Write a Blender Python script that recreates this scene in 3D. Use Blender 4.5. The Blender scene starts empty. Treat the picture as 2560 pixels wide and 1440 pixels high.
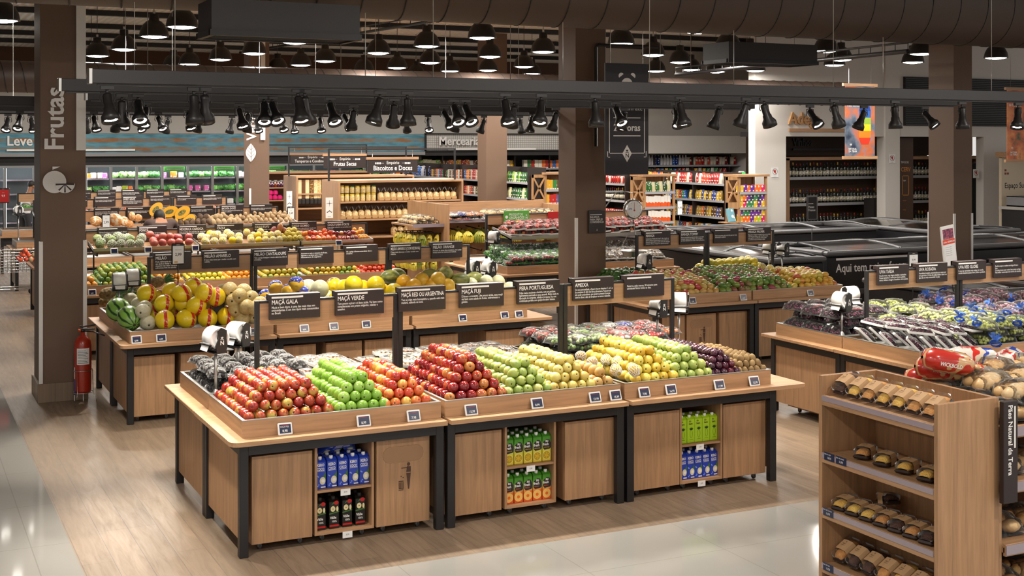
import bpy, math, random
from mathutils import Matrix, Vector, Euler
PI=math.pi
random.seed(7)
R_=random.Random(11)
S=bpy.context.scene
COL=S.collection
# ---------------------------------------------------------------- camera, world, exposure
F_PX=3172.0; YH=355.0; CX=1280.0; HC=2.75
YAW=math.atan((CX+275)/F_PX)
cd=bpy.data.cameras.new('camera'); cam=bpy.data.objects.new('camera',cd); COL.objects.link(cam)
cam.location=(0,0,HC); cam.rotation_euler=(PI/2,0,-YAW)
cd.sensor_fit='HORIZONTAL'; cd.sensor_width=36; cd.lens=F_PX/2560*36
cd.shift_y=-(720-YH)/2560; cd.clip_start=.05; cd.clip_end=200
S.camera=cam
S.view_settings.view_transform='Standard'; S.view_settings.look='None'
S.view_settings.exposure=0.0; S.view_settings.gamma=1; S.view_settings.use_curve_mapping=False
w=bpy.data.worlds.new('store_air'); S.world=w; w.use_nodes=True
w.node_tree.nodes['Background'].inputs[0].default_value=(1,.95,.9,1)
w.node_tree.nodes['Background'].inputs[1].default_value=.78
try:
    S.cycles.use_denoising=True; S.cycles.use_adaptive_sampling=True; S.cycles.adaptive_threshold=.025
    S.cycles.max_bounces=6; S.cycles.transparent_max_bounces=12; S.cycles.sample_clamp_indirect=4
    S.cycles.glossy_bounces=3; S.cycles.diffuse_bounces=3; S.cycles.transmission_bounces=3
    S.cycles.caustics_reflective=False; S.cycles.caustics_refractive=False
except Exception: pass
SPOT_W=10.5; PEND_W=5.4; HID_W=8.5
fw=(math.sin(YAW),math.cos(YAW)); rt=(math.cos(YAW),-math.sin(YAW))
def ray(px):
    t=(px-CX)/F_PX; return fw[0]+t*rt[0], fw[1]+t*rt[1]
def atY(px,Y,py=None):
    "X (and height) of a measured point that lies in the plane y=Y"
    dx,dy=ray(px); s=Y/dy
    return dx*s if py is None else (dx*s, HC-(py-YH)*s/F_PX)
def atX(px,X,py=None):
    dx,dy=ray(px); s=X/dx
    return dy*s if py is None else (dy*s, HC-(py-YH)*s/F_PX)
def atZ(px,py,z):
    d=F_PX*(HC-z)/(py-YH); dx,dy=ray(px); return dx*d,dy*d
# ---------------------------------------------------------------- materials
MATS={}
def mat(name,col,rough=.5,metal=0,spec=.5,emit=None,es=1,coat=0,alpha=1):
    if name in MATS: return MATS[name]
    m=bpy.data.materials.new(name); m.use_nodes=True
    b=m.node_tree.nodes['Principled BSDF']
    b.inputs['Base Color'].default_value=(*col,1); b.inputs['Roughness'].default_value=rough
    b.inputs['Metallic'].default_value=metal; b.inputs['Specular IOR Level'].default_value=spec
    b.inputs['Coat Weight'].default_value=coat; b.inputs['Coat Roughness'].default_value=.12
    if emit: b.inputs['Emission Color'].default_value=(*emit,1); b.inputs['Emission Strength'].default_value=es
    m.diffuse_color=(*col,1)
    MATS[name]=m; return m
def hx(s):
    s=s.lstrip('#'); c=[int(s[i:i+2],16)/255 for i in (0,2,4)]
    return tuple(x/12.92 if x<=.04045 else ((x+.055)/1.055)**2.4 for x in c)
def nt(m): 
    t=m.node_tree; return t,t.nodes,t.links,t.nodes['Principled BSDF']
def ramp(N,stops):
    r=N.new('ShaderNodeValToRGB'); e=r.color_ramp.elements
    e[0].position=stops[0][0]; e[0].color=(*stops[0][1],1)
    e[1].position=stops[-1][0]; e[1].color=(*stops[-1][1],1)
    for p,c in stops[1:-1]:
        k=e.new(p); k.color=(*c,1)
    return r
def wood(name,base,axis='Z',var=.18,rough=.45,scale=1.0):
    if name in MATS: return MATS[name]
    m=mat(name,base,rough); t,N,L,b=nt(m)
    tc=N.new('ShaderNodeTexCoord'); mp=N.new('ShaderNodeMapping')
    sc={'X':(1.2,22,22),'Y':(22,1.2,22),'Z':(22,22,1.2)}[axis]
    mp.inputs['Scale'].default_value=tuple(s*scale for s in sc)
    oi=N.new('ShaderNodeObjectInfo'); va=N.new('ShaderNodeVectorMath'); va.operation='ADD'
    vs=N.new('ShaderNodeVectorMath'); vs.operation='SCALE'; vs.inputs[0].default_value=(7,5,3)
    L.new(oi.outputs['Random'],vs.inputs['Scale']); L.new(tc.outputs['Object'],va.inputs[0]); L.new(vs.outputs[0],va.inputs[1])
    L.new(va.outputs[0],mp.inputs[0])
    n=N.new('ShaderNodeTexNoise'); n.inputs['Scale'].default_value=1.6; n.inputs['Detail'].default_value=7; n.inputs['Roughness'].default_value=.6; n.inputs['Distortion'].default_value=.5
    L.new(mp.outputs[0],n.inputs[0])
    d=tuple(c*(1-var*1.5) for c in base); h=tuple(min(1,c*(1+var)) for c in base)
    r=ramp(N,[(.3,d),(.55,base),(.75,h)]); L.new(n.outputs['Fac'],r.inputs[0]); L.new(r.outputs[0],b.inputs['Base Color'])
    bp=N.new('ShaderNodeBump'); bp.inputs['Strength'].default_value=.08; L.new(n.outputs['Fac'],bp.inputs['Height']); L.new(bp.outputs[0],b.inputs['Normal'])
    return m
def skin(name,stops,rough=.28,scale=9,detail=4,rnd=.25,grad=0,coat=.25,stretch=(1,1,1),spots=None,bump=0,bscale=60):
    """fruit skin: noise (+ gradient along the stem axis + a different shift per fruit) through a colour ramp"""
    if name in MATS: return MATS[name]
    m=mat(name,stops[0][1],rough,coat=coat); t,N,L,b=nt(m)
    tc=N.new('ShaderNodeTexCoord'); oi=N.new('ShaderNodeObjectInfo')
    vs=N.new('ShaderNodeVectorMath'); vs.operation='SCALE'; vs.inputs[0].default_value=(9,4,6)
    L.new(oi.outputs['Random'],vs.inputs['Scale'])
    va=N.new('ShaderNodeVectorMath'); va.operation='ADD'; L.new(tc.outputs['Object'],va.inputs[0]); L.new(vs.outputs[0],va.inputs[1])
    mp=N.new('ShaderNodeMapping'); mp.inputs['Scale'].default_value=stretch; L.new(va.outputs[0],mp.inputs[0])
    n=N.new('ShaderNodeTexNoise'); n.inputs['Scale'].default_value=scale; n.inputs['Detail'].default_value=detail; L.new(mp.outputs[0],n.inputs[0])
    a=N.new('ShaderNodeMath'); a.operation='MULTIPLY_ADD'; a.inputs[1].default_value=rnd; L.new(oi.outputs['Random'],a.inputs[0]); L.new(n.outputs['Fac'],a.inputs[2])
    o=a
    if grad:
        sx=N.new('ShaderNodeSeparateXYZ'); L.new(tc.outputs['Object'],sx.inputs[0])
        g=N.new('ShaderNodeMath'); g.operation='MULTIPLY_ADD'; g.inputs[1].default_value=grad; L.new(sx.outputs['Z'],g.inputs[0]); L.new(a.outputs[0],g.inputs[2]); o=g
    c=N.new('ShaderNodeMath'); c.operation='SUBTRACT'; c.inputs[1].default_value=rnd/2; L.new(o.outputs[0],c.inputs[0])
    r=ramp(N,stops); L.new(c.outputs[0],r.inputs[0]); out=r.outputs[0]
    if spots:
        v=N.new('ShaderNodeTexVoronoi'); v.inputs['Scale'].default_value=spots[0]; L.new(tc.outputs['Object'],v.inputs[0])
        lt=N.new('ShaderNodeMath'); lt.operation='LESS_THAN'; lt.inputs[1].default_value=spots[1]; L.new(v.outputs['Distance'],lt.inputs[0])
        mx=N.new('ShaderNodeMixRGB'); mx.inputs[2].default_value=(*spots[2],1); L.new(lt.outputs[0],mx.inputs[0]); L.new(out,mx.inputs[1]); out=mx.outputs[0]
    L.new(out,b.inputs['Base Color'])
    if bump:
        n2=N.new('ShaderNodeTexVoronoi'); n2.inputs['Scale'].default_value=bscale; L.new(tc.outputs['Object'],n2.inputs[0])
        bp=N.new('ShaderNodeBump'); bp.inputs['Strength'].default_value=bump; bp.inputs['Distance'].default_value=.01; L.new(n2.outputs['Distance'],bp.inputs['Height']); L.new(bp.outputs[0],b.inputs['Normal'])
    return m
def film(name,a=.22,tint=None,crinkle=.6,scale=30):
    """clear or tinted plastic film / glass: see-through face on, glossy at an angle and along creases"""
    if name in MATS: return MATS[name]
    m=bpy.data.materials.new(name); m.use_nodes=True; N=m.node_tree.nodes; L=m.node_tree.links
    for n in list(N): 
        if n.type!='OUTPUT_MATERIAL': N.remove(n)
    out=[n for n in N if n.type=='OUTPUT_MATERIAL'][0]; c=tint or (1,1,1)
    tr=N.new('ShaderNodeBsdfTransparent'); tr.inputs[0].default_value=(*[min(1,.75+.25*q) for q in c],1)
    if tint and min(tint)<.5: gl=N.new('ShaderNodeBsdfPrincipled'); gl.inputs['Base Color'].default_value=(*c,1); gl.inputs['Roughness'].default_value=.15
    elif crinkle: gl=N.new('ShaderNodeBsdfPrincipled'); gl.inputs['Base Color'].default_value=(.5,.5,.5,1); gl.inputs['Roughness'].default_value=.13; gl.inputs['Specular IOR Level'].default_value=1
    else: gl=N.new('ShaderNodeBsdfGlossy'); gl.inputs['Roughness'].default_value=.13; gl.inputs['Color'].default_value=(.9,.9,.9,1)
    mx=N.new('ShaderNodeMixShader'); fr=N.new('ShaderNodeLayerWeight'); fr.inputs[0].default_value=a
    if crinkle:
        tc=N.new('ShaderNodeTexCoord'); n=N.new('ShaderNodeTexNoise'); n.inputs['Scale'].default_value=scale; n.inputs['Detail'].default_value=3; L.new(tc.outputs['Object'],n.inputs[0])
        bp=N.new('ShaderNodeBump'); bp.inputs['Strength'].default_value=crinkle; bp.inputs['Distance'].default_value=.02
        L.new(n.outputs['Fac'],bp.inputs['Height']); L.new(bp.outputs[0],gl.inputs['Normal']); L.new(bp.outputs[0],fr.inputs['Normal'])
    L.new(fr.outputs['Fresnel'],mx.inputs[0]); L.new(tr.outputs[0],mx.inputs[1]); L.new(gl.outputs[0],mx.inputs[2]); L.new(mx.outputs[0],out.inputs[0])
    MATS[name]=m; return m
WOOD_B=(.40,.225,.115)
WZ=wood('oak_veneer_upright',WOOD_B,'Z'); WX=wood('oak_veneer_long',(.44,.25,.13),'X'); WY=wood('oak_veneer_deep',(.41,.235,.12),'Y')
PINE=wood('pine_crate',(.42,.23,.10),'Z',var=.25)
BLACK=mat('black_powder_coat',(.012,.011,.012),.42); BLK2=mat('black_matte',(.02,.018,.019),.7)
STEEL=mat('brushed_steel',(.55,.54,.52),.32,.9); CHROME=mat('chrome',(.75,.75,.75),.12,1)
SIGN=mat('dark_brown_sign',hx('#2A1F1E'),.45); WHITE=mat('white_paint',(.78,.76,.73),.5); PRINT=mat('white_print',(.82,.80,.78),.5)
PAPER=mat('white_paper',(.8,.8,.79),.6); PLAST=mat('white_film_roll',(.85,.84,.82),.25); BROWN=mat('brown_paint',hx('#7A5B48'),.6)
NAVY=mat('label_screen_navy',hx('#1E2A48'),.25); RED=mat('red_plastic',hx('#B81414'),.35); GRNS=mat('organic_green',hx('#4F9A3C'),.5)
GREY=mat('grey_plastic',(.25,.25,.26),.4); LILAC=mat('price_rail_plastic',hx('#8D8088'),.25); CLEAR=film('clear_film',.22); NET=mat('white_foam_net',(.86,.85,.8),.7)
DGREY=mat('track_charcoal',hx('#221F21'),.5)
LAMP=mat('lamp_glow',(1,1,1),.5,emit=(1,.97,.92),es=26); LAMP2=mat('spot_glow',(1,1,1),.5,emit=(1,.95,.86),es=22)
# ---------------------------------------------------------------- mesh builder
class MB:
    def __init__(s): s.v=[];s.f=[];s.m=[];s.s=[];s.mats=[];s.M=Matrix()
    def mi(s,m):
        if m not in s.mats: s.mats.append(m)
        return s.mats.index(m)
    def add(s,vs,fs,m,smooth=False,M=None):
        o=len(s.v); MM=s.M@M if M is not None else s.M
        s.v+= [tuple(MM@Vector(p)) for p in vs]; k=s.mi(m)
        for f in fs: s.f.append(tuple(i+o for i in f)); s.m.append(k); s.s.append(smooth)
        return s
    def box(s,x0,y0,z0,x1,y1,z1,m,b=0,M=None):
        if x0>x1:x0,x1=x1,x0
        if y0>y1:y0,y1=y1,y0
        if z0>z1:z0,z1=z1,z0
        if b<=0:
            return s.add([(x0,y0,z0),(x1,y0,z0),(x1,y1,z0),(x0,y1,z0),(x0,y0,z1),(x1,y0,z1),(x1,y1,z1),(x0,y1,z1)],
              [(0,3,2,1),(4,5,6,7),(0,1,5,4),(1,2,6,5),(2,3,7,6),(3,0,4,7)],m,M=M)
        b=min(b,(x1-x0)/2.01,(y1-y0)/2.01,(z1-z0)/2.01)
        V=[];I={}
        for ix,(x,dx) in enumerate(((x0,b),(x1,-b))):
            for iy,(y,dy) in enumerate(((y0,b),(y1,-b))):
                for iz,(z,dz) in enumerate(((z0,b),(z1,-b))):
                    I[ix,iy,iz]=len(V); V+=[(x,y+dy,z+dz),(x+dx,y,z+dz),(x+dx,y+dy,z)]
        Fs=[]
        g=lambda a,bb,c,k:I[a,bb,c]+k
        for a in (0,1):
            q=[g(a,0,0,0),g(a,1,0,0),g(a,1,1,0),g(a,0,1,0)]; Fs.append(q if a else q[::-1])
            q=[g(0,a,0,1),g(1,a,0,1),g(1,a,1,1),g(0,a,1,1)]; Fs.append(q[::-1] if a else q)
            q=[g(0,0,a,2),g(1,0,a,2),g(1,1,a,2),g(0,1,a,2)]; Fs.append(q if a else q[::-1])
        for a in (0,1):
            for c in (0,1):
                Fs.append([g(a,c,0,0),g(a,c,1,0),g(a,c,1,1),g(a,c,0,1)]); Fs.append([g(a,0,c,0),g(a,1,c,0),g(a,1,c,2),g(a,0,c,2)]); Fs.append([g(0,a,c,1),g(1,a,c,1),g(1,a,c,2),g(0,a,c,2)])
                for e in (0,1): Fs.append([g(a,c,e,0),g(a,c,e,1),g(a,c,e,2)])
        return s.add(V,Fs,m,M=M)
    def lathe(s,prof,n,m,smooth=True,M=None,lump=0,rib=0,nr=8,seed=0):
        V=[];Fs=[];r=random.Random(seed)
        ph=[r.uniform(0,6.28) for _ in range(4)]
        for i,(rad,z) in enumerate(prof):
            for j in range(n):
                a=2*PI*j/n; q=rad*(1+lump*math.sin(2*a+ph[0]+z*20)+lump*.7*math.sin(3*a+ph[1])+rib*abs(math.sin(nr*a/2)))
                V.append((q*math.cos(a),q*math.sin(a),z+lump*rad*.5*math.sin(a+ph[2])))
        k=len(prof)
        for i in range(k-1):
            for j in range(n):
                a=i*n+j;b=i*n+(j+1)%n; Fs.append((a,b,b+n,a+n))
        if prof[0][0]>1e-6: Fs.append(tuple(range(n))[::-1])
        if prof[-1][0]>1e-6 and not (k==2 and prof[0][0]<=1e-6): Fs.append(tuple((k-1)*n+j for j in range(n)))
        return s.add(V,Fs,m,smooth,M)
    def cyl(s,x,y,z0,z1,r,m,n=16,r2=None,smooth=True,M=None):
        T=Matrix.Translation((x,y,0)); 
        return s.lathe([(r,z0),(r if r2 is None else r2,z1)],n,m,smooth,(M@T) if M is not None else T)
    def ball(s,c,rx,ry=None,rz=None,m=None,n=10,k=7,lump=0,seed=0):
        ry=rx if ry is None else ry; rz=rx if rz is None else rz
        prof=[(max(1e-7,math.sin(PI*i/k)),-math.cos(PI*i/k)) for i in range(k+1)]
        return s.lathe(prof,n,m,True,Matrix.Translation(c)@Matrix.Diagonal((rx,ry,rz,1)),lump,seed=seed)
    def tube(s,pts,r,m,n=8,caps=True,smooth=True):
        pts=[Vector(p) for p in pts]; V=[];Fs=[]
        up=Vector((0,0,1)); 
        for i,p in enumerate(pts):
            d=(pts[min(i+1,len(pts)-1)]-pts[max(i-1,0)]).normalized()
            u=d.cross(up if abs(d.z)<.95 else Vector((0,1,0))).normalized(); v=d.cross(u).normalized()
            rr=r[i] if isinstance(r,(list,tuple)) else r
            for j in range(n):
                a=2*PI*j/n; V.append(tuple(p+u*(rr*math.cos(a))+v*(rr*math.sin(a))))
        for i in range(len(pts)-1):
            for j in range(n):
                a=i*n+j;b=i*n+(j+1)%n; Fs.append((a,b,b+n,a+n))
        if caps: Fs.append(tuple(range(n))); Fs.append(tuple((len(pts)-1)*n+j for j in range(n))[::-1])
        return s.add(V,Fs,m,smooth)
    def prism(s,poly,t,m,M=None):
        "polygon in local xy, extruded along local z from 0 to t"
        n=len(poly); V=[(x,y,0) for x,y in poly]+[(x,y,t) for x,y in poly]
        Fs=[tuple(range(n))[::-1],tuple(range(n,2*n))]+[(i,(i+1)%n,(i+1)%n+n,i+n) for i in range(n)]
        return s.add(V,Fs,m,M=M)
    def text(s,txt,size,m,M,align='L',sx=.86,ext=0,bold=0,maxw=None):
        v,f=glyphs(txt,ext/size if size else 0,bold)
        if not v: return s
        w=max(p[0] for p in v)
        if maxw: sx=min(sx,maxw/(w*size))
        ox={'L':0,'C':-w/2,'R':-w}[align]
        return s.add([((p[0]+ox)*size*sx,p[1]*size,p[2]*size) for p in v],f,m,M=M)
    def mesh(s,name):
        me=bpy.data.meshes.new(name); me.from_pydata(s.v,[],s.f)
        for m in s.mats: me.materials.append(m)
        me.polygons.foreach_set('material_index',s.m); me.polygons.foreach_set('use_smooth',s.s)
        me.update(); return me
    def obj(s,name,parent=None,loc=None,rot=None): return mk(name,s.mesh(name),parent,loc,rot)
GC={}
def glyphs(txt,ext=0,bold=0):
    k=(txt,round(ext,4),bold)
    if k in GC: return GC[k]
    c=bpy.data.curves.new('lettering_curve','FONT'); c.body=txt; c.size=1; c.resolution_u=2; c.extrude=ext; c.offset=bold; c.space_line=.92
    o=bpy.data.objects.new('lettering_tmp',c)
    me=bpy.data.meshes.new_from_object(o)
    v=[tuple(p.co) for p in me.vertices]; f=[tuple(p.vertices) for p in me.polygons]
    bpy.data.objects.remove(o); bpy.data.curves.remove(c); bpy.data.meshes.remove(me)
    GC[k]=(v,f); return GC[k]
def mk(name,me,parent=None,loc=None,rot=None,scale=None):
    o=bpy.data.objects.new(name,me); COL.objects.link(o)
    if parent: o.parent=parent
    if loc is not None: o.location=loc
    if rot is not None: o.rotation_euler=rot
    if scale is not None: o.scale=scale
    return o
def tag(o,label,cat,group=None,kind=None):
    if label: o['label']=label
    if cat: o['category']=cat
    if group: o['group']=group
    if kind: o['kind']=kind
    return o
def thing(name,label,cat,loc=(0,0,0),rotz=0,group=None,kind=None):
    o=mk(name,None,None,loc,(0,0,rotz)); o.empty_display_size=.1; return tag(o,label,cat,group,kind)
def struct(name,mb,label=None):
    o=mb.obj(name); o['kind']='structure'
    if label: o['label']=label
    return o
def dup(o,loc=None,rot=None,label=None,group=None,scale=None):
    c=o.copy(); COL.objects.link(c)
    if loc is not None: c.location=loc
    if rot is not None: c.rotation_euler=rot
    if scale is not None: c.scale=scale
    if label: c['label']=label
    if group: c['group']=group
    for ch in KIDS.get(o.name,()):
        d=ch.copy(); COL.objects.link(d); d.parent=c
        for g in KIDS.get(ch.name,()):
            e=g.copy(); COL.objects.link(e); e.parent=d
    return c
KIDS={}
def kids(o,*ch): KIDS[o.name]=list(ch)
FY=Matrix(((1,0,0,0),(0,0,-1,0),(0,1,0,0),(0,0,0,1)))      # local xy -> faces -Y
FX=Matrix(((0,0,-1,0),(-1,0,0,0),(0,1,0,0),(0,0,0,1)))     # faces -X
T=Matrix.Translation
def RZ(a): return Matrix.Rotation(a,4,'Z')
def RX(a): return Matrix.Rotation(a,4,'X')
def RY(a): return Matrix.Rotation(a,4,'Y')
def circ(cx,cy,r,n=20,a0=0,a1=2*PI): 
    full=abs(a1-a0-2*PI)<1e-6
    k=n if full else n+1
    return [(cx+r*math.cos(a0+(a1-a0)*i/n),cy+r*math.sin(a0+(a1-a0)*i/n)) for i in range(k)]
def emblem(mb,M,h,m):
    "the store's N mark: letter, bar and three leaves"
    mb.text('N',h*.62,m,M@T((0,-h*.42,0)),'C',sx=1,bold=.02)
    mb.prism([(-h*.2,h*.1),(h*.2,h*.1),(h*.2,h*.16),(-h*.2,h*.16)],.0008,m,M)
    for a in (-.6,0,.6): 
        mb.prism([(0,0),(.06*h,.12*h),(0,.26*h),(-.06*h,.12*h)],.0008,m,M@T((0,h*.2,0))@RZ(a))
# ---------------------------------------------------------------- setting: floor, walls, ceiling, pillars
def tile_mats():
    m=mat('polished_white_tile',(.50,.48,.45),.07); t,N,L,b=nt(m)
    tc=N.new('ShaderNodeTexCoord'); mp=N.new('ShaderNodeMapping'); mp.inputs['Location'].default_value=(-.86,-.76,0); L.new(tc.outputs['Object'],mp.inputs[0])
    br=N.new('ShaderNodeTexBrick'); br.offset=0; br.inputs['Scale'].default_value=1; br.inputs['Brick Width'].default_value=1.05; br.inputs['Row Height'].default_value=1.05
    br.inputs['Mortar Size'].default_value=.004; br.inputs['Color1'].default_value=(.31,.297,.278,1); br.inputs['Color2'].default_value=(.295,.284,.267,1); br.inputs['Mortar'].default_value=(.25,.24,.22,1)
    L.new(mp.outputs[0],br.inputs[0]); L.new(br.outputs[0],b.inputs['Base Color'])
    m2=mat('wood_look_plank_tile',(.32,.24,.17),.38); t,N,L,b=nt(m2)
    tc=N.new('ShaderNodeTexCoord'); sp=N.new('ShaderNodeSeparateXYZ'); L.new(tc.outputs['Object'],sp.inputs[0])
    # swap so that planks run along Y
    cb=N.new('ShaderNodeCombineXYZ'); L.new(sp.outputs['Y'],cb.inputs['X']); L.new(sp.outputs['X'],cb.inputs['Y'])
    mp=N.new('ShaderNodeMapping'); mp.inputs['Location'].default_value=(-9.32,-1.12,0); L.new(cb.outputs[0],mp.inputs[0])
    br=N.new('ShaderNodeTexBrick'); br.offset=.5; br.offset_frequency=3; br.inputs['Scale'].default_value=1; br.inputs['Brick Width'].default_value=1.385; br.inputs['Row Height'].default_value=.2
    br.inputs['Mortar Size'].default_value=.0022; br.inputs['Color1'].default_value=(.25,.175,.118,1); br.inputs['Color2'].default_value=(.20,.142,.097,1); br.inputs['Mortar'].default_value=(.12,.09,.07,1); br.inputs['Bias'].default_value=0
    L.new(mp.outputs[0],br.inputs[0])
    m3=N.new('ShaderNodeMapping'); m3.inputs['Scale'].default_value=(.9,9,1); L.new(cb.outputs[0],m3.inputs[0])
    n=N.new('ShaderNodeTexNoise'); n.inputs['Scale'].default_value=2.4; n.inputs['Detail'].default_value=9; n.inputs['Roughness'].default_value=.62; n.inputs['Distortion'].default_value=.8; L.new(m3.outputs[0],n.inputs[0])
    r=ramp(N,[(.3,(.74,.72,.70)),(.5,(.92,.92,.92)),(.72,(1.08,1.08,1.07))]); L.new(n.outputs['Fac'],r.inputs[0])
    mx=N.new('ShaderNodeMixRGB'); mx.blend_type='MULTIPLY'; mx.inputs[0].default_value=1; L.new(br.outputs[0],mx.inputs[1]); L.new(r.outputs[0],mx.inputs[2]); L.new(mx.outputs[0],b.inputs['Base Color'])
    rr=ramp(N,[(.3,(.5,.5,.5)),(.7,(.33,.33,.33))]); L.new(n.outputs['Fac'],rr.inputs[0]); L.new(rr.outputs[0],b.inputs['Roughness'])
    return m,m2
TILE,PLANK=tile_mats()
fl=MB()
fl.box(-14,-4,-.1,1.11,40,0,TILE); fl.box(1.11,-4,-.1,34,7.72,0,TILE); fl.box(1.11,7.72,-.1,34,40,0,PLANK)
struct('floor',fl)
WALLW=mat('white_wall_paint',(.66,.63,.59),.7); BRW=mat('brown_upper_wall',hx('#4E3628'),.8)
b=MB(); YB=37.0
b.box(-14,YB,0,24,YB+.2,4.2,WALLW); b.box(-14,YB,4.2,24,YB+.2,5.5,BRW); struct('wall_back',b)
b=MB(); b.box(-14.2,2,0,-14,YB,5.5,WALLW); struct('wall_left',b)
# ceiling: ribbed metal sheet on dark purlins
m=mat('ribbed_metal_roof',(.6,.57,.53),.45); t,N,L,bb=nt(m)
wv=N.new('ShaderNodeTexWave'); wv.bands_direction='X'; wv.inputs['Scale'].default_value=2.2; tc=N.new('ShaderNodeTexCoord'); L.new(tc.outputs['Object'],wv.inputs[0])
bp=N.new('ShaderNodeBump'); bp.inputs['Strength'].default_value=.7; bp.inputs['Distance'].default_value=.05; L.new(wv.outputs['Fac'],bp.inputs['Height']); L.new(bp.outputs[0],bb.inputs['Normal'])
rp=ramp(N,[(0,(.66,.64,.60)),(1,(.82,.80,.76))]); L.new(wv.outputs['Fac'],rp.inputs[0]); L.new(rp.outputs[0],bb.inputs['Base Color'])
b=MB(); b.box(-14,-4,5.35,34,YB+.2,5.5,m); struct('ceiling',b)
for i,y in enumerate((17,20,23,26,29,31.5,34)):
    b=MB(); b.box(-14,y,5.25,26,y+.06,5.35,BLACK); b.box(-14,y-.04,5.24,26,y+.1,5.26,BLACK)
    o=b.obj('trim_%d'%(i+1)); o['kind']='structure'; o['label']='black roof purlin running across under the ceiling'
# pillars
PIL=mat('pillar_brown',hx('#6A5343'),.6)
def pillar(x0,y0,x1,y1,h,guards,label,wb=True):
    p=thing('pillar',label,'pillar',((x0+x1)/2,(y0+y1)/2,0),0,'square brown pillars')
    p['kind']='structure'; hxw=(x1-x0)/2; hyw=(y1-y0)/2
    b=MB(); b.box(-hxw,-hyw,0,hxw,hyw,h,PIL,.004); b.obj('shaft',p)
    if wb: b=MB(); b.box(-hxw-.025,-hyw-.025,0,hxw+.025,hyw+.025,.2,PLANK,.003); b.obj('plinth',p)
    for gx,gy,z0,z1 in guards:
        b=MB(); b.box(gx*hxw-.012-.012*0,gy*hyw-.016,z0,gx*hxw+.028,gy*hyw+.01,z1,WHITE,.002); b.obj('corner_guard',p)
    return p
P1=pillar(1.42,14.2,1.88,14.8,5.35,[(-1,-1,.2,1.7),(.93,-1,.2,1.7)],'brown pillar with the white vertical word Frutas and fruit emblem')
P2=pillar(8.1,14.62,8.56,15.1,5.35,[(-1,-1,.2,1.75)],'brown pillar behind the avocados carrying the round hanging scale')
P3=pillar(14.66,14.5,15.04,15.03,5.35,[(-1,-1,.1,1.65),(-1,1,.1,1.65),(.9,-1,.1,1.65)],'brown pillar standing among the black island freezers')
P4=pillar(6.95,27.0,7.38,27.5,5.35,[(-1,-1,.2,1.75)],'brown pillar with the vertical word Verduras and a leaf emblem')
P5=pillar(12.75,27.4,13.3,27.9,5.35,[],'plain brown pillar beside the grocery aisle under the Mercearia fascia')
# lettering on pillars (parts of them)
def ploc(P,X,Y,Z): return (X-P.location.x,Y-P.location.y,Z)
b=MB(); RZ90=RZ(PI/2)
xb,zb=atY(158,14.19,376)
M0=T(ploc(P1,xb,14.19,zb))@FY@RZ90
b.text('Frutas',.268,PRINT,M0,'L',sx=1.0,ext=.012,bold=.022)
b.obj('lettering',P1)
b=MB(); x0,z0=atY(190,14.19,376); x1=atY(214,14.19); b.box(x0,14.165,z0,x1,14.195,5.0,WHITE,.002)
b.M=Matrix(); o=b.obj('white_band',P1); o.location=(-P1.location.x,-P1.location.y,0)
def fruit_icon(P,cx,cy,r,Y):
    b=MB(); X,Z=atY(cx,Y,cy); M=T((X-P.location.x,Y-P.location.y,Z))@FY
    b.prism(circ(0,0,r,32),.014,PRINT,M)
    b.prism([(-.02,r*1.1),(.06,r*1.38),(-.02,r*1.38)],.014,PRINT,M)
    c=(r*.88,-r*.15); b.prism(circ(c[0],c[1],r*.86,20,PI,2*PI),.02,PRINT,M)
    b.prism(circ(c[0],c[1],r*.80,20,PI,2*PI),.0215,SIGN,M)
    for k in range(4):
        a0=PI+k*PI/4+.06; a1=PI+(k+1)*PI/4-.06; q=(c[0]+.012*math.cos((a0+a1)/2),c[1]-.008+.012*math.sin((a0+a1)/2))
        b.prism([q]+circ(q[0],q[1],r*.68,6,a0,a1),.023,PRINT,M)
    b.obj('fruit_emblem',P)
fruit_icon(P1,136,455,.118,14.19)
b=MB(); X,Z=atY(640,26.99,350); M=T((X-P4.location.x,26.99-P4.location.y,Z))@FY@RZ90
b.text('Verduras',.29,PRINT,M,'L',ext=.012,bold=.02); b.obj('lettering',P4)
b=MB(); X,Z=atY(627,26.99,382); M=T((X-P4.location.x,26.99-P4.location.y,Z))@FY
b.prism([(.11*math.sin(PI*k/10)*1,-.2+.4*k/10) for k in range(11)]+[(-.11*math.sin(PI*k/10),-.2+.4*k/10) for k in range(9,0,-1)],.012,PRINT,M)
b.prism([(-.005,-.22),(.005,-.22),(.005,.17),(-.005,.17)],.014,PIL,M)
for k in range(3):
    for sg in (-1,1): b.prism([(0,-.1+k*.08),(sg*.08,-.02+k*.08),(sg*.08,-.01+k*.08),(0,-.09+k*.08)][::sg],.014,PIL,M)
b.obj('leaf_emblem',P4)
b=MB(); x0,z0=atY(651,26.98,350); x1=atY(662,26.98); b.box(x0,26.94,z0,x1,26.99,5,WHITE); o=b.obj('white_band',P4); o.location=(-P4.location.x,-P4.location.y,0)
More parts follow.
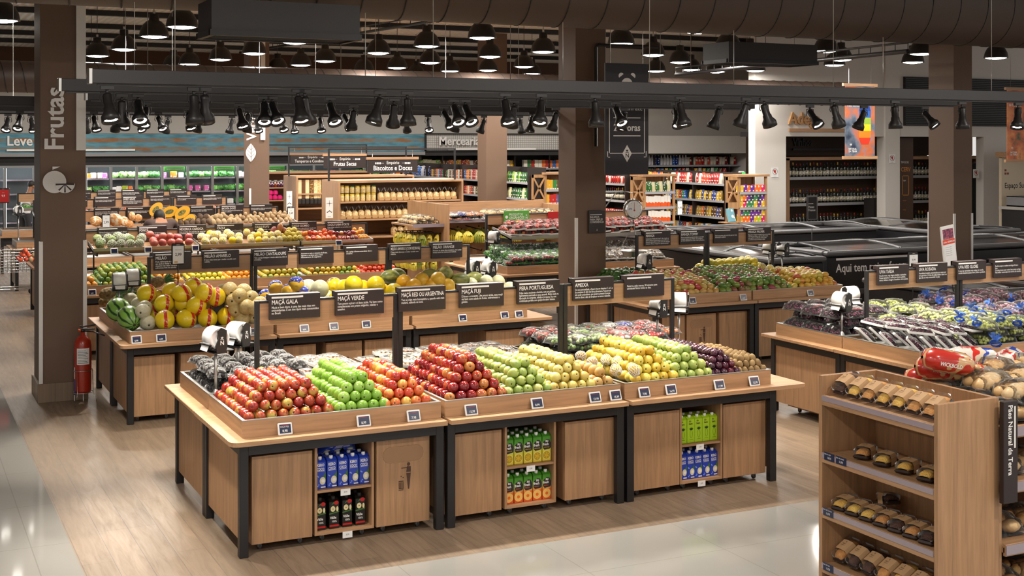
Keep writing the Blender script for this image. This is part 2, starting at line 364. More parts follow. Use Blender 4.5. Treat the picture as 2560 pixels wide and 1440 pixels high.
# ---------------------------------------------------------------- display islands
def wtop(mb,x0,x1,y0,y1,z0,z1,rl,rr):
    "worktop slab with rounded front corners"
    P=[]
    P+= circ(x0+rl,y0+rl,rl,6,PI,1.5*PI) if rl else [(x0,y0)]
    P+= circ(x1-rr,y0+rr,rr,6,-PI/2,0) if rr else [(x1,y0)]
    P+= [(x1,y1),(x0,y1)]
    mb.prism(P,z1-z0,WX,T((0,0,z0)))
MW=1.462
def table(x0,yf,wd,label,left=False,right=False,rear=False,rover=.25,side=True,dp=1.05):
    """one display table module: legs, apron, worktop, wooden crate with a steel liner"""
    ys=1 if not rear else -1
    t=thing('display_table',label,'display table',(x0,yf,0),0,'oak display tables with black legs')
    b0=lambda y:(y if not rear else dp-y)
    def bx(b,xa,ya,za,xb_,yb,zb,m,bv=0): b.box(xa,b0(ya),za,xb_,b0(yb),zb,m,bv)
    L=.06
    for xa in (0,wd-L):
        for ya in (0,dp-L):
            b=MB(); bx(b,xa,ya,0,xa+L,ya+L,.75,BLACK,.004); b.obj('leg',t)
    b=MB(); bx(b,L,.004,.675,wd-L,.05,.748,BLACK); bx(b,L,dp-.05,.675,wd-L,dp-.004,.748,BLACK); bx(b,.004,L,.675,.05,dp-L,.748,BLACK); bx(b,wd-.05,L,.675,wd-.004,dp-L,.748,BLACK)
    b.obj('apron',t)
    if side and (left or right):
        xs=[]
        if left: xs.append((.018,.036))
        if right: xs.append((wd-.036,wd-.018))
        for xa,xb_ in xs:
            b=MB(); bx(b,xa,L,.1,xb_,dp-L,.675,WY if 0 else WZ); b.obj('side_panel',t)
    b=MB(); ol=.075 if left==1 else (.1 if left==2 else 0); orr=rover if right else 0
    yy0=-.07 if not rear else 0; yy1=dp if not rear else dp+.07
    if not rear: wtop(b,-ol+.001,wd+orr-.001,-.07,dp,.752,.782,.07 if left else .002,.03 if right else .002)
    else: b.box(-ol+.001,0,.752,wd+orr-.001,dp+.07,.782,WX,.004)
    b.obj('worktop',t)
    # crate
    b=MB(); cx0=.03 if left else .004; cx1=wd-(.02 if right else .004); cy0=.05; cy1=dp-.002; th=.016; z1=.895
    bx(b,cx0,cy0,.783,cx1,cy0+th,z1,WX); bx(b,cx0,cy1-th,.783,cx1,cy1,z1,WX); bx(b,cx0,cy0+th,.783,cx0+th,cy1-th,z1,WY); bx(b,cx1-th,cy0+th,.783,cx1,cy1-th,z1,WY)
    b.obj('crate',t)
    b=MB(); r=.006
    bx(b,cx0-.001,cy0-.001,z1,cx1+.001,cy0+th+r,z1+.005,STEEL); bx(b,cx0-.001,cy1-th-r,z1,cx1+.001,cy1,z1+.005,STEEL); bx(b,cx0-.001,cy0+th,z1,cx0+th+r,cy1-th,z1+.005,STEEL); bx(b,cx1-th-r,cy0+th,z1,cx1+.001,cy1-th,z1+.005,STEEL)
    bx(b,cx0+th,cy0+th,.86,cx1-th,cy1-th,.865,STEEL)
    b.obj('tray_liner',t)
    return t
PCARD={}
def header(x0,Y,secs,signs,z=1.55,where='',zs=.9,bh=.17):
    """header rail: posts, black top rail and oak board; signs saddle it"""
    h=thing('header_rail','oak header board on black posts '+where,'header rail',(x0,Y,0),0,'header rails over the islands')
    for i,(a,c) in enumerate(secs):
        for q in ((a,) if i<len(secs)-1 else (a,c)):
            for dx in ((0,) if (i==0 and q==a) or q==c else (-.02,.025)):
                b=MB(); b.box(q+dx,-.0175,zs,q+dx+.035,.0175,z,BLACK,.003); b.obj('post',h)
        b=MB(); b.box(a+.036,-.02,z-.018,c,.02,z,BLACK,.002); b.obj('top_rail',h)
        b=MB(); b.box(a+.036,-.012,z-.018-bh,c,.012,z-.018,WX); b.obj('board',h)
    for (sx,title,body) in signs: sign(x0+sx,Y,z,title,body)
    return h
def sign(x,Y,z,title,body,wd=.4,sub=None):
    lab='dark sign board'+(' headed '+title if title else ' without a heading, reading '+' '.join(body.split()[:5]))
    s=thing('product_sign',lab[:110],'sign',(x,Y,z),0,'product sign boards on the header rails')
    b=MB(); b.box(0,-.045,-.145,wd,-.022,.045,SIGN,.003); b.box(-.0,-.0235,.005,wd,.045,.045,SIGN,.002); b.box(0,.022,-.145,wd,.045,.045,SIGN,.003)
    b.obj('panel',s)
    b=MB(); M=T((.018,-.0455,0))@FY
    b.prism([(0,.015),(.245,.015),(.245,.029),(0,.029)],.001,PRINT,M)
    y=-.03
    if title: b.text(title,.046,PRINT,M@T((0,-.029,0)),'L',sx=.78,bold=.016,maxw=.365); y=-.058
    if sub: b.text(sub,.022,PRINT,M@T((.255,-.028,0)),'L',sx=.8,bold=.01)
    b.text(body,.0235,PRINT,M@T((0,y-.002,0)),'L',sx=.84,bold=.014,maxw=.368); b.obj('lettering',s)
    return s
TAGM={}
def tagobj(x,y,z,label,prod='',price='',rz=0,tilt=.35,grp='electronic price labels on the islands'):
    """small electronic shelf label leaning on the worktop"""
    if 'f' not in TAGM:
        b=MB(); b.box(-.05,-.006,0,.05,.006,.082,PAPER,.005); TAGM['f']=b.mesh('frame')
        b=MB(); b.box(-.039,-.0075,.012,.039,-.0055,.071,NAVY); TAGM['s']=b.mesh('screen')
    t=thing('price_label',label,'price label',(x,y,z),rz,grp); 
    f=mk('frame',TAGM['f'],t,(0,0,0),(-tilt,0,0)); mk('screen',TAGM['s'],f)
    b=MB(); M=T((-.033,-.008,0))@FY
    b.text(prod,.014,PRINT,M@T((0,.05,0)),'L'); b.text(price,.024,PRINT,M@T((.012,.02,0)),'L',bold=.01); b.prism([(0,.062),(.06,.062),(.06,.064),(0,.064)],.0005,RED,M); b.obj('lettering',f)
SG=[2.57,3.09,3.617,4.138,4.66,5.187,5.70]
# island 1 (front)
X0=2.07; MODX=[X0,X0+1.49,X0+2.98]; Y1=8.3
LB1=['front display table holding the red gala, green and orange-red apples','front display table with dark red apples, green pears and yellow guavas','front display table with yellow quinces, plums and kiwis, at the end of its row']
for i,x in enumerate(MODX):
    table(x,Y1,MW if i<2 else 1.41,LB1[i],left=1 if i==0 else 0,right=i==2)
    table(x,Y1+1.06,MW if i<2 else 1.41,['rear display table under clear berry packs behind the gala apples','rear display table under dried fruit packs behind the red apples','rear display table under nut and snack packs behind the plums'][i],left=1 if i==0 else 0,right=i==2,rear=True)
B1=["Macia e bem doce, é uma das mais ricas em\nantioxidantes. É um dos tipos mais consumidos\nno Brasil.","Tem pouco açúcar e é bem ácida. Vai bem como\ncomplemento em pratos salgados, saladas e\nassados.","Tem a polpa mais branquinha e, quando está mais\nmadura, esfarela na boca.","É firme e crocante. Um pouco ácida, essa maçã\nvai bem com salada de frutas, sobremesas e\ngeleias.","Polpa macia, suculenta e docinha, com um perfume\nligeiramente acentuado e casca amarela. Muito usada na\nfabricação de compotas, saladas e in natura. Faz uma\ncombinação perfeita com queijos de sabor intenso.","De casca avermelhada, a fruta é rica em vitaminas C, A, K e\ndo complexo B, além das fibras alimentares. Possuem um\nalto poder antioxidante, que ajudam a prevenir doenças\ncomo o câncer, além de fortalecer os ossos e músculos.","\nReserve, pelo menos, 30 minutos para\natividades físicas todos os dias."]
T1=["MAÇÃ GALA","MAÇÃ VERDE","MAÇÃ RED OU ARGENTINA","MAÇÃ FUJI","PERA PORTUGUESA","AMEIXA",""]
SEC=[(.0,1.13),(1.13,2.62),(2.62,3.72)]
header(2.47,9.45,SEC,[(SG[i]-2.47,T1[i],B1[i]) for i in range(7)],where='over the front island of apples and pears')
for px,pr,n,l in ((714,'8,98','MACA FUJI','in front of the gala apples'),(911,'8,99','','in front of the green apples'),(1036,'7,98','','in front of the orange-red apples'),(1180,'15,99','','in front of the dark red apples'),(1345,'8,99','','in front of the green pears'),(1490,'23,99','','in front of the yellow guavas'),(1541,'15,99','','in front of the brown nashi pears'),(1613,'7,98','','in front of the yellow quinces'),(1680,'16,99','','in front of the second pile of green pears'),(1801,'11,99','','in front of the plums'),(1888,'12,99','','in front of the kiwis')):
    tagobj(atY(px,8.315),8.315,.783,'white framed price label '+l,n,price=pr)
# island 2 (melons)
Y2=12.7
for i,x in enumerate(MODX):
    table(x,Y2,MW if i<2 else 1.41,['display table with pineapples, watermelons and banded yellow melons','display table with netted oranges-coloured melons and cream melons','display table with netted melons at the aisle end of its row'][i],left=1 if i==0 else 0,right=i==2)
    table(x,Y2+1.06,MW if i<2 else 1.41,['rear','middle rear','aisle end rear'][i]+' display table of the melon island',left=1 if i==0 else 0,right=i==2,rear=True)
header(2.47,13.9,[(0,1.13),(1.13,2.72),(2.72,3.74)],[(2.53-2.47,"MELÃO","Fruta refrescante e saudável\nque ajuda a afastar a desidratação\nenquanto seu sabor refresca e\nsobremesa livre de calorias."),(3.05-2.47,"MELÃO AMARELO","É bem mais doce que o melão vendido sem\nredinha."),(3.6-2.47,"MELÃO CANTALOUPE","Tem a polpa laranja e é muito saborosa, doce e\naromática."),(4.133-2.47,"","Aumente e varie o consumo de frutas,\nlegumes e verduras para o bom\nfuncionamento do organismo."),(4.666-2.47,"","PS: a polpa é branca amarelada, doce e\ncrocante."),(5.206-2.47,"MELÃO AMARELO (COM REDINHA)","É bem mais doce que o melão vendido sem\nredinha."),(5.734-2.47,"MELÃO ORANGE","Pertence ao grupo dos aromáticos, tem polpa\nlaranja escura ou creme-avermelhada.")],z=1.52,where='over the melon island')
for px,l in ((342,'below the striped watermelons'),(404,'below the small banded yellow melon'),(632,'below the tan cantaloupes'),(762,'behind the MAÇÃ GALA sign'),(836,'between the MAÇÃ GALA and MAÇÃ VERDE signs'),(917,'under the MAÇÃ VERDE sign'),(1158,'under the MAÇÃ FUJI sign'),(1263,'under the PERA PORTUGUESA sign edge'),(1299,'under the PERA PORTUGUESA sign')):
    tagobj(atY(px,12.715),12.715,.783,'white framed price label '+l,price='4,99')
# island 3 (citrus, two tiers)
Y3=17.0
for i,x in enumerate(MODX):
    table(x,Y3,MW if i<2 else 1.41,['display table heaped with limes and oranges','display table heaped with yellow citrus and tangerines','display table heaped with persimmons and tomatoes'][i],left=1 if i==0 else 0,right=i==2)
    table(x,Y3+1.06,MW if i<2 else 1.41,['rear','middle rear','aisle end rear'][i]+' display table of the citrus island',left=1 if i==0 else 0,right=i==2,rear=True)
header(2.40,18.35,[(0,1.42),(1.42,2.85),(2.85,4.1)],[(2.584-2.4,"","Cítricos fortalecem a imunidade e você diminui\nmais tempo dessa ser conservadas na\ngeladeira."),(3.126-2.4,"PONCÃ","Com frutos grandes, fáceis de descascar e com\ngomos que também se separam facilmente. Tem\nsabor bastante agradável."),(3.682-2.4,"MEXERICA CARIOCA","Muito aromática, tem casca fina e lisa, sendo fácil\nde descascar. Possui paladar bastante agradável."),(4.219-2.4,"CAQUI","É rico em fibras e vitaminas A e do B. Possui paladar\ndoce e textura macia, além de importante por conter\nse saborear, este combatem as vitaminas gástricas."),(4.77-2.4,"CAQUI FUYU","Mais saudáveis quentes, e mais crocante."),(5.324-2.4,"CAQUI GIOMBO","Consistência firme e sabor adocicado. Quando mole\nbem maduro seu líquido é bem pouco, por isso\nbem conhecido pelo sabor mais intenso."),(5.874-2.4,"CAQUI RAMA FORTE","É bem popular no Brasil do cor avermelhada, com\npolpa macia.")],z=1.52,where='over the citrus and persimmon island')
tagobj(atY(231,16.96),16.96,.783,'white framed price label beside the Frutas pillar below the limes',price='3,99')
# upper tier trays of island 3
def upper(x0,x1,yf,yb,zf,zb,label):
    t=thing('upper_tray',label,'tray',(x0,yf,0),0,'sloping upper trays')
    w_=x1-x0; a=math.atan2(zb-zf,yb-yf); d=math.hypot(zb-zf,yb-yf); M=T((0,0,zf))@RX(a)
    b=MB(); b.box(0,0,-.05,w_,d,-.03,WX,M=M); b.box(0,0,-.05,w_,.012,.01,STEEL,M=M); b.box(0,0,-.05,.012,d,.01,STEEL,M=M); b.box(w_-.012,0,-.05,w_,d,.01,STEEL,M=M); b.obj('tray_body',t)
    for x in (.06,w_-.08):
        b=MB(); b.box(x,yb-yf-.05,.93,x+.02,yb-yf-.03,zb-.03,BLACK); b.box(x,.15,zf-.11,x+.02,yb-yf-.03,zf-.045,BLACK); b.obj('bracket',t)
    return t
upper(2.45,3.86,17.75,18.28,1.31,1.37,'sloping upper tray under the netted custard apples and pomegranates')
upper(3.88,5.3,17.75,18.28,1.31,1.37,'sloping upper tray under the foam-netted yellow fruit')
upper(5.32,6.42,17.75,18.28,1.31,1.37,'sloping upper tray under the persimmons and plums by CAQUI signs')
for px,l in ((286,'below the netted custard apples'),(371,'below the pomegranates'),(489,'below the foam-netted yellow melons'),(848,'below the red plums')):
    tagobj(atY(px,17.72),17.72,1.24,'white framed price label hanging '+l,price='')
# islands 4-6 (vegetables): front tables and headers
def vis(Yf,hy,z,ss,names,lab):
    for i,x in enumerate(MODX):
        table(x,Yf,MW if i<2 else 1.41,lab%('near the white walkway','in the middle','by the wooden shelving')[i],left=1 if i==0 else 0,right=i==2)
    header(2.47,hy,[(0,1.13),(1.13,2.62),(2.62,3.72)],[(x-2.47,names[i%len(names)][0],names[i%len(names)][1]) for i,x in enumerate(ss)],z=z,where='over the '+lab.split('%s')[0].replace('display table of the ',''))
LO=["Grande fonte de vitaminas e fibras, ajuda no bom\nfuncionamento do intestino e no controle do peso.\nPode ser consumida cozida ou assada.","Rica em potássio e ferro, faz bem para a pele\ne para o sistema imunológico de todos.","Muito versátil na cozinha, combina com saladas,\nsopas e refogados de todo tipo.","Conserve em local fresco e arejado, longe da luz\nsolar direta, para durar mais tempo.","Prefira os de casca firme e sem manchas, com\npeso e cor uniformes.","Alimento energético, indicado para quem pratica\natividades físicas com frequência."]
vis(21.15,22.2,1.6,[3.07,3.6,4.13,4.66,5.19,5.71],[("",LO[0]),("",LO[1]),("ABÓBORA",LO[2]),("",LO[3]),("BATATA DOCE",LO[4]),("",LO[5])],'display table of the squash and potato island %s')
vis(25.0,26.0,1.63,[3.07,3.6,4.13,4.66,5.19,5.71],[("",LO[5]),("",LO[1]),("SWEET GRAPE",LO[0]),("",LO[2]),("",LO[4]),("",LO[3])],'display table of the tomato and root island %s')
vis(28.4,29.4,1.64,[3.6,4.13,4.66,5.19,5.71],[("",LO[2]),("",LO[3]),("",LO[0]),("",LO[5]),("",LO[1])],'display table of the leaf vegetable island %s')
# mango island
XM=8.2; YM=12.85
for i in range(2):
    table(XM+i*1.47,YM,1.455,['display table heaped with avocados and pale mangoes behind the round bin','display table heaped with green and yellow mangoes beside the freezers'][i],left=2 if i==0 else 0,right=i==1,rover=.02)
    if not i: table(XM,YM+1.06,1.455,'shallow rear display table under the avocados by the brown pillar',left=2,rear=True,rover=.02,dp=.6)
    if i: table(XM+i*1.47,YM+1.06,1.455,'rear display table under the yellow melons of the mango island',right=1,rear=True,rover=.02)
b=None
header(8.64,14.0,[(0,1.08),(1.08,2.17)],[(8.749-8.64,"MANGA","Conhecida a “Rainha das Frutas”, não só pelo seu\nsabor e maciez e aroma intenso, mas também por\numa série de benefícios à saúde. Fonte de vitaminas,\nminerais e fibras, a manga é um alimento sem sal."),(9.291-8.64,"MANGA TOMMY","Possui quantidade razoável de fibras e seu sabor\né menos intenso que a Palmer. Sua coragem é\nser mais resistente e ter maior vida de prateleira."),(9.83-8.64,"","\nDeixe seu prato mais colorido para ter uma\nalimentação saudável."),(10.371-8.64,"MANGA PALMER","Manga da cor alongada e de polpa bem doce, esta variedade\né uma das mais vendidas no país. Possui fibras macias,\nsabor agradável e é perfeita para comer in natura\nou em forma de sucos, sobremesas e saladas.")],z=1.55,where='over the mango island')
for px,l in ((1733,'behind the white bag roll'),(1860,'below the green mangoes'),(2028,'below the yellow mangoes')): tagobj(atY(px,12.87),12.87,.783,'white framed price label '+l,price='6,99')
# grape island
XG=8.12; YG=8.42
for i in range(3):
    table(XG+i*1.47,YG,1.455,['display table holding the dark grape punnets and green grape bags','display table covered with bagged grapes','outer display table of the grape island'][i],left=1 if i==0 else 0)
    table(XG+i*1.47,YG+1.06,1.455,['rear display table under the dark berry packs of the grape island','middle rear display table of the grape island','outer rear display table of the grape island'][i],left=1 if i==0 else 0,rear=True)
header(8.5,9.55,[(0,1.2),(1.2,2.4),(2.4,3.6)],[(atY(2192,9.52)-8.5,"UVA ITÁLIA","Uva de mesa, com bagos grandes e carnudos.\nPossui semente. É usada para doces, geleias,\nsucos, vinhos e vinagres e também como passas."),(atY(2291,9.52)-8.5,"UVA ROSADA","Variedade brasileira, encontrada por acaso por\num agricultor. A fruta de polpa mole e doce e o\ntipo de uva mais consumido no país."),(atY(2390,9.52)-8.5,"UVA RED GLOBE","É uma das variedades mais antigas do mundo,\ncontém bastante açúcar, ferro, cálcio e potássio."),(atY(2482,9.52)-8.5,"","Escolha sempre os cachos com bagos firmes e\nlisos.\nOs cabos devem estar verdes, bem presos ao bago.\nPara melhor conservação, lave na hora do consumo.")],z=1.5,where='over the grape island')
# organic island
XO=8.2; YO=16.9
for i in range(2):
    table(XO+i*1.5,YO,1.49,['display table of green packed vegetables by the bananas','display table of packed mushrooms behind the brown pillar'][i],left=1 if i==0 else 0,right=i==1,rover=.03)
    if i==0: table(XO,YO+1.06,1.49,'rear display table of the organic island by the bananas',left=1,rear=True)
# ---------------------------------------------------------------- overhead: ducts, light beams, spotlights, pendants
DUCT=mat('duct_dark_brown',hx('#463932'),.5,.1)
def duct(name,label,x0,x1,y,z,r,pitch,m=DUCT,n=40):
    b=MB(); b.tube([(x0,y,z),(x1,y,z)],r,m,n,True); 
    k=0; x=x0
    # spiral lock seam
    tot=int((x1-x0)/pitch); pts=[]
    for i in range(tot*36+1):
        a=2*PI*i/36; pts.append((x0+pitch*i/36,y+(r+.002)*math.cos(a),z+(r+.002)*math.sin(a)))
    b.tube(pts,.007,BLK2,3,False,False)
    o=b.obj(name); return tag(o,label,'air duct',None,'thing')
duct('air_duct','large dark spiral air duct running across the top of the view',-4,20,11.2,4.42,.52,.42)
duct('air_duct','dark spiral air duct behind the hanging dome lamps',-9,19.2,22.2,3.82,.26,.3)
def diffuser(x0,x1,y0,y1,z0,z1,label):
    b=MB(); b.box(x0,y0,z0+.04,x1,y1,z1,mat('duct_box_grey',hx('#2B2829'),.5)); b.box(x0-.015,y0-.015,z0,x1+.015,y0+.03,z0+.05,BLACK); b.box(x0-.015,y1-.03,z0,x1+.015,y1+.015,z0+.05,BLACK); b.box(x0-.015,y0,z0,x0+.03,y1,z0+.05,BLACK); b.box(x1-.03,y0,z0,x1+.015,y1,z0+.05,BLACK)
    for i in range(1,12): 
        y=y0+(y1-y0)*i/12; b.box(x0+.03,y-.004,z0+.01,x1-.03,y+.004,z0+.045,BLACK)
    return tag(b.obj('duct_outlet'),label,'duct outlet')
diffuser(2.35,3.62,10.35,10.85,3.62,3.92,'dark boxy air outlet under the duct, near the Frutas pillar')
diffuser(10.1,11.6,14.0,14.6,3.82,4.1,'dark boxy air outlet hanging over the mango island')
BEAMS=[(9.46,1.28,17.5,'lighting beam over the front island'),(11.0,1.25,11.15,'lighting beam crossing just behind the front one'),(13.2,1.75,9.9,'lighting beam over the melon island'),(15.4,.9,9.4,'lighting beam between the melon and citrus islands'),(17.8,-1.2,10.4,'lighting beam over the citrus island'),(19.8,-1.5,6.6,'lighting beam behind the citrus island')]
for k,(y,x0,x1,l) in enumerate(BEAMS):
    b=MB(); b.box(x0,y-.045,3.17,x1,y+.045,3.27,DGREY,.003); 
    b.box(x0+.05,y-.018,3.155,x1-.05,y+.018,3.172,BLACK)
    t=thing('lighting_beam','dark grey '+l,'lighting beam',(0,0,0),0,'lighting beams')
    b.obj('beam',t)
    b=MB(); b.box(x0-.012,y-.055,3.165,x0+.012,y+.055,3.275,STEEL,.002); b.obj('end_bracket',t)
    x=x0+.6
    while x<x1:
        b=MB(); b.tube([(x,y,3.27),(x,y,3.93 if k==1 else (3.6 if k==6 else 5.3))],.004,STEEL,5); b.obj('hanger_rod',t); x+=2.05
# track spotlights
def spot_proto():
    r=thing('track_spotlight','black track spotlight hanging from the front lighting beam','spotlight',(0,0,3.155),0,'track spotlights on the front beam')
    b=MB(); b.box(-.05,-.016,-.03,.05,.016,0,BLACK,.003); b.cyl(0,0,-.06,-.03,.012,BLACK,8)
    for s in (-1,1): b.tube([(s*.012,0,-.045),(s*.045,0,-.05),(s*.05,0,-.10),(s*.04,0,-.12)],.005,BLACK,5)
    yoke=b.obj('yoke',r)
    b=MB(); b.lathe([(.0,.02),(.028,.015),(.034,0),(.034,-.085),(.04,-.09),(.043,-.12),(.066,-.155),(.068,-.2),(.06,-.2),(.056,-.175)],16,mat('spot_housing',hx('#1E1C1D'),.4,.3))
    b.lathe([(.0,-.17),(.054,-.178)],16,LAMP2)
    h=mk('head',b.mesh('head'),r,(0,0,-.075)); 
    return r,yoke,h
sp0,_,_=spot_proto(); kids(sp0,*sp0.children)
SPOTD={}
first=[True]
SL=bpy.data.lights.new('spot_beam','SPOT'); SL.energy=SPOT_W*10; SL.spot_size=math.radians(62); SL.spot_blend=.75; SL.shadow_soft_size=.05; SL.color=(1,.93,.80)
SLB=SL.copy(); SLB.energy=SPOT_W*21; SLF=SL.copy(); SLF.energy=SPOT_W*5
nl=[0]
def spot(x,y,ax,ay,beam,grp,light=True,data=None):
    """ax, ay: where it aims on the z=1 plane"""
    src=sp0
    if first[0]: o=sp0; first[0]=False
    else: o=dup(sp0)
    o.location=(x,y,3.155); o['label']='black track spotlight hanging from the '+beam; o['group']=grp
    d=Vector((ax-x,ay-y,1.0-3.08)).normalized()
    q=d.to_track_quat('-Z','Y')
    hd=[c for c in (o.children if o==sp0 else [c for c in COL.objects if c.parent==o]) if c.name.startswith('head')]
    if hd: hd[0].rotation_euler=q.to_euler()
    if light:
        nl[0]+=1
        lo=bpy.data.objects.new('spotlight_beam',data or SL); COL.objects.link(lo); lo.parent=o
        lo.location=Vector((0,0,-.075))+d*.205; lo.rotation_euler=q.to_euler()
G1='track spotlights on the front beam'; G2='track spotlights on the second beam'; G3='track spotlights on the far beams'
b1='front lighting beam over the apples'; b2='second lighting beam behind the front one'; b3='lighting beams over the melon and citrus islands'
for px,dx,dy in ((268,.2,-.8),(485,0,-.3),(512,.3,.9),(745,.1,-.9),(762,.5,.6),(950,-.7,-.2),(1018,0,-.2),(1262,0,-.9),(1353,-.6,-.8),(1487,.0,-.3),(1700,.1,-.6),(1865,-.4,.6),(1910,.9,.1),(2085,.8,.1),(2237,0,-.1),(2405,0,-.1),(2545,-.6,-.4)):
    x=atY(px,9.46); spot(x,9.46,x+dx,9.46+dy,b1,G1,data=SLB)
for px,dx,dy in ((305,.1,.6),(345,0,-1.5),(660,-.3,-1.3),(680,.3,-1.6),(825,.2,-1.4),(985,.2,.9),(1135,0,-1.6),(1163,.2,-1.7),(1285,.2,1.0),(1540,0,-1.7),(1690,-.4,-1.2),(1797,-.6,.4),(2025,.3,-1.6),(2160,-.8,.3),(2312,.7,-1.6)):
    x=atY(px,11.0); spot(x,11.0,x+dx,11+dy,b2,G2,data=SLB)
for Y,pxs in ((13.2,(365,598,884,1110,1390,1560)),(15.4,(316,470,620,860,1145,1330)),(17.8,(50,235,290,396,500,625,702,800,1015,1070,1210,1300)),(19.8,(20,78,218,345,420,580,640,734))):
    for i,px in enumerate(pxs):
        x=atY(px,Y)
        if x>{13.2:9.8,15.4:9.3,17.8:10.3,19.8:6.5}[Y]: continue
        spot(x,Y,x+(-.5,.3,.0,.6,-.3)[i%5],Y+(-1.2,-.9,.9,-1.4,.7,-.2)[i%6],b3,G3,light=True,data=SLB if Y<16 else (SL if Y<18 else SLF))
# dome pendants
def pendant_proto():
    r=thing('pendant_lamp','black dome pendant lamp with a bright white rim, hanging from the roof','pendant lamp',(0,0,4.35),0,'black dome pendant lamps')
    b=MB(); D=mat('pendant_black',hx('#1C1817'),.42)
    b.lathe([(.225,0),(.222,.02),(.205,.1),(.165,.18),(.11,.235),(.075,.25),(.072,.34),(.0,.345)],28,D)
    b.lathe([(.0,.24),(.10,.225),(.155,.172),(.195,.095),(.217,0)],28,WHITE); s=b.obj('shade',r)
    b=MB(); b.cyl(0,0,.34,.995,.006,BLACK,6); b.cyl(0,0,.34,.40,.02,STEEL,8); c=b.obj('stem',r)
    b=MB(); b.lathe([(0,-.028),(.07,-.025),(.14,-.014),(.19,.0),(.21,.012)],24,LAMP); e=b.obj('diffuser',r)
    return r
pn=pendant_proto(); kids(pn,*pn.children)
PENDS=[(385,92),(455,68),(310,124),(228,157),(243,140),(434,166),(474,161),(551,149),(636,134),(738,107),(852,85),(752,163),(813,153),(694,173),(910,176),(946,133),(1067,116),(993,170),(1075,157),(1125,178),(1040,189),(1205,95),(1225,142),(1220,176),(1358,130),(1310,167),(1330,185),(1553,110),(1633,138),(1700,156),(1640,178),(1743,80),(1728,175),(1790,180),(1820,120),(1875,142),(1914,162),(1889,177),(2065,128),(2103,150),(2086,163),(2282,156),(2303,135),(2490,145),(6,52)]
HID=[]
for x in (0,4.5,9,13.5,18,22.5): HID.append((x,33.2))  # unseen row of pendants, added to brighten the back wall
# unseen pendants added around and behind the viewpoint as fill light
for x in (-4,1,6,11,15): 
    for y in (-1.5,3,7): HID.append((x,y))
PL=bpy.data.lights.new('pendant_bulb','AREA'); PL.shape='DISK'; PL.size=.38; PL.energy=PEND_W*10; PL.color=(1,.93,.84)
PL2=PL.copy(); PL2.energy=HID_W*10
def addpl(o,far=False):
    lo=bpy.data.objects.new('pendant_bulb',PL2 if far else PL); COL.objects.link(lo); lo.parent=o; lo.location=(0,0,-.034)
for i,(px,py) in enumerate(PENDS):
    x,y=atZ(px,py,4.35); o=pn if i==0 else dup(pn); o.location=(x,y,4.35); addpl(o)
for x,y in HID:
    o=dup(pn,label='unseen black dome pendant lamp added as fill light',group='unseen dome pendant lamps added as fill'); o.location=(x,y,4.35); addpl(o,True)

for a,c,z,r,l in (((600,132),(1110,48),4.95,.03,'over the melon island'),((1690,186),(2270,128),4.0,.035,'in front of the white cellar wall')):
    p=atZ(a[0],a[1],z); q=atZ(c[0],c[1],z); b=MB(); b.tube([(p[0],p[1],z),(q[0],q[1],z)],r,BLACK,6); b.tube([(p[0],p[1],z+.12),(q[0],q[1],z+.12)],r*.5,BLACK,6)
    for i in range(25): u=i/24; x=p[0]+(q[0]-p[0])*u; y=p[1]+(q[1]-p[1])*u; b.tube([(x,y,z),(x,y,z+.12)],.008,BLACK,4)
    for i in range(6): u=(i+.5)/6; x=p[0]+(q[0]-p[0])*u; y=p[1]+(q[1]-p[1])*u; b.tube([(x,y,z+.1),(x,y,5.35)],.005,STEEL,4)
    tag(b.obj('cable_tray'),'black cable tray hanging under the roof '+l,'cable tray')
b=MB(); px_,zt=atY(1490,14.57,118); zb=atY(1490,14.57,366)[1]; b.tube([(px_,14.57,zb),(px_,14.57,zt),(px_+.02,14.56,zt+.03),(9.3,14.5,zt+.03)],.022,BLACK,8); tag(b.obj('drain_pipe'),'black pipe running down the brown pillar behind the big hanging sign','pipe')
# ---------------------------------------------------------------- fruit
def prof_round(r,h,top=.0,bot=.0,k=9,pear=0):
    P=[]
    for i in range(k+1):
        a=PI*i/k; rr=math.sin(a)*r; z=-math.cos(a)*h
        if pear: 
            u=i/k; rr*= (1-.42*pear*max(0,u-.42)/.58*1.1); z*= (1+.28*pear*max(0,u-.5)*2)
        P.append([max(rr,0),z])
    if top: P=P[:-1]+[[r*.22,h*(.97-top*.2)],[0,h*(.97-top)]]; P[-3][1]*=1.03
    if bot: P=[[0,-h*(.97-bot)],[r*.2,-h*(.98-bot*.25)]]+P[1:]
    return P
LEAFG=mat('leaf_green',(.05,.16,.03),.5); STEMB=mat('stem_brown',(.10,.06,.03),.7); CALX=mat('calyx_dark',(.06,.05,.02),.8)
def fruit(name,m,r,h,top=0,bot=0,pear=0,lump=.012,rib=0,nr=8,n=14,k=9,stem=True,calyx=True,extra=None,seed=1,bend=0):
    b=MB(); b.lathe(prof_round(r,h,top,bot,k,pear),n,m,True,lump=lump,rib=rib,nr=nr,seed=seed)
    if bend: b.v=[(x+bend*(z/h)**2*r,y,z) for x,y,z in b.v]
    me=b.mesh(name); parts=[]
    if calyx:
        c=MB(); z0=-h*(.98-bot*.55)-.0008
        c.lathe([(0,z0+.0),(r*.13,z0-.001),(r*.16,z0+.003)],6,CALX); parts.append(('calyx',c.mesh('calyx')))
    if stem:
        c=MB(); zt=h*(.97-top)*(1.2 if pear else 1); c.tube([(0,0,zt-.004),(.003,0,zt+r*.25),(.007,0,zt+r*.5)],r*.045,STEMB,5); parts.append(('stem',c.mesh('stem')))
    return name,me,parts
def place(fr,loc,rot,label,cat,group,scale=None,parts=True):
    o=mk(fr[0],fr[1],None,loc,rot,scale); tag(o,label,cat,group)
    if parts:
        for n_,me in fr[2]: mk(n_,me,o)
    return o
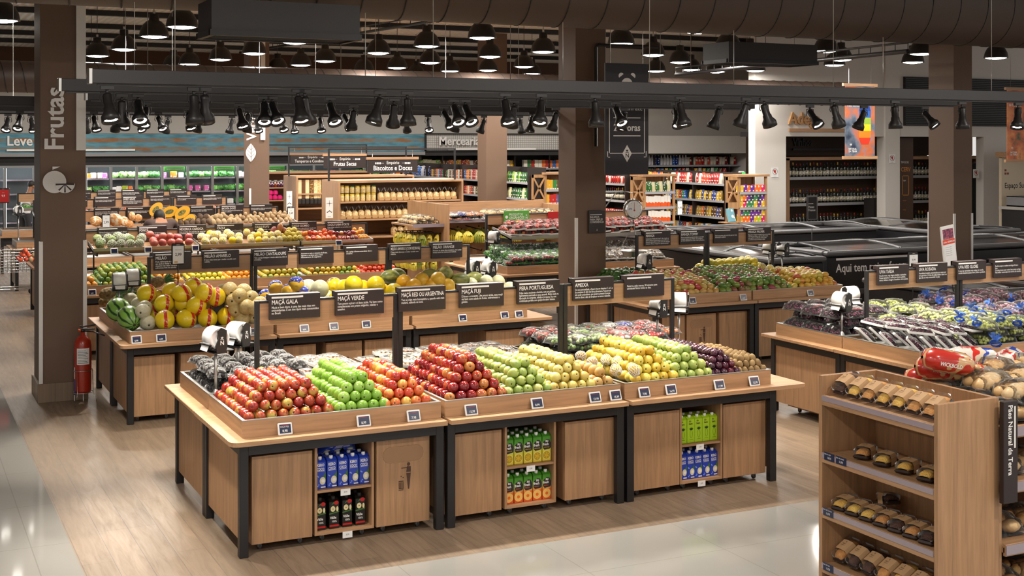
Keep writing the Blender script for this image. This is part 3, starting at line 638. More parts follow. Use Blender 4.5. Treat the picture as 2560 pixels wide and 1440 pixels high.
GALA=skin('gala_apple_skin',[(.28,(.50,.36,.06)),(.42,(.42,.07,.02)),(.6,(.30,.018,.012)),(.8,(.22,.01,.01))],scale=14,stretch=(1,1,.35),grad=1.6,rnd=.28)
GREENA=skin('green_apple_skin',[(.3,(.18,.37,.03)),(.6,(.26,.46,.06)),(.8,(.36,.54,.12))],scale=9,rnd=.3,rough=.22,spots=(230,.06,(.5,.65,.3)))
PINKA=skin('orange_red_apple_skin',[(.25,(.75,.42,.08)),(.42,(.72,.18,.04)),(.6,(.55,.05,.02)),(.8,(.40,.02,.015))],scale=12,stretch=(1,1,.3),rnd=.5,rough=.25)
REDA=skin('dark_red_apple_skin',[(.25,(.5,.18,.04)),(.4,(.36,.025,.015)),(.6,(.22,.008,.01)),(.8,(.12,.005,.01))],scale=10,stretch=(1,1,.4),rnd=.5,grad=1.2,rough=.16,coat=.5)
GPEAR=skin('green_pear_skin',[(.3,(.24,.34,.06)),(.55,(.38,.46,.10)),(.8,(.52,.52,.14))],scale=10,rnd=.35,spots=(260,.05,(.2,.2,.05)),rough=.38)
YPEAR=skin('yellow_fruit_skin',[(.28,(.50,.34,.06)),(.45,(.66,.52,.12)),(.7,(.72,.62,.20)),(.85,(.55,.56,.14))],scale=8,rnd=.35,spots=(150,.07,(.35,.2,.04)),rough=.42)
NASHI=skin('nashi_pear_skin',[(.3,(.42,.22,.05)),(.7,(.55,.33,.10))],scale=12,rnd=.3,rough=.55)
QUINCE=skin('yellow_pear_skin',[(.28,(.62,.38,.03)),(.5,(.72,.55,.07)),(.8,(.74,.66,.16))],scale=7,rnd=.4,rough=.35)
PLUM=skin('plum_skin',[(.3,(.035,.008,.02)),(.6,(.06,.008,.025)),(.8,(.14,.01,.02))],scale=8,rnd=.35,rough=.22,coat=.4)
KIWI=skin('kiwi_skin',[(.3,(.22,.13,.05)),(.7,(.36,.235,.10))],scale=20,rnd=.3,rough=.85,coat=0)
MANGO=skin('green_mango_skin',[(.22,(.30,.035,.06)),(.38,(.22,.16,.06)),(.52,(.20,.27,.04)),(.68,(.10,.20,.035)),(.85,(.05,.14,.03))],scale=4,rnd=.45,rough=.35)
MANGY=skin('yellow_mango_skin',[(.22,(.50,.10,.04)),(.38,(.62,.32,.04)),(.6,(.66,.46,.06)),(.85,(.35,.36,.05))],scale=4,rnd=.45,rough=.35)
MANGP=skin('blush_mango_skin',[(.22,(.45,.04,.05)),(.4,(.50,.24,.06)),(.6,(.58,.40,.10)),(.85,(.30,.32,.08))],scale=4,rnd=.5,rough=.4)
AVO=skin('avocado_skin',[(.3,(.035,.11,.018)),(.7,(.085,.21,.03)),(.9,(.13,.27,.04))],scale=9,rnd=.3,rough=.28,coat=.3)
LIME=skin('lime_skin',[(.25,(.06,.17,.02)),(.5,(.16,.30,.03)),(.7,(.45,.46,.05)),(.85,(.60,.42,.03))],scale=5,rnd=.5,rough=.4,bump=.15,bscale=160)
LEMON=skin('yellow_citrus_skin',[(.25,(.50,.46,.03)),(.6,(.74,.58,.03)),(.85,(.78,.62,.05))],scale=4,rnd=.35,rough=.4,bump=.15,bscale=160)
ORANGE=skin('orange_skin',[(.25,(.72,.25,.01)),(.7,(.80,.32,.015))],scale=4,rnd=.3,rough=.4,bump=.15,bscale=160)
TANG=skin('ripening_tangerine_skin',[(.22,(.14,.28,.02)),(.42,(.45,.42,.04)),(.6,(.72,.46,.03)),(.85,(.75,.33,.02))],scale=5,rnd=.4,rough=.4,bump=.12,bscale=160)
TOMA=skin('tomato_skin',[(.3,(.62,.05,.015)),(.8,(.72,.10,.02))],scale=3,rnd=.3,rough=.2,coat=.4)
PERS=skin('persimmon_skin',[(.25,(.70,.22,.02)),(.5,(.66,.10,.015)),(.8,(.55,.04,.012))],scale=3,rnd=.6,rough=.25)
POMG=skin('pomegranate_skin',[(.3,(.36,.05,.05)),(.6,(.45,.10,.07)),(.85,(.42,.18,.12))],scale=6,rnd=.35,rough=.4)
MELY=skin('yellow_melon_skin',[(.3,(.86,.60,.012)),(.7,(.92,.70,.02))],scale=5,rnd=.2,rough=.32)
MELC=skin('cream_melon_skin',[(.3,(.46,.42,.27)),(.7,(.58,.54,.38))],scale=30,rnd=.2,rough=.55,bump=.2,bscale=90)
MELT=skin('tan_melon_skin',[(.3,(.55,.40,.15)),(.7,(.66,.52,.24))],scale=25,rnd=.3,rough=.55,bump=.25,bscale=80)
MELH=skin('honeydew_skin',[(.3,(.66,.66,.38)),(.7,(.74,.73,.50))],scale=6,rnd=.3,rough=.4)
MELO=skin('orange_melon_skin',[(.3,(.78,.40,.02)),(.7,(.82,.52,.05))],scale=4,rnd=.25,rough=.4)
MELG=skin('toad_skin_melon',[(.35,(.10,.13,.03)),(.5,(.26,.27,.06)),(.7,(.40,.38,.10))],scale=22,rnd=.2,rough=.5,stretch=(1,1,.5))
NETY=skin('netted_melon_skin',[(.3,(.80,.42,.02)),(.7,(.84,.52,.05))],scale=4,rnd=.25,rough=.4,spots=(75,.0,(.8,.6,.2)))
POTA=skin('potato_skin',[(.3,(.34,.22,.11)),(.7,(.48,.34,.18))],scale=12,rnd=.35,rough=.8,coat=0)
TARO=skin('taro_skin',[(.3,(.07,.04,.025)),(.7,(.16,.10,.06))],scale=18,rnd=.3,rough=.9,coat=0)
NASH=None
# watermelon: stripes along the stem axis
wm=mat('watermelon_skin',(.1,.3,.05),.3,coat=.3); t,N,L,bb=nt(wm)
tc=N.new('ShaderNodeTexCoord'); wv=N.new('ShaderNodeTexNoise'); wv.inputs['Scale'].default_value=9; L.new(tc.outputs['Object'],wv.inputs[0])
sx=N.new('ShaderNodeSeparateXYZ'); L.new(tc.outputs['Object'],sx.inputs[0]); at=N.new('ShaderNodeMath'); at.operation='ARCTAN2'; L.new(sx.outputs['Y'],at.inputs[0]); L.new(sx.outputs['X'],at.inputs[1])
ma=N.new('ShaderNodeMath'); ma.operation='MULTIPLY_ADD'; ma.inputs[1].default_value=9; L.new(at.outputs[0],ma.inputs[0])
nm=N.new('ShaderNodeMath'); nm.operation='MULTIPLY'; nm.inputs[1].default_value=4.2; L.new(wv.outputs['Fac'],nm.inputs[0]); L.new(nm.outputs[0],ma.inputs[2])
si=N.new('ShaderNodeMath'); si.operation='SINE'; L.new(ma.outputs[0],si.inputs[0])
rp=ramp(N,[(.0,(.22,.42,.07)),(.55,(.17,.36,.05)),(.8,(.015,.07,.015)),(1,(.01,.045,.01))]); L.new(si.outputs[0],rp.inputs[0]); L.new(rp.outputs[0],bb.inputs['Base Color'])
F={}
F['gala']=fruit('gala_apple',GALA,.039,.035,.25,.18)
F['green']=fruit('green_apple',GREENA,.0415,.038,.25,.12)
F['pink']=fruit('orange_red_apple',PINKA,.039,.037,.25,.15)
F['red']=fruit('dark_red_apple',REDA,.041,.041,.28,.18,lump=.02)
F['gpear']=fruit('green_pear',GPEAR,.041,.046,.08,.12,pear=.8)
F['ypear']=fruit('yellow_guava',YPEAR,.040,.041,.05,.12,pear=.45,lump=.02)
F['nashi']=fruit('nashi_pear',NASHI,.045,.041,.2,.15)
F['quince']=fruit('yellow_quince',QUINCE,.043,.05,.08,.12,pear=.7,lump=.025)
F['plum']=fruit('plum',PLUM,.0315,.032,.12,0,calyx=False)
F['kiwi']=fruit('kiwi',KIWI,.027,.035,.04,.04,stem=False)
F['mango']=fruit('green_mango',MANGO,.042,.056,lump=.03,calyx=False,stem=False,bend=.12)
F['mangy']=fruit('yellow_mango',MANGY,.042,.056,lump=.03,calyx=False,stem=False,bend=.12)
F['mangp']=fruit('blush_mango',MANGP,.044,.058,lump=.03,calyx=False,stem=False,bend=.12)
F['avo']=fruit('avocado',AVO,.05,.062,pear=.35,calyx=False,stem=False)
F['lime']=fruit('green_citrus',LIME,.038,.036,.04,.04,stem=False,calyx=False)
F['lemon']=fruit('yellow_citrus',LEMON,.037,.036,.04,.04,stem=False,calyx=False)
F['orange']=fruit('orange',ORANGE,.0385,.037,.04,.04,stem=False,calyx=False)
F['tang']=fruit('tangerine',TANG,.039,.035,.06,.06,stem=False,calyx=False)
F['toma']=fruit('tomato',TOMA,.035,.03,.15,.04,stem=False,calyx=False,rib=.03,nr=5)
F['pers']=fruit('persimmon',PERS,.043,.036,.12,.04,stem=False,calyx=False)
F['pota']=fruit('potato',POTA,.035,.045,lump=.06,stem=False,calyx=False)
F['taro']=fruit('taro_root',TARO,.045,.062,lump=.08,stem=False,calyx=False)
NF={}
def heap(key,label,cat,group,x0,n,y0,m,L=4,d=.08,z0=None,slope=0,parts=True,axis=True,jit=.12,maxn=300,skew=0,zbase=.866,lie=False,dz=.70):
    fr=F[key]; rx=max(v.co.x for v in fr[1].vertices); rz=max(v.co.z for v in fr[1].vertices)
    r=rx if axis else min(rx,rz); cnt=0
    for k in range(L):
        nn=n-k; mm=m-k
        if nn<1: break
        for i in range(nn):
            for j in range(mm):
                top=(k==L-1) or nn<=2
                if not top and 0<i<nn-1 and j>1: continue
                if not top and i==nn-1 and nn>3 and j>2: continue
                if cnt>=maxn: return cnt
                x=x0+d*(i+k/2)+R_.uniform(-1,1)*jit*d*.3+skew*(j+k/2)*d; y=y0+d*(j*.96+k*.5)+R_.uniform(-1,1)*jit*d*.3
                z=zbase+r+k*d*dz+slope*j+(R_.uniform(0,.012) if k else 0)
                if axis: rot=(-PI/2+R_.uniform(-.5,.5),R_.uniform(-.4,.4),R_.uniform(-.7,.7))
                else: rot=(R_.uniform(-.5,.5)+(PI/2 if lie else 0),R_.uniform(-.4,.4),R_.uniform(0,6.28))
                if axis: 
                    # spin about the stem axis first
                    q=Euler(rot).to_matrix()@Matrix.Rotation(R_.uniform(0,6.28),3,'Z'); rot=q.to_euler()
                s=R_.uniform(.94,1.05)
                place(fr,(x,y,z),rot,label,cat,group,(s,s,s),parts); cnt+=1
    return cnt
def riser(x0,y0,x1,y1,z): pass
heap('gala','gala apple of the red and yellow pile at the corner of the front table','apple','gala apples',2.16,8,8.41,12,4,.0785)
heap('green','bright green apple of the pile beside the gala apples','apple','green apples',2.80,5,8.42,12,4,.0815)
heap('pink','orange-red apple of the pile beside the green apples','apple','orange-red apples',3.135,5,8.42,12,4,.0765)
heap('red','dark red apple of the tall pile on the middle front table','apple','dark red apples',3.63,6,8.42,12,5,.0825)
heap('gpear','light green pear of the pile beside the dark red apples','pear','light green pears',4.10,5,8.43,12,4,.081)
heap('ypear','speckled yellow guava of the pile beside the light green pears','guava','speckled yellow guavas',4.475,5,8.42,12,4,.080)
heap('nashi','brown nashi pear at the corner of the middle front tray','pear','brown nashi pears',4.86,2,8.43,6,2,.088)
heap('quince','yellow quince of the pile at the steel divider by the foam nets','quince','yellow quinces',5.20,5,8.43,11,4,.085)
heap('gpear','green pear of the pile between the yellow quinces and plums','pear','green pears by the plums',5.55,5,8.43,12,4,.081)
heap('plum','dark purple plum of the pile between green pears and kiwis','plum','dark plums',5.90,5,8.42,15,4,.063)
heap('kiwi','brown kiwi of the pile at the end of the front island','kiwi','brown kiwis',6.175,5,8.42,14,3,.060,axis=False)
# foam-netted fruit
NETM=mat('foam_net_white',(.82,.80,.74),.7)
def netsleeve(r,h,open_=.25,n=13,k=6):
    b=MB(); 
    for s in (-1,1):
        for i in range(n):
            pts=[]
            for j in range(k+1):
                u=j/k; a=PI*(.12+(.88-open_)*u); ang=2*PI*(i/n)+s*u*1.1
                pts.append((1.03*r*math.sin(a)*math.cos(ang),1.03*r*math.sin(a)*math.sin(ang),-1.03*h*math.cos(a)))
            b.tube(pts,r*.05,NETM,3,False)
    return b.mesh('foam_net')
NETS={}
def netted(key,x,y,z,label,cat,group,rot=None,sc=1,open_=.25):
    fr=F[key]; r=max(v.co.x for v in fr[1].vertices); h=max(v.co.z for v in fr[1].vertices)
    k=(key,open_)
    if k not in NETS: NETS[k]=netsleeve(r,h,open_)
    o=place(fr,(x,y,z),rot or (R_.uniform(-1.2,-.4),R_.uniform(-.4,.4),R_.uniform(-.6,.6)),label,cat,group,(sc,)*3,False); mk('foam_net',NETS[k],o); return o
for i,(px,py) in enumerate(((1452,890),(1480,905),(1515,900),(1540,925),(1545,905),(1585,935))):
    x,y=atZ(px,py,.99 if i<5 else .96); netted('nashi' if i<2 else 'quince',x+.0,y,.99,'fruit in a white foam net by the steel divider beside the yellow quinces','netted fruit','foam-netted fruit by the divider')
# melons of island 2
F['wm']=fruit('watermelon',wm,.125,.155,.02,.02,n=24,k=14,stem=False)
F['mely']=fruit('yellow_melon',MELY,.1,.118,.03,.03,n=20,k=12,stem=False,calyx=False,lump=.008,rib=.012,nr=12)
F['melc']=fruit('cream_melon',MELC,.078,.08,.03,.03,n=18,k=10,stem=False)
F['melt']=fruit('tan_cantaloupe',MELT,.08,.085,.03,.03,n=18,k=10,stem=False)
F['melh']=fruit('honeydew_melon',MELH,.088,.1,.02,.02,n=18,k=10,stem=False,calyx=False)
F['melo']=fruit('orange_netted_melon',MELO,.088,.095,.02,.02,n=18,k=10,stem=False,calyx=False)
F['melg']=fruit('green_speckled_melon',MELG,.085,.12,.02,.02,n=18,k=10,stem=False,calyx=False)
bd=MB(); P=[]
for i in range(25):
    a=-PI*.98*i/24+PI*.49; 
REDB=mat('red_yellow_band',hx('#C81E1E'),.45); t,N,L,bb=nt(REDB); tc=N.new('ShaderNodeTexCoord'); ck=N.new('ShaderNodeTexVoronoi'); ck.inputs['Scale'].default_value=70; L.new(tc.outputs['Object'],ck.inputs[0]); rp=ramp(N,[(.28,(.85,.7,.35)),(.34,hx('#C81E1E'))]); L.new(ck.outputs['Distance'],rp.inputs[0]); L.new(rp.outputs[0],bb.inputs['Base Color'])
for i in range(37):
    a=2*PI*i/36; 
V=[];Fs=[]
for i in range(36):
    a=2*PI*i/36
    for s in (-.016,.016): V.append((s,.1035*math.cos(a),.121*math.sin(a)))
for i in range(36): j=(i+1)%36; Fs.append((2*i,2*j,2*j+1,2*i+1))
bd.add(V,Fs,REDB,True); BANDM=bd.mesh('paper_band')
def melon(key,px,py,lay,label,group,cat='melon',rot=None,sc=1,band=False,dz=.13):
    fr=F[key]; r=max(v.co.x for v in fr[1].vertices)*sc; z=.866+r+lay*dz
    x,y=atZ(px,py,z)
    o=place(fr,(x,y,z),rot or (-PI/2+R_.uniform(-.4,.4),0,R_.uniform(-.5,.5)),label,cat,group,(sc,)*3,True)
    if band: mk('paper_band',BANDM,o,(0,0,0),(0,0,R_.uniform(-.3,.3)))
    return o
melon('wm',297,776,0,'striped watermelon against the pineapples','striped watermelons','watermelon',rot=(-PI/2+.5,0,.3)); melon('wm',324,795,0,'striped watermelon at the tray corner, in front of the other','striped watermelons','watermelon',rot=(-PI/2+.4,0,.2),sc=.95)
for px,py,l in ((327,750,1),(346,761,1),(362,770,1),(357,779,1),(369,807,0)): melon('melc',px,py,l,'pale cream melon between the watermelons and yellow melons','pale cream melons',dz=.11)
for px,py,l in ((412,800,0),(466,797,0),(519,796,0),(566,792,0),(385,787,0),(443,782,0),(500,778,0),(545,775,0),(410,760,1),(460,758,1),(491,764,1),(532,753,1),(395,748,1),(367,734,1.6),(430,728,1.8),(455,734,1.8),(484,717,2.1),(512,732,2),(540,742,1.6)): melon('mely',px,py,l,'yellow melon with a red paper band','banded yellow melons',band=True,sc=.97)
for px,py,l in ((605,797,0),(635,794,0),(660,790,0),(590,775,.7),(617,767,1),(640,770,1),(585,752,1.4),(563,745,1.5),(557,728,1.8),(600,740,1.8),(575,724,2.2),(610,728,2.1),(628,745,1.6),(650,760,1.2)): melon('melt',px,py,l,'tan cantaloupe beside the banded yellow melons','tan cantaloupes',sc=1.0)
# blue bags with orange melons
BLUEF=skin('blue_printed_bag',[(.35,(.03,.04,.35)),(.55,(.05,.08,.5)),(.62,(.7,.7,.75)),(.66,(.05,.06,.4))],scale=28,rnd=0,rough=.25)
for px,py,l in ((665,742,0),(690,720,1),(722,730,1),(740,712,1.6),(672,760,0),(705,755,0),(755,735,.8)):
    o=melon('melo',px,py,l,'orange melon wrapped in a blue printed bag','melons in blue bags'); 
    b=MB(); r=.091; b.lathe([(r*math.sin(PI*i/10),-.1*math.cos(PI*i/10)) for i in range(4,9)],14,BLUEF,lump=.05); m_=b.mesh('blue_bag'); mk('blue_bag',m_,o,None,(.5,.4,0))
for px,py,l in ((800,722,1),(818,745,0),(770,720,1),(785,740,0)): melon('melh',px,py,l,'big cream honeydew between the blue bags and yellow melons','cream honeydews',sc=1.15)
for px,py,l in ((835,715,1),(862,720,1),(885,712,1.4),(905,722,1),(940,712,1.4),(920,735,.5),(955,730,.7),(870,740,.3),(845,750,0),(895,750,0),(985,730,.8),(970,752,0),(1000,745,.2),(1020,745,.2)): melon('mely',px,py,l,'plain yellow melon behind the MAÇÃ VERDE sign','plain yellow melons')
for px,py,l in ((1010,705,1.4),(1035,715,1.2),(1055,700,1.6),(1080,712,1.2),(1095,698,1.7),(1120,715,1),(1060,735,.4),(1090,735,.4),(1130,735,.3),(1030,730,.6),(1145,728,.4)):
    netted_=melon('melo',px,py,l,'orange melon in a fine net behind the MAÇÃ FUJI sign','netted orange melons')
for px,py,l in ((975,692,1.8),(990,688,1.8),(1112,684,2),(1150,700,1.4),(1185,697,1.2),(1195,712,.6),(1075,690,1.8)): melon('melg',px,py,l,'green speckled melon near the paired bag rolls','green speckled melons',rot=(R_.uniform(-.3,.3),PI/2,R_.uniform(-.4,.4)))
for px,py,l in ((1175,712,.8),(1215,705,.9),(1245,705,.7),(1250,718,.2),(1225,722,.2),(1275,722,0)): melon('melh',px,py,l,'pale honeydew at the aisle end of the melon island','pale honeydews')
# pineapples
PINE_=skin('pineapple_skin',[(.3,(.10,.06,.015)),(.6,(.24,.16,.05)),(.8,(.35,.26,.08))],scale=40,rnd=.2,rough=.7,bump=1,bscale=38,coat=0)
b=MB(); b.lathe(prof_round(.068,.10,0,0,10),18,PINE_,lump=.01); pm=b.mesh('pineapple')
b=MB()
for k in range(22):
    a=k*2.4; el=.25+.9*(k/22); l=.07+.1*(1-k/30); d=Vector((math.cos(a)*math.cos(PI/2-el*.5)*0+math.cos(a)*math.sin(el*.9),math.sin(a)*math.sin(el*.9),math.cos(el*.9)))
    b.tube([(0,0,.085),tuple(Vector((0,0,.085))+d*l*.5),tuple(Vector((0,0,.085))+d*l+Vector((0,0,.02)))],[.009,.008,.001],LEAFG,4)
pc=b.mesh('leaf_crown')
for px,py,z,l in ((268,752,.95,'lowest at the tray end'),(270,733,1.07,'on top of the others'),(300,740,.97,'behind the watermelons'),(392,705,1.1,'behind the yellow melons')):
    x,y=atZ(px,py,z); o=mk('pineapple',pm,None,(x,y,z),(.2,1.35,.35)); tag(o,'pineapple lying on its side, '+l,'pineapple','pineapples'); mk('leaf_crown',pc,o)
# citrus island lower trays
def span(pa,pb,Y,d): 
    a,b_=atY(pa,Y),atY(pb,Y); return a+d/2,max(2,int((b_-a)/d))
def hspan(key,label,cat,group,pa,pb,Y,m,L,d,**kw):
    x,n=span(pa,pb,Y,d); return heap(key,label,cat,group,x,n,Y,m,L,d,parts=False,axis=False,**kw)
hspan('orange','yellow-orange citrus at the pillar end of the citrus island','citrus','yellow-orange citrus by the pillar',212,245,17.1,4,2,.085)
hspan('lime','greenish citrus of the pile behind the pineapples','citrus','greenish citrus by the pillar',240,395,17.12,9,4,.078,slope=.006)
hspan('orange','orange of the pile behind the price stand reading 2,99','orange','oranges behind the price stand',385,468,17.12,8,3,.078,slope=.006)
hspan('lemon','yellow citrus of the pile between two orange piles','citrus','yellow citrus',470,572,17.12,8,3,.072,slope=.006)
hspan('orange','small orange of the pile beside the yellow citrus','orange','small oranges',566,655,17.12,8,3,.070,slope=.006)
hspan('tang','green and orange tangerine by the steel divider','tangerine','green and orange tangerines',655,755,17.12,8,3,.080,slope=.006)
hspan('tang','ripening tangerine of the broad pile beside the tomatoes','tangerine','ripening tangerines',768,905,17.12,8,3,.078,slope=.006)
hspan('toma','red tomato of the pile at the aisle end of the citrus island','tomato','tomatoes on the citrus island',903,1005,17.12,8,3,.070,slope=.006)
# upper trays
def tray_pts(x0,x1,yf,yb,zf,zb,key,n,label,cat,group,netp=0,sc=1,layers=1,open_=.25):
    for i in range(n):
        u=R_.random(); v=R_.random()
        cols=int(math.ceil(math.sqrt(n*(x1-x0)/(yb-yf)))); rws=int(math.ceil(n/cols)); c=i%cols; q=i//cols
        x=x0+(c+.5+.25*(q%2)+R_.uniform(-.12,.12))*(x1-x0)/(cols+.25); v=(q+.5)/rws; y=yf+v*(yb-yf); r=max(p.co.x for p in F[key][1].vertices)*sc
        z=zf+(zb-zf)*v-.02+r+(R_.uniform(0,.06) if layers>1 and v>.4 else 0)
        if R_.random()<netp: netted(key,x,y,z,label,cat,group,sc=sc,open_=open_)
        else: place(F[key],(x,y,z),(R_.uniform(-.8,.8),R_.uniform(-.8,.8),R_.uniform(0,6)),label,cat,group,(sc,)*3,False)
CUST=skin('custard_apple_skin',[(.3,(.12,.18,.06)),(.7,(.36,.42,.18))],scale=18,rnd=.2,rough=.7,bump=.8,bscale=45,coat=0)
F['cust']=fruit('custard_apple',CUST,.062,.06,lump=.04,stem=False,calyx=False)
F['pom']=fruit('pomegranate',POMG,.058,.052,.02,0,lump=.015,stem=False,calyx=True)
F['yfoam']=fruit('small_yellow_melon',MELY,.055,.058,stem=False,calyx=False)
F['papa']=fruit('yellow_custard_fruit',skin('knobbly_yellow_skin',[(.3,(.35,.26,.03)),(.7,(.62,.48,.06))],scale=20,rnd=.3,rough=.6,bump=1,bscale=50,coat=0),.05,.055,lump=.06,stem=False,calyx=False)
tray_pts(2.50,3.18,17.8,18.25,1.31,1.37,'cust',14,'green custard apple in a white foam net','custard apple','foam-netted custard apples',.85,layers=2,open_=.3)
tray_pts(3.20,3.82,17.8,18.25,1.31,1.37,'pom',14,'rosy pomegranate under the PONCÃ sign','pomegranate','pomegranates',layers=2)
tray_pts(3.92,4.55,17.8,18.25,1.31,1.37,'yfoam',14,'yellow fruit in a foam net under the MEXERICA CARIOCA sign','netted fruit','foam-netted yellow fruit under MEXERICA CARIOCA',.65,layers=2)
tray_pts(4.58,5.1,17.8,18.25,1.31,1.37,'yfoam',14,'yellow fruit in a foam net under the CAQUI sign','netted fruit','foam-netted yellow fruit under CAQUI',.9,sc=.9,layers=2,open_=.35)
tray_pts(5.06,5.4,17.8,18.25,1.31,1.37,'papa',12,'knobbly yellow fruit under the CAQUI FUYU sign','fruit','knobbly yellow fruit',layers=2)
tray_pts(5.42,5.9,17.8,18.25,1.31,1.37,'pers',26,'red-orange persimmon under the CAQUI GIOMBO sign','persimmon','persimmons',layers=2,sc=.95)
tray_pts(5.9,6.24,17.8,18.25,1.31,1.37,'red',26,'dark red plum under the CAQUI RAMA FORTE sign','plum','red plums on the upper tray',layers=2,sc=.75)
tray_pts(6.24,6.40,17.8,18.25,1.31,1.37,'orange',12,'small orange at the end of the upper tray','orange','small oranges on the upper tray',layers=2,sc=.85)
# cocoa pods among them
POD=skin('cocoa_pod_skin',[(.35,(.28,.06,.05)),(.5,(.40,.16,.04)),(.7,(.55,.34,.05))],scale=4,rnd=.8,rough=.45)
F['pod']=fruit('cocoa_pod',POD,.045,.085,lump=.01,rib=.12,nr=10,stem=False,calyx=False)
for i,(px,py) in enumerate(((683,580),(700,572),(712,582),(690,592))): x,z=atY(px,18.1,py); place(F['pod'],(x,18.1,z),(.2*i,.3-.25*i,0),'ribbed cocoa pod beside the knobbly yellow fruit','cocoa pod','cocoa pods')
# mango island heaps
def heapm(key,label,group,x0,x1,y0,m,L,d,slope,cat='mango'):
    return heap(key,label,cat,group,x0+d/2,int((x1-x0)/d),y0,m,L,d,slope=slope,parts=False,axis=False,lie=True,jit=.5,dz=.55)
heapm('mangp','yellow and rosy mango of the pile by the avocados','rosy mangoes',8.26,9.22,12.96,9,3,.093,.013)
heapm('mango','green and purple mango of the long middle pile','green mangoes',9.2,10.36,12.96,10,3,.093,.013)
heapm('mangy','yellow mango of the pile at the freezer end','yellow mangoes',10.33,11.08,12.96,8,3,.093,.008)
heap('avo','dark green avocado beneath the hanging scale','avocado','avocados',8.30,8,13.95,6,3,.108,slope=0,parts=False,axis=False,lie=True,jit=.5,dz=.6)
F['may']=fruit('small_oval_yellow_melon',LEMON,.055,.065,stem=False,calyx=False)
heap('may','oval yellow fruit behind the green mangoes','fruit','oval yellow fruit',9.72,11,13.98,5,4,.105,slope=.0,parts=False,axis=False,lie=True,jit=.4,dz=.6)
for px,py in ((1870,648),(1885,655),(1905,668),(1925,672),(1855,650),(1945,676)): x,y=atZ(px,py,1.06); netted('yfoam',x,y,1.06,'fruit in a white foam net behind the yellow mangoes','netted fruit','foam-netted fruit on the mango island')
# squash and potato island, upper trays
upper(2.45,3.9,21.5,22.1,1.33,1.40,'sloping upper tray under the cut squash and papaya halves'); upper(3.92,6.42,21.5,22.1,1.33,1.40,'sloping upper tray under the taro roots and potatoes')
SQ=skin('squash_flesh',[(.3,(.66,.26,.06)),(.55,(.78,.38,.12)),(.62,(.9,.8,.62))],scale=22,rnd=.2,rough=.5)
PAPF=mat('papaya_flesh',(.80,.40,.02),.4); SEED=skin('papaya_seeds',[(.35,(.03,.03,.02)),(.55,(.12,.12,.03)),(.7,(.35,.28,.05))],scale=60,rnd=.2,rough=.3)
def papaya():
    b=MB(); b.lathe([(1e-6,-.125),(.05,-.1),(.075,-.04),(.075,.03),(.05,.09),(1e-6,.125)],20,skin('squash_rind',[(.3,(.05,.07,.03)),(.7,(.25,.22,.05))],scale=8,rnd=.3,rough=.5))
    keep=[]
    for f,mi_,s_ in zip(b.f,b.m,b.s):
        if sum(b.v[i][1] for i in f)/len(f)>-.001: keep.append((f,mi_,s_))
    b.f=[k[0] for k in keep]; b.m=[k[1] for k in keep]; b.s=[k[2] for k in keep]
    O=[(.078*math.cos(2*PI*i/24)*1.0,.125*math.sin(2*PI*i/24)) for i in range(24)]
    b.prism(O,.004,PAPF,T((0,0,0))@FY)
    b.prism([(.034*math.cos(2*PI*i/18),-.01+.065*math.sin(2*PI*i/18)) for i in range(18)],.002,SEED,T((0,-.004,0))@FY)
    return b.mesh('papaya_half')
pp=papaya()
for px,py,ry in ((390,523,.9),(399,541,.3),(425,529,1.3),(456,531,1.0),(450,550,.1),(422,560,.2),(471,552,.9)):
    x,z=atY(px,21.75,py); o=mk('papaya_half',pp,None,(x,21.75,z),(-.2,ry,R_.uniform(-.3,.3)),(1.15,)*3); tag(o,'halved orange papaya with dark seeds facing out','papaya half','papaya halves')
b=MB(); b.lathe(prof_round(.11,.09,0,0,10),20,SQ,rib=.06,nr=12); sqm=b.mesh('squash_piece')
for px,py,s_ in ((240,553,1),(288,550,1.3),(262,560,1),(310,553,.9),(330,540,.8),(345,545,.7),(322,560,.8)):
    x,z=atY(px,21.75,py); o=mk('cut_squash',sqm,None,(x,21.75,z),(R_.uniform(-.6,.2),R_.uniform(-.5,.5),R_.uniform(0,3)),(s_*.9,s_*.6,s_)); tag(o,'wrapped piece of orange squash with white rind specks' if s_>=1 else 'small wedge of orange squash beside the person','squash','squash pieces')
tray_pts(4.35,4.95,21.55,22.1,1.35,1.40,'taro',24,'dark hairy taro root','taro','taro roots',layers=2)
tray_pts(4.9,5.45,21.55,22.1,1.35,1.41,'pota',28,'large light potato beside the taro roots','potato','large potatoes',layers=2,sc=1.25)
tray_pts(5.45,6.35,21.55,22.1,1.37,1.44,'pota',60,'small round potato at the shelf end','potato','small potatoes',layers=2,sc=.9)
# ---------------------------------------------------------------- stock protos and rows
def palette(name,cols,rough=.4,band=None,scale=None):
    """one colour per object out of a printed range, with lighter printed patches"""
    m=mat(name,cols[0],rough); t,N,L,b=nt(m)
    oi=N.new('ShaderNodeObjectInfo'); r=N.new('ShaderNodeValToRGB'); r.color_ramp.interpolation='CONSTANT'; e=r.color_ramp.elements
    e[0].position=0; e[0].color=(*cols[0],1); e[1].position=(len(cols)-1)/len(cols); e[1].color=(*cols[-1],1)
    for i,c in enumerate(cols[1:-1]): k=e.new((i+1)/len(cols)); k.color=(*c,1)
    L.new(oi.outputs['Random'],r.inputs[0]); out=r.outputs[0]
    tc=N.new('ShaderNodeTexCoord'); n=N.new('ShaderNodeTexVoronoi'); n.inputs['Scale'].default_value=scale or 22; L.new(tc.outputs['Object'],n.inputs[0])
    lt=N.new('ShaderNodeMath'); lt.operation='LESS_THAN'; lt.inputs[1].default_value=.33; L.new(n.outputs['Distance'],lt.inputs[0])
    mx=N.new('ShaderNodeMixRGB'); mx.inputs[2].default_value=(*(band or (.75,.72,.65)),1); L.new(lt.outputs[0],mx.inputs[0]); L.new(out,mx.inputs[1]); L.new(mx.outputs[0],b.inputs['Base Color'])
    return m
H=hx
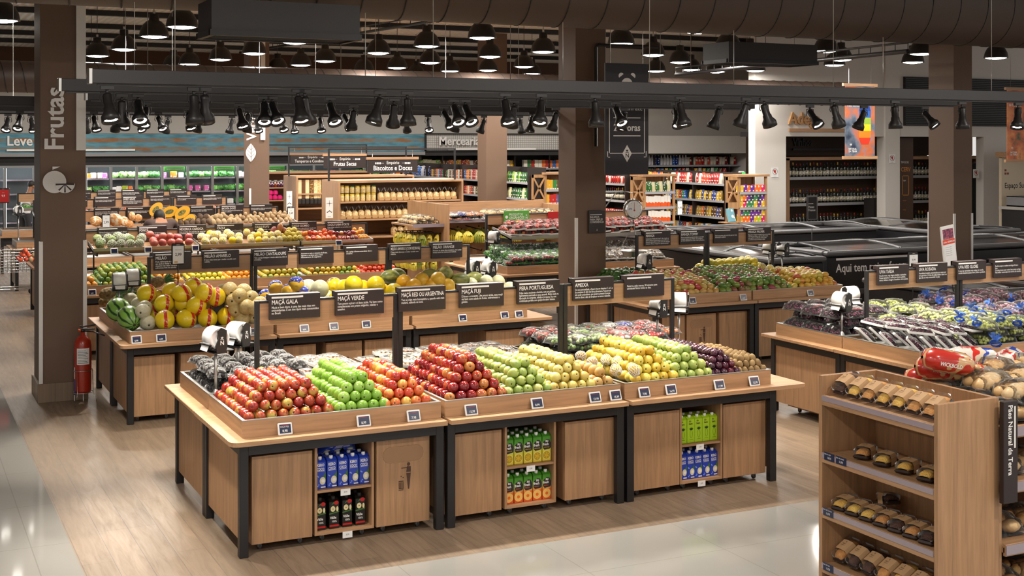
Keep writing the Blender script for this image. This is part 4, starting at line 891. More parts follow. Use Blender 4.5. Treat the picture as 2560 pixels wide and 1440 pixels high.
PAL_MIX=palette('mixed_packet_print',[H('#B3261E'),H('#D9A520'),H('#2D5FA8'),H('#E8E1D0'),H('#2F7D3B'),H('#6B3A1E'),H('#E0702A'),H('#C7BFB0')])
PAL_BLUE=palette('blue_packet_print',[H('#1C3F9A'),H('#2E6AC0'),H('#143070'),H('#E6E4EC')])
PAL_GREEN=palette('green_packet_print',[H('#2C6B2A'),H('#7FA83A'),H('#D9D2A0'),H('#1F4A25')])
PAL_TEA=palette('bright_tea_box_print',[H('#D81E6A'),H('#6A2C91'),H('#A8C81E'),H('#24364A'),H('#E86A1E'),H('#D8B21E'),H('#2F7D4B')],scale=14,band=H('#F0E4D0'))
PAL_RED=palette('red_packet_print',[H('#B01A1A'),H('#8A1212'),H('#D0452A'),H('#E8DCC8')])
PAL_GOLD=palette('gold_packet_print',[H('#B08A2A'),H('#E0B81E'),H('#5A3A14'),H('#D86A1A'),H('#2A3F90')])
PAL_ORW=mat('white_orange_box',(.75,.72,.68),.4); t,N,L,bb=nt(PAL_ORW); tc=N.new('ShaderNodeTexCoord'); sx=N.new('ShaderNodeSeparateXYZ'); L.new(tc.outputs['Object'],sx.inputs[0]); nz=N.new('ShaderNodeTexNoise'); nz.inputs['Scale'].default_value=14; L.new(tc.outputs['Object'],nz.inputs[0]); am=N.new('ShaderNodeMath'); am.operation='MULTIPLY_ADD'; am.inputs[1].default_value=.12; L.new(nz.outputs['Fac'],am.inputs[0]); L.new(sx.outputs['Z'],am.inputs[2]); rp=ramp(N,[(.125,H('#D8551A')),(.135,(.78,.75,.7))]); rp.color_ramp.interpolation='CONSTANT'; L.new(am.outputs[0],rp.inputs[0]); L.new(rp.outputs[0],bb.inputs['Base Color'])
GLASSD=mat('dark_bottle_glass',(.012,.014,.01),.12,coat=.3); WLAB=palette('wine_label_print',[H('#D8D2C2'),H('#C8C0A8'),H('#E4DFD2')],band=H('#9A8A70')); CAPS=palette('wine_capsule',[H('#6B1220'),H('#1A1512'),H('#B08A3A'),H('#7A1A1A'),H('#2A2440')],band=(.05,.03,.03))
OILG=mat('golden_oil_bottle',H('#C08A1A'),.15,coat=.4)
SK={}
def stock(k):
    if k in SK: return SK[k]
    b=MB(); 
    if k=='wine': b.lathe([(0,0),(.036,0),(.037,.01),(.037,.19),(.03,.215),(.014,.245),(.013,.30),(.0145,.302)],12,GLASSD); b.lathe([(.0375,.05),(.0375,.14)],12,WLAB); b.lathe([(.0148,.245),(.0148,.303),(0,.305)],10,CAPS)
    elif k=='oil': b.lathe([(0,0),(.038,0),(.038,.17),(.016,.22),(.014,.26)],10,OILG); b.lathe([(.0385,.05),(.0385,.11)],10,WLAB); b.lathe([(.017,.255),(.017,.275),(0,.276)],8,PAPER)
    elif k=='pet': b.lathe([(0,0),(.04,0),(.04,.16),(.018,.21),(.016,.24)],10,PAL_BLUE); b.lathe([(.018,.235),(.018,.25),(0,.252)],8,PAPER)
    elif k=='boxw': b.box(-.04,-.05,0,.04,.05,.22,PAL_ORW,.004)
    elif k=='box': b.box(-.045,-.05,0,.045,.05,.19,PAL_MIX,.004)
    elif k=='tea': b.box(-.05,-.05,0,.05,.05,.14,PAL_TEA,.003)
    elif k in ('bagm','bagg','bagr','bago','bagb'):
        m={'bagm':PAL_MIX,'bagg':PAL_GREEN,'bagr':PAL_RED,'bago':PAL_GOLD,'bagb':PAL_BLUE}[k]
        n=8; V=[]; Fs=[]
        for j,(z,w,d) in enumerate(((0,.05,.035),(.05,.055,.045),(.12,.055,.04),(.17,.05,.02),(.2,.052,.003))):
            for i in range(n): a=2*PI*i/n; V.append((w*math.cos(a)*1.05,d*math.sin(a),z))
        for j in range(4):
            for i in range(n): q=j*n+i; p=j*n+(i+1)%n; Fs.append((q,p,p+n,q+n))
        b.add(V,Fs,m,True)
    elif k=='jar': b.lathe([(0,0),(.045,0),(.047,.02),(.047,.11),(.04,.125)],12,skin('nuts_in_jar',[(.3,(.45,.28,.08)),(.7,(.75,.62,.3))],scale=60,rnd=0)); b.lathe([(.043,.122),(.043,.145),(0,.147)],12,palette('jar_lid',[H('#D8B81E'),H('#D8B81E'),H('#1E6B3A')],band=H('#D8B81E')))
    elif k=='spice': b.lathe([(0,0),(.028,0),(.028,.09)],8,palette('spice_jar_print',[H('#8A3A1A'),H('#C8B08A'),H('#5A2A4A'),H('#B0A090')])); b.lathe([(.029,.088),(.029,.11),(0,.111)],8,mat('spice_cap',(.35,.34,.33),.4))
    elif k=='cello':
        b.lathe([(0,0),(.06,0),(.066,.03),(.06,.13),(.03,.16)],12,skin('biscuits_in_bag',[(.3,(.36,.20,.07)),(.6,(.62,.42,.18)),(.8,(.75,.6,.35))],scale=45,rnd=.2,bump=.6,bscale=40),lump=.03)
        b.box(-.05,-.067,.01,.05,-.06,.06,mat('kraft_label',H('#B08A5A'),.6))
        n=10; 
        for i in range(n):
            a=2*PI*i/n; b.add([(.012*math.cos(a),.012*math.sin(a),.158),(.012*math.cos(a+.5),.012*math.sin(a+.5),.158),(.055*math.cos(a+.5),.055*math.sin(a+.5),.225+.02*(i%2)),(.055*math.cos(a),.055*math.sin(a),.235)],[(0,1,2,3)],CLEAR)
    elif k=='pink': b.box(-.06,-.05,0,.06,.05,.12,mat('pink_packet',H('#D82A78'),.3),.03)
    elif k=='can': b.lathe([(0,0),(.033,0),(.033,.115),(.028,.12),(0,.12)],10,PAL_RED)
    SK[k]=b.mesh({'wine':'wine_bottle','oil':'oil_bottle','pet':'drink_bottle','boxw':'orange_white_box','box':'grocery_box','tea':'bright_small_box','bagm':'grocery_bag','bagg':'green_grocery_bag','bagr':'red_grocery_bag','bago':'golden_grocery_bag','bagb':'blue_grocery_bag','jar':'nut_jar','spice':'spice_jar','cello':'cellophane_biscuit_bag','pink':'pink_packet','can':'drink_can'}[k]); return SK[k]
CAT={'wine':'wine bottle','oil':'bottle','pet':'bottle','boxw':'box','box':'box','tea':'box','bagm':'bag','bagg':'bag','bagr':'bag','bago':'bag','bagb':'bag','jar':'jar','spice':'jar','cello':'bag of biscuits','pink':'packet','can':'can'}
def row(k,p0,p1,z,step,where,rz=0,jit=.004,sc=1,skip=0):
    L_=math.hypot(p1[0]-p0[0],p1[1]-p0[1]); n=max(1,int(L_/step)+1); me=stock(k); nm=me.name.split('.')[0]
    for i in range(n):
        if skip and R_.random()<skip: continue
        u=i*step/L_ if L_ else 0
        o=mk(nm,me,None,(p0[0]+(p1[0]-p0[0])*u+R_.uniform(-jit,jit),p0[1]+(p1[1]-p0[1])*u+R_.uniform(-jit,jit),z+.001),(0,0,rz+R_.uniform(-.06,.06)),(sc*R_.uniform(.96,1.04),)*2+(sc*R_.uniform(.94,1.05),))
        tag(o,nm.replace('_',' ')+' '+where,CAT[k],nm.replace('_',' ')+' '+where)
# ---------------------------------------------------------------- emporium wooden shelving with gantries
def emporium(x0,x1,y0,y1,h,shelves,label,stepup=None):
    t=thing('wooden_shelving',label,'shelving',(x0,y0,0),0,'oak shelving units of the emporium'); W=x1-x0; D=y1-y0; th=.04
    b=MB(); b.box(0,0,0,th,D,h-th,WZ); b.obj('side_panel',t); b=MB(); b.box(W-th,0,0,W,D,h-th,WZ); b.obj('side_panel',t)
    b=MB(); b.box(0,0,h-th,W,D,h,WX); b.obj('top_panel',t); b=MB(); b.box(th,D-.02,.1,W-th,D,h-th,WX); b.obj('back_panel',t)
    for z in shelves: b=MB(); b.box(th,.02,z-.03,W-th,D-.02,z,WX); b.obj('shelf',t)
    return t
def gantry(x0,x1,y,z,txt,sx0,sx1,sz0,sz1,where,zb):
    g=thing('sign_gantry','thin black gantry '+where,'gantry',(x0,y,0)); W=x1-x0
    b=MB(); b.box(-.015,-.015,zb,.015,.015,z,BLACK); b.obj('post',g); b=MB(); b.box(W-.015,-.015,zb,W+.015,.015,z,BLACK); b.obj('post',g); b=MB(); b.box(-.015,-.015,z,W+.015,.015,z+.03,BLACK); b.obj('crossbar',g)
    s=thing('hanging_sign','dark hanging sign reading Empório '+txt,'sign',((sx0+sx1)/2,y-.03,sz0)); w_=(sx1-sx0)/2; hh=sz1-sz0
    b=MB(); b.box(-w_,0,0,w_,.025,hh,SIGN); b.obj('panel',s); b=MB(); b.box(-w_-.02,-.01,hh,w_+.02,.035,hh+.05,WX); b.obj('wooden_bar',s)
    b=MB(); 
    for q in (-w_*.8,w_*.8): b.tube([(q,.012,hh+.05),(q,.012,z-sz0)],.004,STEEL,4)
    b.obj('hanging_wire',s)
    b=MB(); M=T((0,-.001,0))@FY; b.text('Empório',.085,PRINT,M@T((0,hh*.66,0)),'C'); b.text(txt,.125 if len(txt)<20 else .1,PRINT,M@T((0,hh*.2,0)),'C',bold=.015)
    for s_ in (-1,1):
        b.prism([(s_*.18,hh*.72),(s_*.36,hh*.72),(s_*.36,hh*.735),(s_*.18,hh*.735)][::s_],.001,PRINT,M)
        for k in range(4): b.prism([(s_*(.24+.03*k),hh*.66),(s_*(.26+.03*k),hh*.66),(s_*(.26+.03*k),hh*.8),(s_*(.24+.03*k),hh*.8)][::s_],.001,PRINT,M)
    b.obj('lettering',s)
def endplate(px0,px1,py0,py1,Y,l):
    x0,z1=atY(px0,Y,py0); x1,z0=atY(px1,Y,py1); w_=x1-x0; s=thing('end_plate','narrow white vertical plate with a wheat symbol '+l,'sign',(x0,Y,z0))
    b=MB(); b.box(0,-.012,0,w_,0,z1-z0,WHITE); b.obj('panel',s); b=MB(); M=T((w_/2,-.0125,(z1-z0)*.72))@FY
    for a in range(4): b.prism([(-.004,0),(.004,0),(.001,.06),(-.001,.06)],.0006,SIGN,M@RZ(a*PI/2))
    for k in range(-2,3): b.prism(circ(k*.02,-.17+.03-abs(k)*.012,.011,8),.0006,SIGN,M)
    b.text('Empório',.022,SIGN,M@T((0,-(z1-z0)*.66,0)),'C'); b.obj('lettering',s)
e1=(7.45,9.98,22.5,23.5); emporium(*e1,2.03,[1.64,1.31,.98,.6,.2],'oak shelving unit of biscuit bags in front of the other two units')
emporium(7.98,10.75,27,28.0,2.0,[1.62,1.3,.98],'oak shelving unit with bulk dispensers, behind the biscuit unit'); emporium(8.29,11.15,31,32,2.0,[1.62,1.3,.98],'oak shelving unit with spice jars and pink packets, hindmost of three')
for z,a,b_ in ((1.64,7.55,7.74),(1.79,7.55,7.74)): row('jar',(a,22.62),(b_+.45,22.62),z,.105,'at the end of the biscuit shelving',sc=1)
row('cello',(8.32,22.62),(9.88,22.62),1.64,.125,'on the upper shelf of the front shelving unit')
row('cello',(7.56,22.62),(9.88,22.62),1.31,.125,'on the middle shelf of the front shelving unit'); row('cello',(8.6,22.64),(9.8,22.64),.98,.13,'on the lower shelf of the front shelving unit')
for i,px in enumerate((748,757,767,778,788,797)):
    x=atY(px,27.1); b=MB(); b.box(-.045,0,0,.045,.15,.42,skin('grain_in_dispenser',[(.3,(.12,.05,.02)),(.5,(.5,.3,.08)),(.75,(.75,.6,.35))],scale=30,rnd=1.2),.01); b.box(-.05,-.01,-.12,.05,.16,0,BLACK,.02)
    tag(b.obj('bulk_dispenser',None,(x,27.05,1.5)),'clear bulk food dispenser in the middle shelving unit','dispenser','bulk food dispensers')
row('spice',(8.36,31.1),(8.95,31.1),1.62,.075,'on the upper shelf of the hindmost unit',sc=1.5); row('pink',(8.38,31.1),(8.8,31.1),1.3,.13,'on the hindmost shelving unit'); row('pink',(8.4,31.12),(8.75,31.12),1.42,.13,'on the hindmost shelving unit')
gantry(atY(822,22.45),atY(1137,22.45),22.45,2.6,'Biscoitos e Doces',atY(920,22.4),atY(1045,22.4),2.17,2.42,'over the front shelving unit',2.03)
gantry(atY(722,27),atY(1015,27),27.0,2.62,'Frutas Secas',atY(812,26.9),atY(917,26.9),2.17,2.44,'over the middle shelving unit',2.0)
gantry(atY(643,31),atY(916,31),31.0,2.66,'Temperos e Condimentos',atY(728,30.9),atY(838,30.9),2.19,2.42,'over the hindmost shelving unit',2.0)
endplate(814,832,494,545,22.49,'on the front shelving unit'); endplate(716,730,478,526,26.99,'on the middle shelving unit'); endplate(639,651,465,509,30.99,'on the hindmost shelving unit')
# ---------------------------------------------------------------- banana stand
t=thing('banana_stand','oak banana stand with hooks and a bread shelf, open on both sides','display stand',(8.7,20.25,0))
b=MB(); b.box(-.02,0,0,.02,1.9,1.66,WZ); b.obj('side_panel',t); b=MB(); b.box(0,.95,0,2.35,.99,1.66,WX); b.obj('back_panel',t); b=MB(); b.box(2.33,.0,0,2.37,1.9,1.6,WZ); b.obj('side_panel',t)
b=MB(); b.box(.02,.25,1.33,2.33,.95,1.36,WX); b.box(.02,.235,1.325,2.33,.25,1.385,LILAC); b.obj('shelf',t)
b=MB(); b.box(-.6,.15,1.28,-.02,1.2,1.31,WY); b.box(-.6,.14,1.27,-.02,.15,1.33,LILAC); b.obj('shelf',t)
for x in (.3,.75,1.2,1.65,2.1):
    for z in (1.22,.85):
        b=MB(); b.tube([(x,.95,z),(x-.05,.15,z-.02),(x-.05,.13,z+.02)],.009,BLACK,6); b.obj('hook_rail',t)
for y in (.3,.7,1.1):
    for z in (1.15,.72):
        b=MB(); b.tube([(-.02,y,z),(-.55,y,z),(-.57,y,z+.03)],.009,BLACK,6); b.tube([(-.3,y,z-.1),(-.55,y,z-.1),(-.55,y,z)],.004,BLACK,4); b.obj('hook_rail',t)
BAN=skin('banana_skin',[(.25,(.20,.26,.03)),(.42,(.55,.46,.04)),(.7,(.72,.55,.05)),(.9,(.6,.45,.05))],scale=3,rnd=.5,rough=.45)
b=MB()
for i in range(7):
    a=(i-3)*.34; pts=[];rr=[]
    for j in range(7):
        u=j/6; r=.02+.075*math.sin(u*PI*.75); pts.append((r*math.sin(a)*1.2,-r*math.cos(a)*.7,-.19*u)); rr.append(.006 if j in(0,) else (.007 if j==6 else .017))
    b.tube(pts,rr,BAN,6)
b.tube([(0,0,-.01),(0,0,.03)],.014,STEMB,6); bm=b.mesh('banana_bunch')
k=0
for x in (.3,.52,.75,.97,1.2,1.45,1.65,1.9,2.1):
    for y,z in ((.22,1.19),(.5,1.2),(.75,1.22)):
        o=mk('banana_bunch',bm,None,(8.7+x-.04+R_.uniform(-.03,.03),20.25+y,z-.02),(0,0,R_.uniform(-.8,.8)),(R_.uniform(.95,1.15),)*3); tag(o,'bunch of bananas hanging in front of the bread shelf of the banana stand','bananas','banana bunches facing the melon island')
for y in (.3,.5,.7,.9,1.1):
    for x in (-.5,-.36,-.22,-.08):
        o=mk('banana_bunch',bm,None,(8.7+x,20.25+y+R_.uniform(-.03,.03),1.13),(0,0,R_.uniform(-2,-1)),(R_.uniform(.9,1.1),)*3); tag(o,'ripe banana bunch hanging from the side rails under the small shelf','bananas','banana bunches on the side rails')
for y in (.3,.55,.8,1.05):
    for x in (-.5,-.3,-.12):
        o=mk('banana_bunch',bm,None,(8.7+x,20.25+y,.70),(0,0,R_.uniform(-2,-1)),(.95,)*3); tag(o,'banana bunch hanging from the lower side rails','bananas','banana bunches on the lower side rails')
# ---------------------------------------------------------------- wrapped produce packs
def blob_pack(name,mat_c,w=.09,d=.12,h=.05,tray=None,filmm=CLEAR,n=26,r=.014,seed=3,label=None):
    """tray, heaped contents, clear film: tray mesh with contents and film as parts"""
    rr=random.Random(seed); b=MB(); 
    if tray: 
        b.box(-w,-d,0,w,d,.004,tray); 
        for x0,y0,x1,y1 in ((-w-.004,-d,-w,d),(w,-d,w+.004,d),(-w,-d-.004,w,-d),(-w,d,w,d+.004)): b.box(x0,y0,0,x1,y1,.022,tray)
    else: b.box(-w*.9,-d*.9,0,w*.9,d*.9,.003,BLK2)
    root=b.mesh(name); c=MB()
    for i in range(n):
        u,v=rr.uniform(-.85,.85),rr.uniform(-.85,.85); z=r*.8+max(0,(1-u*u)*(1-v*v))*(h-r)*rr.uniform(.55,1)
        q_=r*rr.uniform(.85,1.15); e_=1.35 if r>.04 else 1; c.ball((u*w*(.8 if e_>1 else 1),v*d*(.8 if e_>1 else 1),z),q_*e_,q_,q_*(.8 if e_>1 else 1),m=mat_c,n=9 if e_>1 else 7,k=6 if e_>1 else 5,lump=.04 if e_>1 else 0,seed=i)
    cm=c.mesh('contents'); f=MB(); V=[];Fs=[];NX,NY=8,8
    for j in range(NY+1):
        for i in range(NX+1):
            u,v=-1+2*i/NX,-1+2*j/NY; e=max(abs(u),abs(v)); z=.004+(h+r*.9)*(1-e**4)+rr.uniform(-.003,.003); V.append((u*(w+.006),v*(d+.006),z))
    for j in range(NY):
        for i in range(NX): a=j*(NX+1)+i; Fs.append((a,a+1,a+NX+2,a+NX+1))
    f.add(V,Fs,filmm,True); parts=[('contents',cm),('film',f.mesh('film'))]
    if label:
        l=MB(); l.box(-w*.45,-d*.5,h*.98,w*.5,d*.0,h*.98+.0015,label,M=Matrix.Identity(4)); parts.append(('label',l.mesh('label')))
    return (name,root,parts)
WTRAY=mat('white_foam_tray',(.75,.74,.71),.6); GTR=mat('green_tray',(.07,.28,.07),.4); LABW=mat('white_sticker',(.75,.75,.73),.5)
DGRP=skin('dark_grape_skin',[(.3,(.02,.006,.015)),(.6,(.07,.01,.03)),(.85,(.13,.02,.05))],scale=25,rnd=.2,rough=.25); GGRP=skin('green_grape_skin',[(.3,(.40,.46,.10)),(.7,(.60,.64,.22))],scale=20,rnd=.2,rough=.3); PGRP=skin('pink_grape_skin',[(.3,(.2,.07,.12)),(.7,(.45,.25,.30))],scale=20,rnd=.2,rough=.3)
PK={'berry':blob_pack('dark_berry_pack',mat('dark_berries',(.02,.012,.012),.4),.07,.10,.045,None,film('clamshell_film',.25,crinkle=1,scale=22),22,.015,1),
 'wgrape':blob_pack('dark_grape_punnet',DGRP,.075,.11,.05,WTRAY,CLEAR,40,.013,2,LABW),
 'dgrape':blob_pack('boxed_dark_grape_pack',DGRP,.10,.13,.08,None,film('grape_film',.25,crinkle=1,scale=20),50,.014,4,mat('maroon_label',H('#5A1018'),.4)),
 'ggrape':blob_pack('green_grape_bag',GGRP,.10,.13,.08,None,film('bag_film',.25,crinkle=1,scale=18),55,.0145,5),
 'pgrape':blob_pack('pink_grape_bag',PGRP,.10,.13,.08,None,MATS['bag_film'],55,.0145,6),
 'nuts':blob_pack('dried_fruit_pack',skin('dried_fruit',[(.3,(.12,.04,.02)),(.5,(.4,.2,.1)),(.75,(.7,.6,.4))],scale=30,rnd=.5),.09,.12,.03,WTRAY,CLEAR,40,.012,7,LABW),
 'salad':blob_pack('green_vegetable_pack',skin('salad_leaves',[(.3,(.03,.13,.02)),(.6,(.12,.32,.05)),(.8,(.4,.5,.2))],scale=20,rnd=.3),.09,.12,.055,GTR,CLEAR,24,.022,8,LABW),
 'mush':blob_pack('mushroom_pack',skin('mushroom_skin',[(.3,(.15,.1,.07)),(.6,(.45,.38,.3)),(.8,(.7,.66,.6))],scale=15,rnd=.4),.08,.11,.05,WTRAY,CLEAR,18,.022,9,LABW),
 'mixveg':blob_pack('mixed_vegetable_pack',skin('mixed_vegetable',[(.25,(.45,.06,.05)),(.45,(.3,.15,.12)),(.6,(.15,.3,.06)),(.8,(.6,.55,.4))],scale=14,rnd=.6),.09,.12,.05,None,MATS['bag_film'],22,.022,10,LABW),
 'applep':blob_pack('packed_apples',GALA,.085,.12,.07,WTRAY,CLEAR,12,.033,11,LABW),
 'bread':blob_pack('bread_roll_bag',skin('bread_crust',[(.3,(.50,.25,.08)),(.5,(.66,.42,.18)),(.7,(.75,.56,.32))],scale=8,rnd=.3,rough=.6),.12,.16,.085,None,film('bread_film',.30,crinkle=1.4,scale=16),11,.048,12),
 'candy':blob_pack('colourful_snack_bag',palette('snack_print',[H('#B03030'),H('#E0D8D0'),H('#3A3A9A'),H('#D07030')],scale=40),.09,.13,.045,None,film('snack_film',.25,crinkle=1,scale=25),26,.02,13),
 'toast':blob_pack('small_bread_bag',skin('toast_crust',[(.3,(.5,.3,.12)),(.7,(.75,.6,.35))],scale=12,rnd=.3),.08,.1,.06,None,CLEAR,10,.03,14),
 'salt':blob_pack('berry_tomato_pack',TOMA,.05,.08,.045,WTRAY,CLEAR,20,.014,15,mat('green_label',H('#7FC81E'),.5))}
def pack(k,x,y,z,label,cat,group,rot=None,sc=1):
    p=PK[k]; o=mk(p[0],p[1],None,(x,y,z),rot or (R_.uniform(-.12,.12),R_.uniform(-.12,.12),R_.uniform(-.3,.3)),(sc,)*3); tag(o,label,cat,group)
    for n_,me in p[2]: mk(n_,me,o)
def packs(k,x0,x1,y0,y1,z,nx,ny,label,cat,group,layers=1,dz=.06,sc=1,zs=0,rot=None,rotj=.25):
    for l in range(layers):
        for j in range(ny):
            for i in range(nx-(l%2)):
                if l<layers-1 and j>0 and i>0: continue
                x=x0+(i+.5+.5*(l%2))*(x1-x0)/nx; y=y0+(j+.5)*(y1-y0)/ny; 
                rr=(rot[0]+R_.uniform(-.08,.08),rot[1]+R_.uniform(-.08,.08),rot[2]+R_.uniform(-rotj,rotj)) if rot else (R_.uniform(-.1,.1),R_.uniform(-.1,.1),R_.uniform(-rotj,rotj))
                pack(k,x+R_.uniform(-.01,.01),y+R_.uniform(-.01,.01),z+l*dz+zs*j+.002,label,cat,group,rr,sc)
# rear of island 1
packs('berry',2.14,2.5,9.5,10.35,.866,2,4,'clear pack of dark berries at the corner of the front island','berry pack','dark berry packs on the front island',3,.055)
packs('berry',2.5,2.95,9.62,10.35,.866,3,3,'clear pack of dark berries behind the MAÇÃ GALA post','berry pack','dark berry packs behind the gala apples',3,.055)
packs('nuts',2.95,3.5,9.55,10.35,.88,3,3,'dried fruit pack behind the green apples','dried fruit pack','dried fruit packs behind the green apples',2,.05)
packs('nuts',3.6,5.0,9.55,10.35,.88,7,3,'dried fruit pack behind the dark red apples and pears','dried fruit pack','dried fruit packs behind the pears',2,.05)
packs('mixveg',5.12,5.9,9.6,10.35,.88,4,3,'wrapped mixed pack behind the AMEIXA sign posts','mixed pack','mixed packs behind the yellow quinces',3,.06)
packs('candy',5.75,6.45,9.6,10.35,.88,4,3,'colourful snack bag behind the plums','snack bag','colourful snack bags behind the plums',3,.06)
# grape island
packs('dgrape',8.17,8.9,9.6,10.45,.866,3,3,'clear box of dark grapes with maroon label at the grape island corner','grape box','boxed dark grapes',3,.085)
packs('wgrape',8.2,9.0,8.50,9.5,.895,5,3,'white tray of dark grapes standing on edge in the grape island','grape tray','white trays of dark grapes standing on edge',1,rot=(.75,0,.9),sc=1)
packs('wgrape',8.35,9.3,8.6,9.5,1.0,5,3,'white tray of dark grapes lying on top of the others','grape tray','white trays of dark grapes lying flat',1,rot=(.15,.1,.5),rotj=.6)
packs('ggrape',9.0,9.9,8.5,9.45,.88,4,3,'bag of green grapes in the middle of the grape island','grape bag','bags of green grapes',3,.07)
packs('ggrape',9.0,9.7,9.65,10.4,.93,3,2,'long bag of green grapes behind the header posts of the grape island','grape bag','bags of green grapes at the back',2,.08)
packs('pgrape',9.75,11.2,8.5,9.45,.88,6,3,'bag of pink grapes at the outer side of the grape island','grape bag','bags of pink grapes',3,.08)
packs('pgrape',9.75,11.2,9.65,10.4,.98,6,2,'bag of dark pink grapes behind the UVA ROSADA sign','grape bag','bags of pink grapes at the back',2,.07)
BLUEP=film('blue_bag_film',.5,(.1,.25,.8),1,14)
for i,(px,py) in enumerate(((2320,735),(2350,745),(2385,750),(2410,735),(2430,765),(2455,775),(2475,760),(2500,790),(2520,775),(2545,800),(2440,800),(2400,790),(2490,850),(2530,745),(2555,770),(2360,720))):
    x,y=atZ(px,py,1.13); b=MB(); 
    for q in range(7):
        a=q*.9; b.add([(0,0,0),(.012,0,.0),(.05*math.cos(a)+.03,.05*math.sin(a),.05),(.05*math.cos(a),.05*math.sin(a)+.02,.055)],[(0,1,2,3)],BLUEP)
    b.ball((0,0,-.02),.05,.045,.03,BLUEP,9,6,.15,i); tag(b.obj('knotted_blue_bag',None,(x,y,1.12),(R_.uniform(-.5,.5),R_.uniform(-.5,.5),R_.uniform(0,6)),),'knotted top of a blue plastic grape bag','bag','knotted blue grape bags')
# organic island
packs('salad',8.3,9.65,17.0,17.9,.88,9,4,'green pack of vegetables leaning on the organic island','vegetable pack','green vegetable packs on the organic island',2,.08,zs=.035,rot=(.35,0,0))
packs('mixveg',8.27,9.3,16.98,17.5,.9,6,2,'clear pack of mixed vegetables at the front of the organic island','vegetable pack','mixed vegetable packs on the organic island',2,.07)
packs('mush',9.75,11.1,16.98,17.9,.88,8,4,'pack of mushrooms behind the avocados','mushroom pack','mushroom packs behind the avocados',2,.08,zs=.035,rot=(.35,0,0))
upper(8.55,11.5,17.45,18.15,1.29,1.40,'long sloping upper tray of packed apples on the organic island')
packs('applep',8.6,9.95,17.5,18.1,1.30,8,2,'tray of small red apples under the green PRODUTOS ORGÂNICOS sign','apple tray','packed apples on the organic island',2,.08,zs=.04)
packs('applep',10.0,11.45,17.5,18.1,1.30,8,2,'tray of pale red apples beside the hanging scale','apple tray','packed apples beside the hanging scale',2,.08,zs=.04)
h=header(8.5,18.3,[(0,1.5),(1.5,3.0)],[],z=1.60,where='over the organic island',bh=.15)
s=thing('organic_sign','green sign reading PRODUTOS ORGÂNICOS','sign',(8.8,18.25,1.45)); b=MB(); b.box(0,-.01,0,.45,.01,.2,GRNS,.003); b.obj('panel',s); b=MB(); M=T((.09,-.011,.12))@FY; b.text('PRODUTOS\nORGÂNICOS',.055,PRINT,M,'L',sx=.85,bold=.01); emblem(b,T((.4,-.011,.1))@FY,.08,PRINT); b.prism(circ(-.045,-.02,.025,12),.001,PRINT,M); b.obj('lettering',s)
s=thing('red_sign','red blank sign board beside the green organic sign','sign',(9.6,18.25,1.45)); b=MB(); b.box(0,-.01,0,.45,.01,.17,RED,.003); b.obj('panel',s)
# bread bags on the banana stand shelf
packs('candy',8.75,9.6,20.5,21.1,1.362,5,3,'colourful snack bag on the shelf above the bananas','snack bag','snack bags above the bananas',2,.07)
packs('toast',9.6,11.0,20.5,21.1,1.362,9,3,'small bag on the shelf above the bananas','bread bag','bags on the shelf above the bananas',2,.07,sc=1.05)
packs('toast',8.15,8.62,20.45,21.3,1.312,3,4,'small bag on the side shelf of the banana stand','bread bag','bags on the side shelf of the banana stand',2,.06)
# far vegetable islands: packs on the upper level
upper(2.45,6.42,25.3,25.9,1.34,1.41,'sloping upper tray of tomato packs'); packs('salt',2.5,6.35,25.35,25.85,1.33,20,3,'small tomato pack with green label','tomato pack','green-labelled tomato packs',1,sc=1.3,zs=.03)
upper(2.45,6.42,28.7,29.3,1.34,1.41,'sloping upper tray of leafy vegetables on the last island'); packs('salad',2.5,6.35,28.75,29.25,1.35,17,2,'leafy green pack on the last island before the fridges','vegetable pack','leafy packs on the last island')
hspan('toma','red tomato beside the white walkway','tomato','tomatoes by the walkway',45,92,21.3,7,3,.085); hspan('pota','onion-like root on the table corner behind the Frutas pillar','root vegetable','roots behind the Frutas pillar',70,215,21.25,2,2,.09)
# ---------------------------------------------------------------- back wall: plank fascia, fridges, Mercearia
FAS=mat('weathered_blue_planks',(.2,.35,.45),.6); t,N,L,bb=nt(FAS)
tc=N.new('ShaderNodeTexCoord'); sx=N.new('ShaderNodeSeparateXYZ'); L.new(tc.outputs['Object'],sx.inputs[0])
fm=N.new('ShaderNodeMath'); fm.operation='MULTIPLY'; fm.inputs[1].default_value=4.2; L.new(sx.outputs['Z'],fm.inputs[0]); mo=N.new('ShaderNodeMath'); mo.operation='FRACT'; L.new(fm.outputs[0],mo.inputs[0])
m_=N.new('ShaderNodeMapping'); m_.inputs['Scale'].default_value=(1.1,1,4); L.new(tc.outputs['Object'],m_.inputs[0]); nz=N.new('ShaderNodeTexNoise'); nz.inputs['Scale'].default_value=2.2; nz.inputs['Detail'].default_value=6; L.new(m_.outputs[0],nz.inputs[0])
r1=ramp(N,[(.35,H('#3F7386')),(.6,H('#5C93A6')),(.8,H('#7E8E86'))]); r2=ramp(N,[(.38,H('#8C5F36')),(.55,H('#6F7F7C')),(.7,H('#47789A'))]); L.new(nz.outputs['Fac'],r1.inputs[0]); L.new(nz.outputs['Fac'],r2.inputs[0])
gt=N.new('ShaderNodeMath'); gt.operation='GREATER_THAN'; gt.inputs[1].default_value=.5; L.new(mo.outputs[0],gt.inputs[0]); mx=N.new('ShaderNodeMixRGB'); L.new(gt.outputs[0],mx.inputs[0]); L.new(r1.outputs[0],mx.inputs[1]); L.new(r2.outputs[0],mx.inputs[2]); L.new(mx.outputs[0],bb.inputs['Base Color'])
fx1=atY(1060,36.0)
